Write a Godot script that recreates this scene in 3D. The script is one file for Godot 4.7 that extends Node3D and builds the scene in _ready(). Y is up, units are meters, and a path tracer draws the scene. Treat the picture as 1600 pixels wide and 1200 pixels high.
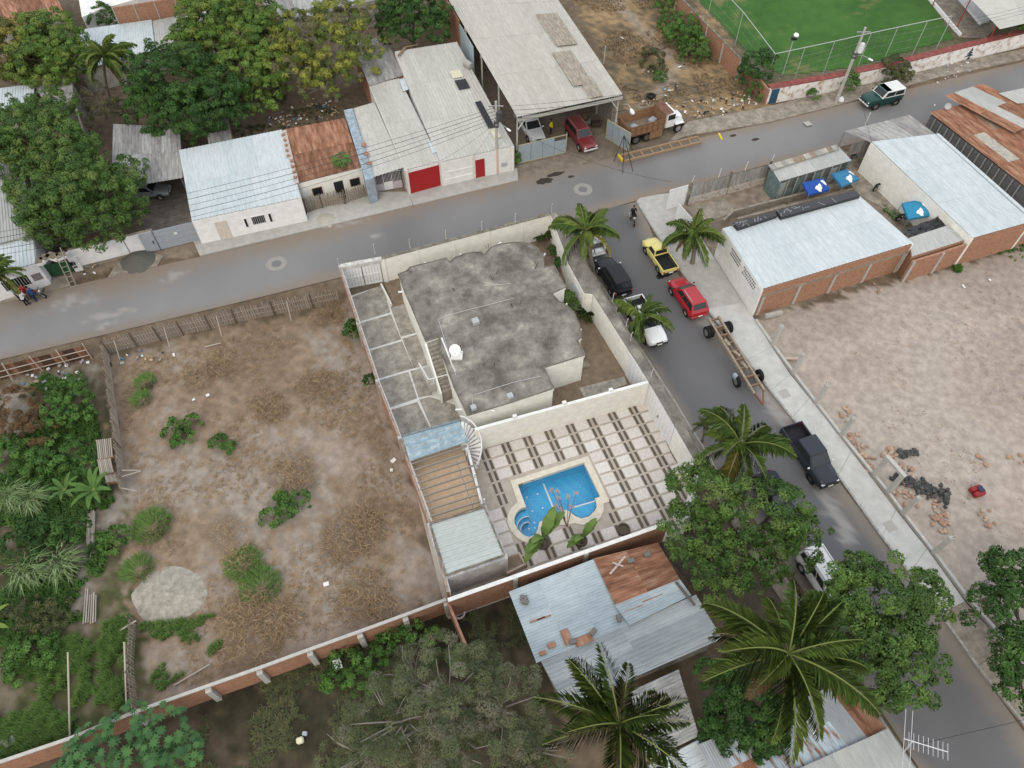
extends Node3D
# A street corner seen from a drone 48 m up. px / py are photograph pixels (1600 x 1200); G() drops them onto a level of known height.
const CAM_H := 48.0
const FOC := 1148.0
const PITCH := 53.7
var used := {}
var mats := {}
var texs := {}
var rng := RandomNumberGenerator.new()
var n1 := FastNoiseLite.new()
var n2 := FastNoiseLite.new()
var n3 := FastNoiseLite.new()

func G(px: float, py: float, h := 0.0) -> Vector3:
	var p := deg_to_rad(PITCH)
	var a := (px - 800.0) / FOC
	var b := (py - 600.0) / FOC
	var d := Vector3(a, -sin(p) - b * cos(p), -cos(p) + b * sin(p))
	var t := (h - CAM_H) / d.y
	return Vector3(d.x * t, h, d.z * t)
func R(a: float, b: float) -> float: return rng.randf_range(a, b)
func L(c: Array) -> Color: return Color(c[0], c[1], c[2])
func poly(pts: Array, h := 0.0) -> PackedVector2Array:
	var o := PackedVector2Array()
	for q in pts:
		var w := G(q[0], q[1], h)
		o.append(Vector2(w.x, w.z))
	return o
func inside(x: float, z: float, pl: PackedVector2Array) -> bool: return Geometry2D.is_point_in_polygon(Vector2(x, z), pl)

# ---------------------------------------------------------------- geometry collector
class Geo:
	var v := PackedVector3Array()
	var n := PackedVector3Array()
	var c := PackedColorArray()
	var u := PackedVector2Array()
	var col := Color(1, 1, 1)
	func tri(a, b, d, na, nb, nd, ua = Vector2.ZERO, ub = Vector2.ZERO, ud = Vector2.ZERO):
		v.append(a); v.append(d); v.append(b)
		n.append(na); n.append(nd); n.append(nb)
		u.append(ua); u.append(ud); u.append(ub)
		c.append(col); c.append(col); c.append(col)
	func quad(a: Vector3, b: Vector3, d: Vector3, e: Vector3, w := 0.0, h := 0.0):   # counter-clockwise seen from outside
		var nn := (b - a).cross(e - a)
		if nn.length_squared() < 1e-12: nn = (d - b).cross(e - b)
		nn = nn.normalized()
		if w == 0.0: w = a.distance_to(b); h = a.distance_to(e)
		tri(a, b, d, nn, nn, nn, Vector2(0, h), Vector2(w, h), Vector2(w, 0))
		tri(a, d, e, nn, nn, nn, Vector2(0, h), Vector2(w, 0), Vector2(0, 0))
	func squad(a, b, d, e, na, nb, nd, ne):
		tri(a, b, d, na, nb, nd); tri(a, d, e, na, nd, ne)
	func hexa(p: Array):   # 0-3 bottom, 4-7 top, counter-clockwise from above
		for i in 4:
			var j := (i + 1) % 4
			quad(p[i], p[j], p[j + 4], p[i + 4])
		quad(p[4], p[5], p[6], p[7]); quad(p[3], p[2], p[1], p[0])
	func box(c0: Vector3, s: Vector3, b := Basis(), taper := 1.0):
		var p := []
		for y in [-0.5, 0.5]:
			var t := taper if y > 0 else 1.0
			for q in [[-0.5, 0.5], [0.5, 0.5], [0.5, -0.5], [-0.5, -0.5]]:
				p.append(c0 + b * Vector3(q[0] * s.x * t, y * s.y, q[1] * s.z * t))
		hexa(p)
	func rbox(c0: Vector3, s: Vector3, r := 0.05, b := Basis()):   # a box with chamfered edges
		var hx := s / 2.0
		var f := []
		for ax in 3:
			var u1 := (ax + 1) % 3
			var u2 := (ax + 2) % 3
			for sg in [-1.0, 1.0]:
				var q := []
				for k in [[-1.0, -1.0], [1.0, -1.0], [1.0, 1.0], [-1.0, 1.0]]:
					var w := Vector3.ZERO
					w[ax] = sg * hx[ax]; w[u1] = k[0] * (hx[u1] - r); w[u2] = k[1] * (hx[u2] - r)
					q.append(c0 + b * w)
				if sg < 0: q.reverse()
				quad(q[0], q[1], q[2], q[3])
		for ax in 3:
			var u1 := (ax + 1) % 3
			var u2 := (ax + 2) % 3
			for s1 in [-1.0, 1.0]:
				for s2 in [-1.0, 1.0]:
					var e := []
					for k in [[-1.0, 0], [1.0, 0], [1.0, 1], [-1.0, 1]]:
						var w := Vector3.ZERO
						w[ax] = k[0] * (hx[ax] - r)
						w[u1] = s1 * (hx[u1] - (0.0 if k[1] == 0 else r)); w[u2] = s2 * (hx[u2] - (r if k[1] == 0 else 0.0))
						e.append(c0 + b * w)
					if s1 * s2 > 0: quad(e[0], e[1], e[2], e[3])
					else: quad(e[3], e[2], e[1], e[0])
		for s1 in [-1.0, 1.0]:
			for s2 in [-1.0, 1.0]:
				for s3 in [-1.0, 1.0]:
					var a := c0 + b * Vector3(s1 * hx.x, s2 * (hx.y - r), s3 * (hx.z - r))
					var d := c0 + b * Vector3(s1 * (hx.x - r), s2 * hx.y, s3 * (hx.z - r))
					var e := c0 + b * Vector3(s1 * (hx.x - r), s2 * (hx.y - r), s3 * hx.z)
					var nn := (b * Vector3(s1, s2, s3)).normalized()
					if s1 * s2 * s3 > 0: tri(a, d, e, nn, nn, nn)
					else: tri(a, e, d, nn, nn, nn)
	func tube(pts: Array, rad: Array, sides := 7, cap := true):
		var rings := []
		var nors := []
		var ref := Vector3(0.31, 0.17, 0.93)
		for i in pts.size():
			var d: Vector3 = (pts[min(i + 1, pts.size() - 1)] - pts[max(i - 1, 0)]).normalized()
			var x := d.cross(ref)
			if x.length() < 0.05: x = d.cross(Vector3(1, 0.2, 0.1))
			x = x.normalized()
			var y := d.cross(x).normalized()
			var r: float = rad[min(i, rad.size() - 1)]
			var ring := []
			var nr := []
			for k in sides:
				var a := TAU * k / sides
				var o := x * cos(a) + y * sin(a)
				ring.append(pts[i] + o * r); nr.append(o)
			rings.append(ring); nors.append(nr)
		for i in pts.size() - 1:
			for k in sides:
				var m := (k + 1) % sides
				squad(rings[i][k], rings[i][m], rings[i + 1][m], rings[i + 1][k], nors[i][k], nors[i][m], nors[i + 1][m], nors[i + 1][k])
		if cap:
			for e in [[0, -1.0], [pts.size() - 1, 1.0]]:
				var d: Vector3 = ((pts[1] - pts[0]) if e[0] == 0 else (pts[-1] - pts[-2])).normalized() * e[1]
				for k in range(1, sides - 1):
					if e[1] > 0: tri(rings[e[0]][0], rings[e[0]][k], rings[e[0]][k + 1], d, d, d)
					else: tri(rings[e[0]][0], rings[e[0]][k + 1], rings[e[0]][k], d, d, d)
	func ring(c0: Vector3, ax: Vector3, prof: Array, sides := 18, closed := true):   # lathe: prof = [along, radius]
		var x := ax.cross(Vector3(0.1, 1, 0.2)).normalized()
		if ax.normalized().dot(Vector3.UP) > 0.95: x = Vector3.RIGHT
		x = (x - ax * x.dot(ax)).normalized()
		var y := ax.cross(x).normalized()
		var m := prof.size()
		for i in (m if closed else m - 1):
			var p: Array = prof[i]
			var q: Array = prof[(i + 1) % m]
			var dn := Vector2(-(q[1] - p[1]), q[0] - p[0])
			for k in sides:
				var o0 := x * cos(TAU * k / sides) + y * sin(TAU * k / sides)
				var o1 := x * cos(TAU * (k + 1) / sides) + y * sin(TAU * (k + 1) / sides)
				var na := (ax * dn.x + o0 * dn.y).normalized()
				var nb := (ax * dn.x + o1 * dn.y).normalized()
				squad(c0 + ax * p[0] + o0 * p[1], c0 + ax * p[0] + o1 * p[1], c0 + ax * q[0] + o1 * q[1], c0 + ax * q[0] + o0 * q[1], na, nb, nb, na)
	func prism(pl: PackedVector2Array, y0: float, y1: float):   # pl holds (x, z)
		var q := pl.duplicate()
		var ar := 0.0
		for i in q.size(): ar += q[i].cross(q[(i + 1) % q.size()])
		if ar < 0: q.reverse()
		var ids := Geometry2D.triangulate_polygon(q)
		for i in range(0, ids.size(), 3):
			var t := [q[ids[i]], q[ids[i + 1]], q[ids[i + 2]]]
			if (t[1] - t[0]).cross(t[2] - t[0]) > 0: t.reverse()
			var w := []
			for e in t: w.append(Vector3(e.x, y1, e.y))
			tri(w[0], w[1], w[2], Vector3.UP, Vector3.UP, Vector3.UP, t[0], t[1], t[2])
		for i in q.size():
			var a := q[i]
			var b := q[(i + 1) % q.size()]
			var A := Vector3(a.x, y0, a.y)
			var B := Vector3(b.x, y0, b.y)
			var up := Vector3(0, y1 - y0, 0)
			quad(B, A, A + up, B + up)
	func fixwind():   # turn triangles whose winding disagrees with their normals
		for i in range(0, v.size(), 3):
			if (v[i + 2] - v[i]).cross(v[i + 1] - v[i]).dot(n[i]) < 0.0:
				var a := v[i + 1]
				v[i + 1] = v[i + 2]
				v[i + 2] = a
	func mesh() -> ArrayMesh:
		var m := ArrayMesh.new()
		var a := []
		a.resize(Mesh.ARRAY_MAX)
		a[Mesh.ARRAY_VERTEX] = v; a[Mesh.ARRAY_NORMAL] = n; a[Mesh.ARRAY_COLOR] = c; a[Mesh.ARRAY_TEX_UV] = u
		m.add_surface_from_arrays(Mesh.PRIMITIVE_TRIANGLES, a)
		return m

func leaf4(g: Geo, b: Vector3, d: Vector3, s: Vector3, nn: Vector3):   # one diamond leaf: base, along, half width
	g.tri(b, b + d * 0.45 + s, b + d, nn, nn, nn); g.tri(b, b + d, b + d * 0.45 - s, nn, nn, nn)

# ---------------------------------------------------------------- nodes
func num(nm: String) -> String:
	var k: int = used.get(nm, 0)
	used[nm] = k + 1
	return nm if k == 0 else "%s_%03d" % [nm, k]
func meta(o, label: String, cat: String, group := "", kind := ""):
	if label != "": o.set_meta("label", label)
	if cat != "": o.set_meta("category", cat)
	if group != "": o.set_meta("group", group)
	if kind != "": o.set_meta("kind", kind)
	return o
func thing(nm: String, label: String, cat: String, at := Vector3.ZERO, yaw := 0.0, group := "") -> Node3D:
	var o := Node3D.new()
	o.name = num(nm)
	add_child(o)
	o.position = at
	o.rotation.y = yaw
	return meta(o, label, cat, group)
func part(p: Node, nm: String, g, m, at := Vector3.ZERO) -> MeshInstance3D:
	var o := MeshInstance3D.new()
	o.name = num(nm) if p == self else nm
	if g is Geo and m is BaseMaterial3D and m.backlight_enabled and not nm in ["crown", "foliage"]: g.fixwind()
	o.mesh = g.mesh() if g is Geo else g
	o.material_override = m
	o.position = at
	p.add_child(o, true)
	return o
func struct(nm: String, g, m, label := "") -> MeshInstance3D:
	return meta(part(self, nm, g, m), label, "", "", "structure")
func solo(nm: String, g, m, label: String, cat: String, group := "", kind := "") -> MeshInstance3D:
	return meta(part(self, nm, g, m), label, cat, group, kind)
func copy(o: Node3D, label := "", at = null, yaw = null) -> Node3D:
	var base := String(o.name)
	if base.length() > 4 and base.substr(base.length() - 4, 1) == "_" and base.right(3).is_valid_int(): base = base.left(-4)
	var r: Node3D = o.duplicate()
	r.name = num(base)
	add_child(r)
	if label != "": r.set_meta("label", label)
	if at != null: r.position = at
	if yaw != null: r.rotation.y = yaw
	return r

# ---------------------------------------------------------------- textures and materials
func noise_img(key: String, seed_: int, freq: float, oct: int, kind := 0, size := 512) -> Image:
	var n := FastNoiseLite.new()
	n.seed = seed_
	n.frequency = freq
	n.fractal_octaves = oct
	n.fractal_gain = 0.74 if key in ["roofslab", "blotch"] else 0.62
	n.noise_type = [FastNoiseLite.TYPE_SIMPLEX_SMOOTH, FastNoiseLite.TYPE_CELLULAR, FastNoiseLite.TYPE_VALUE][kind]
	return n.get_seamless_image(size, size)
func tex(key: String) -> ImageTexture:
	if texs.has(key): return texs[key]
	var spec = {   # seed, frequency, octaves, kind, low, high, contrast, (stops)
		"grain": [1, 0.09, 4, 0, 0.78, 1.0, 1.5], "plaster": [2, 0.012, 7, 0, 0.9, 1.0, 1.2], "asphalt": [3, 0.16, 4, 0, 0.72, 1.0, 1.7],
		"soil": [4, 0.02, 8, 0, 0.8, 1.0, 1.1], "blotch": [5, 0.012, 7, 0, 0.66, 1.0, 1.15], "metal": [6, 0.016, 7, 0, 0.9, 1.0, 1.2], "leafy": [7, 0.1, 3, 0, 0.7, 1.0, 1.8]}
	var im: Image
	if key == "rust":
		im = ramp(noise_img(key, 11, 0.011, 8), 1.0, [Color(0.36, 0.25, 0.205), Color(0.47, 0.34, 0.275), Color(0.55, 0.405, 0.33), Color(0.61, 0.48, 0.41), Color(0.67, 0.58, 0.53)])
	elif key == "zincrust":
		im = ramp(noise_img(key, 12, 0.013, 7), 1.5, [Color(0.5, 0.33, 0.24), Color(0.55, 0.5, 0.47), Color(0.58, 0.62, 0.65), Color(0.63, 0.68, 0.72), Color(0.68, 0.73, 0.76), Color(0.62, 0.66, 0.7)])
	elif key == "roofslab":
		im = ramp(noise_img(key, 13, 0.009, 9), 1.5, [Color(0.38, 0.365, 0.34), Color(0.44, 0.425, 0.4), Color(0.5, 0.485, 0.455), Color(0.56, 0.545, 0.51), Color(0.66, 0.64, 0.6)])
	elif key == "whitewash":
		im = ramp(noise_img(key, 15, 0.016, 7), 1.6, [Color(0.6, 0.47, 0.4), Color(0.8, 0.77, 0.75), Color(0.87, 0.86, 0.85), Color(0.9, 0.89, 0.88), Color(0.88, 0.87, 0.86)])
	elif key == "brick":
		im = Image.create(512, 512, false, Image.FORMAT_RGB8)
		var b := RandomNumberGenerator.new()
		b.seed = 5
		im.fill(Color(0.55, 0.45, 0.39))
		for r in 32:
			for k in 11:
				var t := b.randf_range(-0.06, 0.07)
				im.fill_rect(Rect2i((k * 51 + (r % 2) * 25) % 512, r * 16 + 2, 47, 13), Color(0.61 + t, 0.455 + t * 0.8, 0.37 + t * 0.7))
	elif key == "pooltile":
		im = Image.create(256, 256, false, Image.FORMAT_RGB8)
		im.fill(Color(0.05, 0.62, 0.82))
		for r in 8:
			for k in 8: im.fill_rect(Rect2i(k * 32 + 1, r * 32 + 1, 30, 30), Color(0.0, 0.54 + 0.02 * ((k * 5 + r * 3) % 4), 0.76))
	else:
		var s: Array = spec[key]
		im = ramp(noise_img(key, s[0], s[1], s[2], s[3]), s[6], [Color(s[4], s[4], s[4]), Color(s[5], s[5], s[5])])
	im.generate_mipmaps()
	texs[key] = ImageTexture.create_from_image(im)
	return texs[key]
func ramp(im: Image, contrast: float, stops: Array) -> Image:
	var w := im.get_width()
	im.convert(Image.FORMAT_L8)
	var src := im.get_data()
	var lut := []
	for i in 256:
		var f := clampf((i / 255.0 - 0.5) * contrast + 0.5, 0.0, 1.0) * (stops.size() - 1)
		var k := mini(int(f), stops.size() - 2)
		var c: Color = stops[k].lerp(stops[k + 1], f - k)
		lut.append([c.r8, c.g8, c.b8])
	var out := PackedByteArray()
	out.resize(w * w * 3)
	for i in w * w:
		var e: Array = lut[src[i]]
		out[i * 3] = e[0]; out[i * 3 + 1] = e[1]; out[i * 3 + 2] = e[2]
	return Image.create_from_data(w, w, false, Image.FORMAT_RGB8, out)

# linear albedo; t = texture key; s = texture repeats per metre; flags: v vertex colours, u own uv (else world triplanar)
func M(key: String, c := [0.5, 0.5, 0.5], rough := 0.9, t := "grain", s := 0.25, flags := "", metal := 0.0) -> StandardMaterial3D:
	if mats.has(key): return mats[key]
	var m := StandardMaterial3D.new()
	m.resource_name = key
	m.albedo_color = Color(c[0], c[1], c[2]).linear_to_srgb()
	m.roughness = rough
	m.metallic = metal
	m.metallic_specular = 0.5 if rough < 0.5 else (0.35 if rough < 0.7 else 0.2)
	m.vertex_color_use_as_albedo = "v" in flags
	m.cull_mode = BaseMaterial3D.CULL_DISABLED
	if t != "":
		m.albedo_texture = tex(t)
		m.uv1_scale = Vector3(s * 2.5, s * 0.6, s) if "u" in flags and t != "brick" else Vector3(s, s, s)      # tin: stains run down the ribs
		if not "u" in flags:
			m.uv1_triplanar = true
			m.uv1_world_triplanar = true
	if "c" in flags:
		m.clearcoat_enabled = true
		m.clearcoat = 0.35
		m.clearcoat_roughness = 0.08
	mats[key] = m
	return m
func plain(key: String, c := [0.4, 0.4, 0.4], rough := 0.6, metal := 0.0) -> StandardMaterial3D: return M(key, c, rough, "", 1.0, "", metal)
func paint(key: String, c: Array) -> StandardMaterial3D: return M(key, c, 0.4, "", 1.0, "c")
func leafmat(key: String, back := 0.25) -> StandardMaterial3D:
	if mats.has(key): return mats[key]
	var m := M(key, [1, 1, 1], 0.55, "", 1.0, "v")
	m.backlight_enabled = true
	m.backlight = Color(0.25, 0.32, 0.1) * back
	m.metallic_specular = 0.28
	return m

# ---------------------------------------------------------------- walls, slabs, roofs
func wallg(g: Geo, a: Vector3, b: Vector3, ha: float, hb: float, th: float):   # a, b on the ground
	var d := (b - a)
	d.y = 0
	var s := Vector3(-d.z, 0, d.x).normalized() * th / 2.0
	g.hexa([a + s, b + s, b - s, a - s, Vector3(a.x, ha, a.z) + s, Vector3(b.x, hb, b.z) + s, Vector3(b.x, hb, b.z) - s, Vector3(a.x, ha, a.z) - s])
func wall(p: Node, nm: String, a: Vector3, b: Vector3, h: float, th: float, m, hb := -1.0) -> MeshInstance3D:
	var g := Geo.new()
	wallg(g, a, b, h, h if hb < 0 else hb, th)
	return part(p, nm, g, m)
func beam(p: Node, nm: String, a: Vector3, b: Vector3, w: float, h: float, m) -> MeshInstance3D:
	var g := Geo.new()
	var d := b - a
	g.box((a + b) / 2.0, Vector3(w, h, d.length()), Basis.looking_at(d, Vector3.UP if absf(d.normalized().y) < 0.95 else Vector3.RIGHT))
	return part(p, nm, g, m)
func stick(p: Node, nm: String, pts: Array, r: float, m, sides := 6) -> MeshInstance3D:
	var g := Geo.new()
	g.tube(pts, [r], sides)
	return part(p, nm, g, m)
func bil(c: Array, u: float, v: float) -> Vector3: return c[0].lerp(c[1], u).lerp(c[3].lerp(c[2], u), v)
# corners c: 0-1 along the upper edge, 3-2 along the lower; ribs run 0->3; nu sheets across, nv down the slope; each sheet is a part
func sheets(p: Node, c: Array, nu: int, nv: int, pitch: float, amp: float, ms: Array, nm := "roof_sheet", pick := {}):
	var up: Vector3 = (c[3] - c[0]).cross(c[1] - c[0]).normalized()
	if up.y < 0: up = -up
	var wide: float = c[0].distance_to(c[1])
	for j in nv:
		for i in nu:
			var g := Geo.new()
			var u0 := float(i) / nu
			var u1 := float(i + 1) / nu
			var v0 := maxf(0.0, float(j) / nv - 0.012)
			var v1 := float(j + 1) / nv
			var k := maxi(2, roundi((u1 - u0) * wide / pitch))
			var lift := up * (0.012 * (nv - j) + R(0, 0.006) + (0.004 if i % 2 else 0.0))
			var us := []
			var hs := []
			for q in k:
				for e in [[0.0, 0.0], [0.5, 0.0], [0.62, 1.0], [0.88, 1.0]]:
					us.append(u0 + (u1 - u0) * (q + e[0]) / k); hs.append(e[1] * amp)
			us.append(u1); hs.append(0.0)
			var rows := []
			for v in [v0, v1]:
				var row := []
				for q in us.size(): row.append(bil(c, us[q], v) + up * hs[q] + lift)
				rows.append(row)
			var ln: float = rows[0][0].distance_to(rows[1][0])
			var off := Vector2(R(0, 9), R(0, 9))
			for q in us.size() - 1:
				var nn: Vector3 = (rows[1][q + 1] - rows[1][q]).cross(rows[0][q] - rows[1][q]).normalized()
				var flip := nn.dot(up) < 0
				if flip: nn = -nn
				var w0: float = (us[q] - u0) * wide
				var w1: float = (us[q + 1] - u0) * wide
				if flip:
					g.tri(rows[1][q], rows[0][q + 1], rows[1][q + 1], nn, nn, nn, off + Vector2(w0, ln), off + Vector2(w1, 0), off + Vector2(w1, ln))
					g.tri(rows[1][q], rows[0][q], rows[0][q + 1], nn, nn, nn, off + Vector2(w0, ln), off + Vector2(w0, 0), off + Vector2(w1, 0))
					continue
				g.tri(rows[1][q], rows[1][q + 1], rows[0][q + 1], nn, nn, nn, off + Vector2(w0, ln), off + Vector2(w1, ln), off + Vector2(w1, 0))
				g.tri(rows[1][q], rows[0][q + 1], rows[0][q], nn, nn, nn, off + Vector2(w0, ln), off + Vector2(w1, 0), off + Vector2(w0, 0))
			var key := "%d,%d" % [i, j]
			part(p, nm, g, pick[key] if pick.has(key) else ms[rng.randi() % ms.size()])
# walls under the roof quad: rc = roof corners, e = eave overhang; skip lists the open sides (0: 0-1, 1: 1-2, 2: 2-3, 3: 3-0)
func under(p: Node, rc: Array, e: float, m, skip := [], th := 0.18, drop := 0.06, ms := {}) -> Array:
	var mid: Vector3 = (rc[0] + rc[1] + rc[2] + rc[3]) / 4.0
	var q := []
	for c in rc:
		var d: Vector3 = mid - c
		d.y = 0
		var t := e * 1.414 / d.length()
		q.append(c.lerp(mid, t) - Vector3(0, drop, 0))
	for i in 4:
		if i in skip: continue
		var a: Vector3 = q[i]
		var b: Vector3 = q[(i + 1) % 4]
		var d := (b - a) * Vector3(1, 0, 1)
		d = d.normalized() * (th / 2.0 - (0.002 if i % 2 else th))
		wall(p, "wall", Vector3(a.x, -0.04, a.z) - d, Vector3(b.x, -0.04, b.z) + d, a.y, th, ms[i] if ms.has(i) else m, b.y)
	return q
# a flat panel (door, window, gate) on the wall line a-b: from t0 to t1 metres along it, y0 to y1, pushed out by off towards the side "out"
func panel(p: Node, nm: String, a: Vector3, b: Vector3, t0: float, t1: float, y0: float, y1: float, off: float, th: float, m) -> MeshInstance3D:
	var d := ((b - a) * Vector3(1, 0, 1)).normalized()
	var s := Vector3(-d.z, 0, d.x)
	var g := Geo.new()
	var c := a + d * (t0 + t1) / 2.0 + s * off
	g.box(Vector3(c.x, (y0 + y1) / 2.0, c.z), Vector3(t1 - t0, y1 - y0, th), Basis(d, Vector3.UP, d.cross(Vector3.UP)))
	return part(p, nm, g, m)
func window_on(p: Node, a: Vector3, b: Vector3, t0: float, t1: float, y0: float, y1: float, off: float, fm, bars := 0):
	var w := panel(p, "window", a, b, t0, t1, y0, y1, off + 0.02, 0.05, fm)
	panel(w, "pane", a, b, t0 + 0.07, t1 - 0.07, y0 + 0.07, y1 - 0.07, off + 0.045, 0.02, plain("dark_glass", [0.012, 0.014, 0.016], 0.12))
	for k in bars:
		var t := lerpf(t0 + 0.1, t1 - 0.1, (k + 0.5) / bars)
		panel(w, "bar", a, b, t - 0.012, t + 0.012, y0 + 0.05, y1 - 0.05, off + 0.075, 0.02, plain("bar_white", [0.6, 0.6, 0.6], 0.5))

# ================================================================ scene
func _ready():
	rng.seed = 20240611
	n1.seed = 3; n1.frequency = 0.08; n1.fractal_octaves = 4
	n2.seed = 8; n2.frequency = 0.45; n2.fractal_octaves = 3
	n3.seed = 21; n3.frequency = 0.025; n3.fractal_octaves = 3
	var cam := Camera3D.new()
	cam.name = "camera"
	cam.position = Vector3(0, CAM_H, 0)
	cam.rotation_degrees = Vector3(-PITCH, 0, 0)
	cam.fov = rad_to_deg(2.0 * atan(600.0 / FOC))
	cam.near = 0.5
	cam.far = 600.0
	add_child(cam)
	cam.make_current()
	var we := WorldEnvironment.new()
	we.name = "world_environment"
	var env := Environment.new()
	env.background_mode = Environment.BG_SKY
	var sm := ProceduralSkyMaterial.new()
	sm.sky_top_color = Color(0.93, 0.95, 0.98)
	sm.sky_horizon_color = Color(0.92, 0.935, 0.96)
	sm.sky_curve = 0.2
	sm.ground_bottom_color = Color(0.35, 0.33, 0.3)
	sm.ground_horizon_color = Color(0.6, 0.6, 0.6)
	sm.sun_angle_max = 0.0
	var sky := Sky.new()
	sky.sky_material = sm
	env.sky = sky
	env.background_energy_multiplier = 1.35
	env.tonemap_mode = Environment.TONE_MAPPER_LINEAR
	env.tonemap_exposure = 1.14
	env.sdfgi_enabled = true
	env.ssao_enabled = true
	env.ssil_enabled = true
	we.environment = env
	add_child(we)
	var sun := DirectionalLight3D.new()
	sun.name = "sun"
	sun.light_energy = 0.5
	sun.light_angular_distance = 40.0
	sun.light_color = Color(1.0, 0.97, 0.92)
	sun.shadow_enabled = true
	sun.rotation_degrees = Vector3(-40, -18, 0)
	add_child(sun)
	for step in [build_ground, build_streets, build_compound, build_pool, build_northwest, build_north, build_hangar, build_field, build_east, build_lot_east, build_south, build_lot_west, build_vehicles, build_people, build_trees, build_plants, build_poles, build_litter]:
		step.call()

var zones := []
var paths := []
var pit := PackedVector2Array()
func zone(pts: Array, cols: Array, jitter := 0.5, fine := 1.0): zones.append([poly(pts), cols, jitter, fine])
func mixc(cols: Array, x: float, z: float, fine := 1.0) -> Color:
	var a := n1.get_noise_2d(x, z) * 1.2 + 0.5
	if fine < 0.2: a = n3.get_noise_2d(x * 2.0, z * 2.0) * 1.3 + 0.5 + n1.get_noise_2d(x * 0.5, z * 0.5) * 0.35
	var b := n2.get_noise_2d(x * 1.6, z * 1.6) * 1.4 * fine
	var f := clampf(a + b * 0.55, 0.0, 0.999) * (cols.size() - 1)
	var k := int(f)
	return L(cols[k]).lerp(L(cols[k + 1]), f - k)
func ground_col(x: float, z: float) -> Color:
	var jx := n2.get_noise_2d(x + 90.0, z)
	var jz := n2.get_noise_2d(x, z + 70.0)
	for q in zones:
		if inside(x + jx * q[2], z + jz * q[2], q[0]):
			var c := mixc(q[1], x, z, q[3])
			for p in paths:   # trodden and driven tracks, paler dust
				var e := Vector2(x, z).distance_to(Geometry2D.get_closest_point_to_segment(Vector2(x, z), p[0], p[1])) + jx * 0.9
				if e < p[2]: c = c.lerp(Color(0.45, 0.385, 0.33) if p[3] else Color(0.36, 0.3, 0.25), clampf((p[2] - e) / p[2], 0.0, 0.6))
			return c
	return mixc([[0.15, 0.115, 0.08], [0.2, 0.155, 0.11]], x, z)
func grid(x0: float, x1: float, z0: float, z1: float, s: float, colf: Callable, yf: Callable) -> ArrayMesh:
	var nx := int((x1 - x0) / s)
	var nz := int((z1 - z0) / s)
	var v := PackedVector3Array()
	var n := PackedVector3Array()
	var c := PackedColorArray()
	var ix := PackedInt32Array()
	for j in nz + 1:
		for i in nx + 1:
			var x := x0 + i * s
			var z := z0 + j * s
			v.append(Vector3(x, yf.call(x, z), z)); n.append(Vector3.UP); c.append(colf.call(x, z))
	for j in nz:
		for i in nx:
			var a := j * (nx + 1) + i
			if inside(x0 + (i + 0.5) * s, z0 + (j + 0.5) * s, pit): continue
			ix.append_array([a, a + 1, a + nx + 2, a, a + nx + 2, a + nx + 1])
	var m := ArrayMesh.new()
	var ar := []
	ar.resize(Mesh.ARRAY_MAX)
	ar[Mesh.ARRAY_VERTEX] = v; ar[Mesh.ARRAY_NORMAL] = n; ar[Mesh.ARRAY_COLOR] = c; ar[Mesh.ARRAY_INDEX] = ix
	m.add_surface_from_arrays(Mesh.PRIMITIVE_TRIANGLES, ar)
	return m
# a sheet between two polylines (same number of points), coloured by colf(x, z, across 0-1)
func strip(nm: String, pa: Array, pb: Array, y: float, colf: Callable, m, label := "", step := 0.4) -> MeshInstance3D:
	var g := Geo.new()
	for k in pa.size() - 1:
		var nl := maxi(1, int(pa[k].distance_to(pa[k + 1]) / step))
		var nw := maxi(1, int(pa[k].distance_to(pb[k]) / step))
		var pts := []
		var cs := []
		for i in nl + 1:
			for j in nw + 1:
				var q: Vector3 = pa[k].lerp(pa[k + 1], float(i) / nl).lerp(pb[k].lerp(pb[k + 1], float(i) / nl), float(j) / nw)
				pts.append(Vector3(q.x, y, q.z)); cs.append(colf.call(q.x, q.z, float(j) / nw))
		for i in nl:
			for j in nw:
				var a := i * (nw + 1) + j
				var cw: bool = (pts[a + 1] - pts[a]).cross(pts[a + nw + 2] - pts[a]).y < 0
				for t in ([[a, a + 1, a + nw + 2], [a, a + nw + 2, a + nw + 1]] if cw else [[a, a + nw + 2, a + 1], [a, a + nw + 1, a + nw + 2]]):
					for e in t: g.v.append(pts[e]); g.n.append(Vector3.UP); g.u.append(Vector2.ZERO); g.c.append(cs[e])
	return struct(nm, g, m, label)

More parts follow.
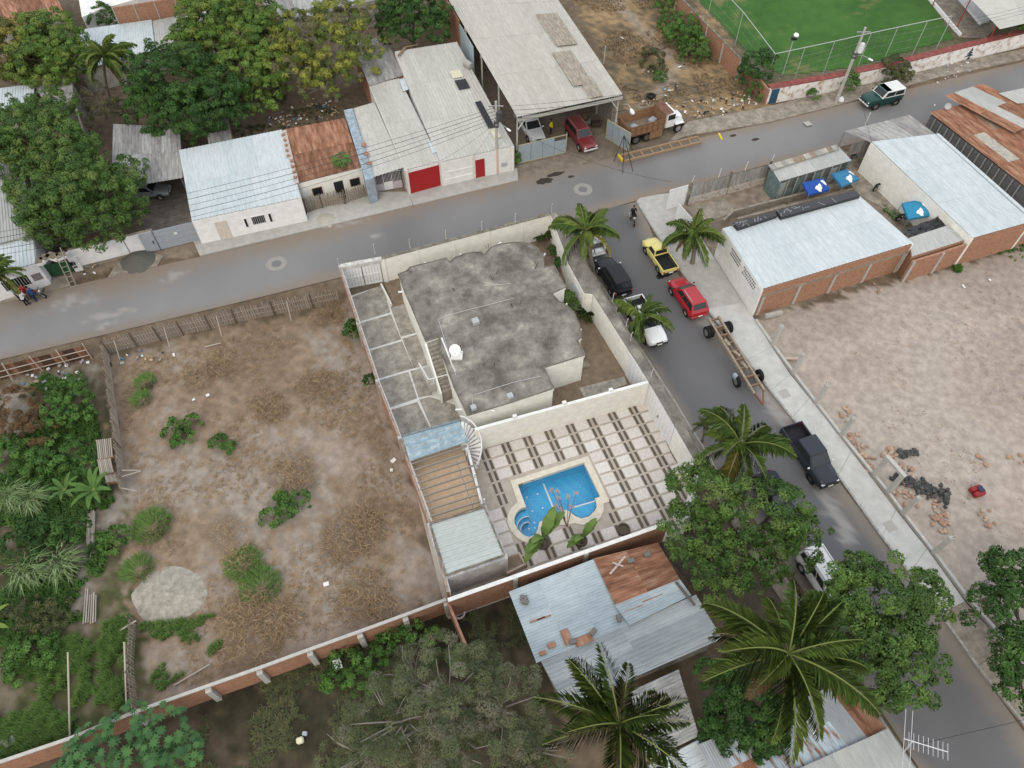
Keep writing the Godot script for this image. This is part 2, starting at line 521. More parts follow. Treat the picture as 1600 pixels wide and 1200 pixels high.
func build_ground():
	for q in [[[1250, 562], [1310, 542], 1.6, true], [[1310, 542], [1420, 520], 1.4, true], [[1420, 520], [1640, 490], 1.2, true], [[1250, 562], [1380, 700], 1.0, true], [[1560, 800], [1680, 720], 2.2, true], [[560, 480], [640, 760], 1.6, false], [[500, 700], [640, 760], 1.8, false], [[470, 1000], [640, 900], 1.4, false], [[960, 0], [1060, 100], 1.0, false], [[1060, 100], [1000, 175], 1.2, false]]:
		var a := G(q[0][0], q[0][1])
		var b := G(q[1][0], q[1][1])
		paths.append([Vector2(a.x, a.z), Vector2(b.x, b.z), q[2], q[3]])
	# field and lots, in photograph pixels on the ground
	zone([[530, 470], [548, 466], [705, 940], [240, 1112], [215, 1000], [190, 900], [205, 800], [180, 690], [165, 560]], [[0.225, 0.165, 0.12], [0.265, 0.197, 0.142], [0.295, 0.222, 0.158], [0.285, 0.23, 0.182], [0.325, 0.28, 0.238]], 1.2)      # dry lot
	zone([[165, 560], [180, 690], [200, 760], [130, 1000], [-80, 900], [-80, 620]], [[0.09, 0.08, 0.05], [0.17, 0.14, 0.1], [0.3, 0.27, 0.23]], 1.5)
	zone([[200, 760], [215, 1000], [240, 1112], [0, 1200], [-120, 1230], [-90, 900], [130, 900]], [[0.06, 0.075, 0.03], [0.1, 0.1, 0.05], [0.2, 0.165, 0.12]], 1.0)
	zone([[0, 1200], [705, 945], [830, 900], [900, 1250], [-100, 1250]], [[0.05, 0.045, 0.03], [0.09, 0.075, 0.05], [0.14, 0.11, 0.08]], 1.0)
	zone([[1175, 500], [1600, 388], [1800, 330], [1800, 1100], [1600, 1000], [1470, 900]], [[0.36, 0.305, 0.265], [0.38, 0.325, 0.282], [0.4, 0.343, 0.295], [0.415, 0.355, 0.305], [0.43, 0.375, 0.328]], 0.8, 0.1)   # bare lot
	zone([[1470, 880], [1800, 1000], [1800, 1300], [1640, 1200]], [[0.12, 0.09, 0.065], [0.2, 0.155, 0.115]], 0.5)
	zone([[870, -60], [975, 150], [985, 190], [1210, 165], [1165, 95], [1060, -60]], [[0.13, 0.105, 0.07], [0.19, 0.15, 0.1], [0.28, 0.2, 0.115], [0.36, 0.25, 0.14]], 1.0)   # weedy lot
	zone([[1060, -60], [1200, 140], [1600, 70], [1700, -60]], [[0.1, 0.11, 0.06], [0.16, 0.14, 0.09]], 0.4)
	zone([[1045, 300], [1320, 235], [1620, 330], [1190, 500]], [[0.22, 0.18, 0.14], [0.3, 0.25, 0.2], [0.38, 0.33, 0.27]], 0.6)
	zone([[800, 290], [1075, 215], [1060, 180], [800, 200]], [[0.2, 0.165, 0.13], [0.27, 0.23, 0.185]], 0.5)
	zone([[-200, 500], [800, 290], [800, 250], [-200, 470]], [[0.25, 0.2, 0.155], [0.33, 0.27, 0.21]], 0.4)
	pit = poly([[785, 770], [930, 700], [960, 790], [850, 860], [800, 860]])      # the pool is dug here
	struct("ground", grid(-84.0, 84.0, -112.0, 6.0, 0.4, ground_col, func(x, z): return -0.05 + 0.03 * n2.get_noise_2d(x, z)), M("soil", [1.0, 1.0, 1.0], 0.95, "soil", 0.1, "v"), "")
	var far := Geo.new()
	far.col = Color(0.16, 0.14, 0.09)
	far.quad(Vector3(-300, -4, 200), Vector3(300, -4, 200), Vector3(300, -4, -400), Vector3(-300, -4, -400))
	struct("terrain", far, M("soil"), "")

func road_mix(x: float, z: float, v: float, base: Array, dust: Array, wl: float, wr: float) -> Color:
	var a := n1.get_noise_2d(x * 0.8, z * 0.8) * 0.5 + n2.get_noise_2d(x, z) * 0.35
	wl *= lerpf(1.9, 1.0, smoothstep(-32.0, -8.0, x))
	var d := clampf(maxf(1.0 - v / wl, 1.0 - (1.0 - v) / wr) * 1.3 + a * 0.9 - 0.1, 0.0, 1.0)
	var c := L(base) * (1.0 + 0.25 * n3.get_noise_2d(x, z) + 0.12 * n1.get_noise_2d(x * 2.0, z * 0.7))
	c = c.lerp(L(dust), d)
	for q in films:   # lime and cement spilt on the asphalt
		var o: Vector2 = (Vector2(x, z) - q[0]).rotated(q[3])
		var e: float = Vector2(o.x / q[1], o.y / q[2]).length() + n2.get_noise_2d(x * 1.7, z * 1.7) * 1.1 + n2.get_noise_2d(x * 5.0, z * 5.0) * 0.5
		if e < 1.0: c = c.lerp(Color(0.4, 0.385, 0.37), clampf((1.0 - e) * 1.3, 0.0, 0.85))
	return c
var films := []
func build_streets():
	for q in [[115, 470, 2.2, 0.9, 0.35], [175, 491, 1.8, 0.5, 0.35], [275, 430, 1.2, 0.5, 0.6], [165, 507, 0.8, 0.4, 0.3], [587, 368, 0.6, 0.4, 0.3], [1112, 508, 1.0, 2.2, 0.36], [1298, 790, 0.6, 3.4, 0.2], [1320, 830, 0.6, 2.0, 0.2], [1203, 630, 0.7, 2.6, 0.36], [540, 350, 1.5, 0.4, 0.3]]:
		var w := G(q[0], q[1])
		films.append([Vector2(w.x, w.z), q[2], q[3], q[4]])
	var asph := M("asphalt", [1, 1, 1], 0.93, "asphalt", 0.8, "v")
	var na := G(-260, 530)
	var nb := G(1760, 58)
	var sa := G(-260, 622)
	var sb := G(1760, 122)
	strip("road", [na, G(0, 472), G(400, 381), G(800, 283), G(1200, 191), nb], [sa, G(0, 562), G(400, 466), G(800, 367), G(1200, 257), sb], 0.004,
		func(x, z, v): return road_mix(x, z, v, [0.258, 0.256, 0.258], [0.3, 0.25, 0.205], 0.3, 0.2), asph, "")
	strip("road", [G(868, 340), G(915, 410), G(1015, 560), G(1100, 700), G(1240, 900), G(1350, 1070), G(1475, 1260)], [G(1000, 315), G(1028, 388), G(1137, 530), G(1250, 672), G(1420, 897), G(1525, 1040), G(1670, 1240)], 0.0,
		func(x, z, v): return road_mix(x, z, v, [0.182, 0.181, 0.186], [0.29, 0.255, 0.22], 0.12, 0.24), asph, "")
	# patches of lime and cement dust, oil and manhole covers lie on the asphalt as thin films of their own matter
	var blob := func(px, py, rx, rz, col, key, nm):
		var c := G(px, py)
		var pl := PackedVector2Array()
		for k in 28:
			var a := TAU * k / 28
			var r := 1.0 + 0.45 * n2.get_noise_2d(c.x + cos(a) * 3.0, c.z + sin(a) * 3.0)
			pl.append(Vector2(c.x, c.z) + Vector2(cos(a) * rx * r, sin(a) * rz * r).rotated(-0.35))
		var g := Geo.new()
		g.prism(pl, 0.0, 0.008)
		struct(nm, g, M(key, col, 0.95, "soil", 0.4))
	for q in [[850, 283, 0.9, 0.45], [869, 272, 1.0, 0.3], [892, 276, 0.3, 0.2], [1180, 218, 0.5, 0.2], [1145, 212, 0.4, 0.2]]: blob.call(q[0], q[1], q[2], q[3], [0.06, 0.05, 0.045], "oil_stain", "road_patch")
	for q in [[1040, 428, 0.85, 0.35], [1032, 432, 0.4, 0.3]]: blob.call(q[0], q[1], q[2], q[3], [0.035, 0.034, 0.035], "dark_asphalt", "road_patch")  # near-black blobs on the asphalt around the yellow pickup's tail
	for q in [[432, 412], [911, 296]]:
		var g := Geo.new()
		var c := G(q[0], q[1])
		g.ring(c + Vector3(0, 0.012, 0), Vector3.UP, [[-0.02, 0.95], [0.0, 0.95], [0.0, 0.45], [-0.02, 0.45]], 24)
		struct("manhole_collar", g, M("collar", [0.33, 0.32, 0.3], 0.95, "soil", 0.5))
		var k := Geo.new()
		k.ring(c + Vector3(0, 0.0, 0), Vector3.UP, [[0.0, 0.43], [0.016, 0.43], [0.016, 0.001], [0.0, 0.001]], 20)
		struct("manhole_cover", k, M("cover", [0.2, 0.2, 0.2], 0.7, "grain", 1.0))
	# pavements
	var conc := M("concrete", [0.42, 0.41, 0.385], 0.92, "plaster", 0.16)
	var conc2 := M("concrete_pale", [0.5, 0.5, 0.475], 0.92, "plaster", 0.12)
	var conc3 := M("concrete_dusty", [0.37, 0.325, 0.27], 0.95, "blotch", 0.12)
	var slab := func(pts, m, h):
		var g := Geo.new()
		g.prism(poly(pts, h), -0.05, h)
		return struct("pavement", g, m)
	slab.call([[312, 399], [487, 358], [575, 337], [645, 320], [637, 299], [575, 300], [480, 332], [478, 340], [302, 377]], conc, 0.12)
	slab.call([[646, 320], [810, 281], [808, 262], [636, 298]], conc, 0.1)
	slab.call([[1040, 226], [1072, 212], [1200, 191], [1305, 165], [1460, 122], [1600, 92], [1800, 50], [1800, 30], [1600, 76], [1460, 104], [1300, 143], [1200, 166], [1075, 190]], conc3, 0.12)
	slab.call([[70, 455], [110, 446], [104, 430], [68, 437]], conc3, 0.1)
	slab.call([[168, 434], [205, 424], [245, 415], [255, 400], [238, 394], [190, 405], [178, 418]], conc3, 0.06)
	slab.call([[0, 474], [60, 459], [74, 441], [0, 455]], conc3, 0.08)
	# south-east pavement in bays, with a kerb
	var inner := [[995, 314], [1028, 368], [1060, 416], [1104, 482], [1124, 507], [1168, 562], [1204, 610], [1238, 652], [1310, 742], [1378, 838], [1422, 895], [1470, 958], [1528, 1040], [1604, 1134], [1680, 1230]]
	var outer := [[1045, 303], [1090, 362], [1118, 406], [1160, 472], [1180, 500], [1206, 542], [1235, 585], [1265, 622], [1330, 705], [1400, 797], [1448, 857], [1508, 940], [1572, 1010], [1640, 1095], [1720, 1200]]
	for i in inner.size() - 1:
		var g := Geo.new()
		var pl := poly([inner[i], inner[i + 1], outer[i + 1], outer[i]], 0.13)
		var cc := (pl[0] + pl[1] + pl[2] + pl[3]) / 4.0
		for k in 4: pl[k] = pl[k] + (cc - pl[k]).normalized() * 0.012
		g.prism(pl, -0.05, 0.13)
		var o := struct("pavement", g, conc2 if i in range(3, 11) else (conc if i < 3 else conc3))
		var kb := Geo.new()
		var a := G(inner[i][0], inner[i][1], 0.13)
		var b := G(inner[i + 1][0], inner[i + 1][1], 0.13)
		wallg(kb, Vector3(a.x, -0.05, a.z), Vector3(b.x, -0.05, b.z), 0.136, 0.136, 0.16)
		part(o, "kerb", kb, M("kerb", [0.46, 0.45, 0.42], 0.92, "blotch", 0.3))
	# corner apron in front of the street door, and the narrow pavement along the walled house
	slab.call([[995, 314], [1000, 309], [1045, 301], [1044, 304]], conc, 0.128)
	var pw := [[866, 336], [905, 397], [948, 457], [1012, 560], [1040, 604], [1082, 672], [1100, 700], [1190, 850], [1270, 965], [1350, 1085], [1440, 1215]]
	for i in pw.size() - 1:
		var a := G(pw[i][0], pw[i][1], 0.12)
		var b := G(pw[i + 1][0], pw[i + 1][1], 0.12)
		var d := (b - a).normalized()
		var s := Vector3(-d.z, 0, d.x) * 1.15
		var g := Geo.new()
		var pl := PackedVector2Array()
		for e in [a, b - d * 0.012, b + s - d * 0.012, a + s]: pl.append(Vector2(e.x, e.z))
		g.prism(pl, -0.05, 0.11)
		var o := struct("pavement", g, conc3)
		var kb := Geo.new()
		wallg(kb, Vector3(a.x, -0.05, a.z), Vector3(b.x, -0.05, b.z), 0.118, 0.118, 0.15)
		part(o, "kerb", kb, M("kerb"))
	# manhole lids let into the new pavement
	for q in [[1391, 822], [1226, 615], [1262, 193]]:
		var g := Geo.new()
		g.box(G(q[0], q[1], 0.135), Vector3(0.75, 0.02, 0.75), Basis(Vector3.UP, 0.36))
		struct("pavement_lid", g, M("lid", [0.45, 0.44, 0.41], 0.9, "grain", 0.6))

# ================================================================ the walled house
func flat(v: Vector3) -> Vector3: return Vector3(v.x, -0.04, v.z)
func build_compound():
	var cream := M("cream", [0.81, 0.8, 0.745], 0.88, "plaster", 0.22)
	var white := M("white_plaster", [0.74, 0.74, 0.72], 0.85, "plaster", 0.2)
	var brick := M("brick", [1, 1, 1], 0.92, "brick", 0.4, "u")
	var cope := M("coping", [0.8, 0.78, 0.75], 0.94, "roofslab", 0.2)
	var slabm := M("roof_slab", [0.88, 0.87, 0.88], 0.95, "roofslab", 0.06)
	var H := 2.8
	var bound := "boundary walls of the walled house"
	# --- north wall with the white vehicle gate
	var nw := flat(G(531, 416, H))
	var ng := flat(G(595, 404, H))
	var ne := flat(G(864, 333, H))
	var t := thing("boundary_wall", "long cream wall with pilasters between the walled house and the wide street", "wall", Vector3.ZERO, 0, bound)
	wall(t, "wall", ng, ne, H, 0.2, cream)
	wall(t, "coping", ng + Vector3(0, H + 0.04, 0), ne + Vector3(0, H + 0.04, 0), H + 0.05, 0.34, cope)
	wall(t, "brick_face", ng + Vector3(-0.05, 0, -0.16), ne + Vector3(-0.05, 0, -0.16), H - 0.02, 0.1, brick)
	for k in [0.0, 0.19, 0.395, 0.6, 0.8, 0.985]:
		var d := (ne - ng).normalized()
		var q := ng.lerp(ne, k) + d * 0.14
		wall(t, "pilaster", q - d * 0.13 + Vector3(0.04, 0, 0.12), q + d * 0.13 + Vector3(0.04, 0, 0.12), H - 0.004, 0.14, cream)
	var gate := thing("vehicle_gate", "tall white two-leaf metal gate closing the driveway of the walled house", "gate")
	var len := nw.distance_to(ng)
	var wm := M("gate_white", [0.74, 0.75, 0.76], 0.6, "metal", 0.3)
	for leaf in 2:
		for k in 6:
			var a := 0.16 + leaf * (len / 2.0 - 0.12) + k * (len / 2.0 - 0.2) / 6.0
			panel(gate, "plank", nw, ng, a, a + (len / 2.0 - 0.2) / 6.0 - 0.03, 0.02, 2.45, 0.02, 0.05, wm)
		for y in [0.12, 1.25, 2.3]: panel(gate, "rail", nw, ng, 0.14 + leaf * (len / 2.0 - 0.12), len / 2.0 - 0.1 + leaf * (len / 2.0 - 0.12), y, y + 0.07, 0.07, 0.05, wm)
	panel(gate, "lock", nw, ng, len / 2.0 - 0.1, len / 2.0 + 0.08, 1.1, 1.25, 0.12, 0.05, plain("steel", [0.35, 0.35, 0.35], 0.4, 0.6))
	var gs := [panel(gate, "lintel", nw, ng, -0.1, len + 0.05, 2.5, 2.86, 0.0, 0.4, M("lintel", [0.68, 0.67, 0.64], 0.9, "blotch", 0.3))]
	for a in [0.0, len - 0.06]: panel(gate, "gate_post", nw, ng, a - 0.05, a + 0.12, 0, 2.5, 0.0, 0.24, white)
	# --- west wall, brick outside and white within
	t = thing("boundary_wall", "low bare brick wall between the walled house and the dry weedy lot", "wall", Vector3.ZERO, 0, bound)
	var wp := [[531, 418], [560, 505], [590, 595], [625, 684], [672, 817], [700, 925]]
	for i in wp.size() - 1:
		var a := flat(G(wp[i][0], wp[i][1], H))
		var b := flat(G(wp[i + 1][0], wp[i + 1][1], H))
		var hh := H if i in [0, 4] else 2.55
		wall(t, "brick_face", a, b, hh, 0.14, brick)
		wall(t, "wall", a + Vector3(0.115, 0, -0.04), b + Vector3(0.115, 0, -0.04), hh - 0.05, 0.08, white)
		wall(t, "coping", Vector3(a.x, hh + 0.002, a.z), Vector3(b.x, hh + 0.002, b.z), hh + 0.05, 0.18, M("brick_cope", [0.42, 0.33, 0.28], 0.95, "blotch", 0.3))
	for i in [1, 2, 3]:
		var a := G(wp[i][0], wp[i][1], H)
		var g := Geo.new()
		g.box(Vector3(a.x - 0.05, 1.4, a.z), Vector3(0.24, 2.9, 0.24), Basis(Vector3.UP, 0.35))
		part(t, "post", g, M("concrete"))
	# --- east wall with its wide coping slab over the pavement
	t = thing("boundary_wall", "cream wall with wide weathered coping slab beside the parked black car", "wall", Vector3.ZERO, 0, bound)
	var e0 := flat(G(862, 335, H))
	var e1 := flat(G(886, 398, H))
	var e2 := flat(G(928, 459, H))
	var e3 := flat(G(1015, 596, H))
	var e4 := flat(G(1092, 728, H))
	wall(t, "wall", e0, e1 + (e1 - e0).normalized() * 3.0, H, 0.2, cream)
	wall(t, "wall", e2, e3, H, 0.2, cream)
	var od := Vector3(0.94, 0, -0.342)
	var cs := Geo.new()
	var q1 := [e0 - od * 0.1, e0 + od * 0.42, e3 + od * 0.72, e3 - od * 0.1, e2 - od * 0.1]
	var pl := PackedVector2Array()
	for e in [e0 - od * 0.1, e0 + od * 0.5, e2 + od * 0.75, e3 + od * 0.75, e3 - od * 0.1, e2 - od * 0.1, G(913, 458, H), G(888, 412, H), e1 - od * 0.1]: pl.append(Vector2(e.x, e.z))
	cs.prism(pl, H + 0.004, H + 0.1)
	part(t, "coping", cs, slabm)
	var lip := Geo.new()
	wallg(lip, Vector3(e0.x, H + 0.102, e0.z) + od * 0.5, Vector3(e2.x, H + 0.102, e2.z) + od * 0.72, H + 0.17, H + 0.17, 0.06)
	wallg(lip, Vector3(e2.x, H + 0.102, e2.z) + od * 0.72, Vector3(e3.x, H + 0.102, e3.z) + od * 0.72, H + 0.17, H + 0.17, 0.06)
	part(t, "coping_edge", lip, cope)
	var p1 := flat(G(888, 412, H))
	var p2 := flat(G(914, 458, H))
	wall(t, "porch_wall", p1, p2, H, 0.18, cream)
	wall(t, "porch_wall", p2 + Vector3(0.1, 0, -0.05), e2 - od * 0.1, H, 0.18, cream)
	wall(t, "porch_wall", p1 - Vector3(0.05, 0, 0), p1 + od * 1.2, H, 0.18, cream)
	var dl := p1.distance_to(p2)
	var door := panel(t, "street_door", p1, p2, dl * 0.38, dl * 0.38 + 1.6, 0.0, 2.2, 0.11, 0.05, M("door_pale", [0.62, 0.68, 0.72], 0.5, "metal", 0.4))
	panel(door, "handle", p1, p2, dl * 0.38 + 1.2, dl * 0.38 + 1.26, 1.0, 1.15, 0.17, 0.06, plain("steel"))
	# patio part of the east wall with the white double gate
	t = thing("boundary_wall", "cream patio wall with stained coping beside the tiled pool yard", "wall", Vector3.ZERO, 0, bound)
	wall(t, "wall", e3.lerp(e4, 0.56), e4, H, 0.2, cream)
	wall(t, "wall", e4, flat(G(1044, 818, H)) + od * 1.6, H - 0.004, 0.2, white)
	var c2 := Geo.new()
	pl = PackedVector2Array()
	for e in [e3 - od * 0.08, e3 + od * 0.7, e4 + od * 0.5, e4 - od * 0.1]: pl.append(Vector2(e.x, e.z))
	c2.prism(pl, H + 0.006, H + 0.09)
	part(t, "coping", c2, slabm)
	var g2 := thing("patio_gate", "white ribbed metal double gate between the pool patio and the side street", "gate")
	var gl := e3.distance_to(e4) * 0.56
	for k in 10: panel(g2, "plank", e3, e4, 0.12 + k * (gl - 0.2) / 10.0, 0.12 + (k + 1) * (gl - 0.2) / 10.0 - 0.025, 0.02, H - 0.1, 0.04, 0.05, wm)
	panel(g2, "handle", e3, e4, gl * 0.5 - 0.05, gl * 0.5 + 0.05, 1.0, 1.3, 0.12, 0.08, plain("steel"))
	for y in [0.2, 1.4, 2.5]: panel(g2, "rail", e3, e4, 0.1, gl - 0.06, y, y + 0.06, -0.03, 0.06, wm)
	var g3 := thing("yard_gate", "white corrugated metal gate in the side yard wall north of the pool", "gate")
	var f0 := e3.lerp(e2, 0.32)
	for k in 6: panel(g3, "plank", f0, e3, 0.1 + k * 0.55, 0.1 + k * 0.55 + 0.5, 0.02, H - 0.05, 0.14, 0.05, wm)
	# --- dividing wall between house and pool
	t = thing("boundary_wall", "tall plain cream wall dividing the house from the tiled pool patio", "wall", Vector3.ZERO, 0, bound)
	var d0 := flat(G(742, 671, H))
	wall(t, "wall", d0, e3 - od * 0.12, H, 0.2, cream)
	wall(t, "coping", Vector3(d0.x, H + 0.002, d0.z), Vector3(e3.x, H + 0.002, e3.z) - od * 0.12, H + 0.03, 0.24, white)
	for k in [0.22, 0.5, 0.77]:
		var g := Geo.new()
		var q := d0.lerp(e3, k)
		g.box(Vector3(q.x, H + 0.12, q.z - 0.12), Vector3(0.3, 0.2, 0.24), Basis(Vector3.UP, 0.35))
		part(t, "lamp_block", g, white)
	# --- front brick wall
	t = thing("boundary_wall", "red brick wall with white coping between pool patio and tin-roofed house", "wall", Vector3.ZERO, 0, bound)
	var f1 := flat(G(700, 938, H))
	var f2 := flat(G(1044, 817, H))
	wall(t, "wall", f1, f2, H, 0.2, brick)
	wall(t, "coping", Vector3(f1.x, H + 0.002, f1.z), Vector3(f2.x, H + 0.002, f2.z), H + 0.06, 0.26, white)
	for k in [0.28, 0.6]:
		var a := f1.lerp(f2, k)
		var d := (f2 - f1).normalized()
		wall(t, "pillar", a + Vector3(0.05, 0, 0.14), a + d * 0.3 + Vector3(0.05, 0, 0.14), H - 0.01, 0.12, M("concrete"))
	# --- the house: cream walls under one flat concrete roof
	t = thing("house", "flat-roofed cream house with scalloped concrete roof edge in the walled yard", "house")
	var roof := [[622, 429], [637, 423], [640, 418], [697, 404], [703, 410], [712, 402], [726, 397], [740, 394.5], [751, 394], [757, 398], [766, 388], [780, 382], [800, 379.5], [818, 379], [832, 383], [842, 390], [849, 399], [850, 418], [865, 414], [884, 449], [863, 459], [873, 471], [886, 478], [897, 489], [904, 505], [908, 520], [909, 528], [902, 531], [914, 555], [850, 575], [857, 588], [866, 607], [800, 629], [730, 650], [709, 605], [690, 553], [685, 527], [665, 534], [645, 486], [632, 456]]
	var RH := 3.3
	var rp := poly(roof, RH)
	var g := Geo.new()
	g.prism(Geometry2D.offset_polygon(rp, -0.06)[0], -0.04, RH - 0.26)
	part(t, "wall", g, cream)
	g = Geo.new()
	g.prism(rp, RH - 0.25, RH)
	part(t, "roof_edge", g, cream)
	g = Geo.new()
	g.prism(Geometry2D.offset_polygon(rp, -0.05)[0], RH + 0.002, RH + 0.03)
	var rs := part(t, "roof", g, slabm)
	# upturned rim along the eaves
	g = Geo.new()
	for i in rp.size():
		var a := rp[i]
		var b := rp[(i + 1) % rp.size()]
		wallg(g, Vector3(a.x, RH + 0.001, a.y), Vector3(b.x, RH + 0.001, b.y), RH + 0.08, RH + 0.08, 0.07)
	part(rs, "rim", g, cope)
	# raised seam, conduits and stubs of rebar on the roof
	var conduit := func(pts):
		var w := []
		for q in pts: w.append(G(q[0], q[1], RH + 0.07))
		stick(rs, "conduit", w, 0.025, M("conduit_grey", [0.5, 0.5, 0.5], 0.7, "metal", 0.5))
	conduit.call([[685, 499], [720, 487], [760, 477], [803, 466]]); conduit.call([[685, 499], [692, 522], [712, 586]]); conduit.call([[755, 447], [798, 443]]); conduit.call([[738, 633], [738, 618], [800, 598], [845, 588]])
	for q in [[710, 455], [725, 464], [672, 478], [770, 437], [776, 428], [757, 571], [771, 573], [779, 565], [800, 480], [812, 476], [853, 541], [842, 489], [835, 420], [838, 416], [762, 388], [641, 427], [643, 425]]:
		var a := G(q[0], q[1], RH)
		var k := Geo.new()
		for j in 3:
			var lean := Vector3(R(-0.3, 0.3), 0.5, R(-0.3, 0.3))
			k.tube([a + Vector3(R(-0.1, 0.1), 0, R(-0.1, 0.1)), a + lean], [0.02], 4)
		part(rs, "rebar_stub", k, M("rebar", [0.16, 0.13, 0.11], 0.8, "grain", 1.0))
	for q in [[743, 502, 0.55], [740, 637, 0.4], [797, 619, 0.45]]:
		var k := Geo.new()
		k.rbox(G(q[0], q[1], RH + 0.2), Vector3(q[2], 0.36, q[2]), 0.03, Basis(Vector3.UP, 0.4))
		part(rs, "vent_box", k, M("vent_grey", [0.4, 0.42, 0.44], 0.7, "metal", 0.5))
	# white eave stubs sticking out of the roof edge
	for q in [[650, 463], [627, 456], [717, 640], [768, 641], [850, 399], [885, 478], [905, 517], [901, 535], [722, 399], [780, 381], [664, 413], [884, 566]]:
		var k := Geo.new()
		k.box(G(q[0], q[1], RH - 0.1), Vector3(0.5, 0.1, 0.12), Basis(Vector3.UP, R(0, 3)))
		part(t, "drain_spout", k, white)
	# outside stair
	var sg := Geo.new()
	var top_l := G(667, 536, RH)
	var top_r := G(687, 529, RH)
	var bot := Vector3(0.342, 0, 0.94)
	var st := Node3D.new()
	st.name = "stair"
	t.add_child(st)
	for k in 12:
		var h := RH - 0.17 * (k + 1)
		var a := Vector3(top_l.x, 0, top_l.z) + bot * 0.3 * k
		var b := Vector3(top_r.x, 0, top_r.z) + bot * 0.3 * k
		var s := Geo.new()
		s.hexa([a + bot * 0.3, b + bot * 0.3, b, a, a + bot * 0.3 + Vector3(0, h, 0), b + bot * 0.3 + Vector3(0, h, 0), b + Vector3(0, h, 0), a + Vector3(0, h, 0)])
		part(st, "step", s, M("step", [0.36, 0.33, 0.28], 0.94, "blotch", 0.4))
	var ls := Geo.new()
	var la := flat(top_l) - Vector3(0.1, 0, 0)
	wallg(ls, la, la + bot * 3.7, RH - 0.05, 1.35, 0.14)
	part(st, "side_wall", ls, cream)
	var rsd := Geo.new()
	var ra := flat(top_r) + Vector3(0.16, 0, 0)
	wallg(rsd, ra, ra + bot * 3.9, RH + 0.12, RH + 0.02, 0.12)
	part(st, "parapet", rsd, white)
	# landing with its rail
	g = Geo.new()
	g.prism(poly([[656, 577], [671, 603], [708, 592], [699, 577], [683, 586], [679, 571]], 1.2), 0.35, 1.2)
	part(st, "landing", g, M("concrete"))
	g = Geo.new()
	var rail := [G(656, 576, 1.2), G(671, 602, 1.2), G(707, 592, 1.2)]
	for i in 2:
		g.tube([rail[i] + Vector3(0, 0.75, 0), rail[i + 1] + Vector3(0, 0.75, 0)], [0.05], 6)
		for k in 6:
			var q: Vector3 = rail[i].lerp(rail[i + 1], k / 5.0)
			g.tube([q, q + Vector3(0, 0.75, 0)], [0.04], 5)
	part(st, "railing", g, white)
	# satellite dish and its plinth
	var dish := thing("satellite_dish", "white round satellite dish on a white plinth on the concrete roof", "satellite dish", G(714, 557, RH + 0.03))
	g = Geo.new()
	g.rbox(Vector3(0, 0.12, 0), Vector3(0.9, 0.24, 0.8), 0.03)
	part(dish, "plinth", g, white)
	g = Geo.new()
	g.ring(Vector3(-0.1, 0.75, -0.05), Vector3(-0.1, 0.75, 0.65).normalized(), [[0.0, 0.01], [0.02, 0.2], [0.1, 0.45], [0.08, 0.45], [0.0, 0.2]], 22)
	part(dish, "reflector", g, plain("dish_white", [0.75, 0.75, 0.75], 0.4))
	stick(dish, "mast", [Vector3(-0.1, 0.2, -0.05), Vector3(-0.1, 0.75, -0.1)], 0.04, plain("steel"))
	stick(dish, "feed_arm", [Vector3(-0.1, 0.55, 0.2), Vector3(-0.15, 1.15, 0.55)], 0.025, plain("steel"))
	# --- yard floor: concrete bays with white joints
	var bay := M("bay", [0.43, 0.4, 0.35], 0.93, "blotch", 0.14)
	var bays := [[[549, 465], [597, 445], [610, 488], [562, 502]], [[563, 505], [611, 491], [627, 530], [577, 545]], [[578, 548], [628, 533], [646, 575], [592, 591]], [[593, 594], [638, 581], [652, 622], [608, 637]], [[609, 641], [652, 628], [672, 668], [628, 692]], [[655, 624], [671, 620], [735, 640], [740, 668], [674, 668]], [[610.5, 481], [634, 474], [652, 519], [626.5, 526]], [[628.5, 529], [653, 522], [668, 570], [646.5, 575.5]], [[641, 580], [660, 575], [676, 617], [654, 621]], [[915, 625], [980, 600], [975, 588], [905, 606]]]
	for b in bays:
		var k := Geo.new()
		k.prism(poly(b, 0.03), -0.1, 0.03)
		struct("yard_slab", k, bay)
	var joint := Geo.new()
	joint.prism(poly([[546, 463], [597, 446], [611, 481], [634, 474], [700, 560], [745, 672], [628, 700]], 0.0), -0.12, 0.012)
	struct("yard_floor", joint, M("white_joint", [0.68, 0.67, 0.64], 0.9, "plaster", 0.3))
	var soil := Geo.new()
	soil.prism(poly([[598, 436], [866, 368], [1012, 620], [760, 690], [745, 672], [665, 560], [634, 478], [612, 479]], 0.0), -0.12, 0.006)
	struct("garden_soil", soil, M("garden", [0.24, 0.185, 0.135], 0.96, "soil", 0.12))
	wall(thing("planter_kerb", "low white planter kerb along the cream house driveway", "kerb"), "kerb", flat(G(596, 447)), flat(G(612, 479)), 0.35, 0.15, white)
	# --- electric fence rods on the street wall and east wall
	var rods := [[531, 418], [586, 396], [641, 388], [697, 374], [753, 361], [805, 348], [862, 333], [884, 372], [957, 472], [978, 512], [985, 533], [1017, 590]]
	for k in rods.size():
		var a := G(rods[k][0], rods[k][1], H)
		var rod := thing("fence_rod", "thin white electric fence rod standing on the walled house's %s wall" % ("street-front" if k < 7 else "side-street"), "rod", a, 0, "electric fence rods")
		stick(rod, "rod", [Vector3(0, 0, 0), Vector3(0, 0.95, 0), Vector3(0.05, 1.15, 0.05)], 0.03, plain("rod_white", [0.6, 0.6, 0.58], 0.5), 5)
		for y in [0.4, 0.65, 0.9]:
			var i := Geo.new()
			i.box(Vector3(0.03, y, 0), Vector3(0.07, 0.05, 0.07))
			part(rod, "insulator", i, plain("insulator", [0.05, 0.05, 0.05]))

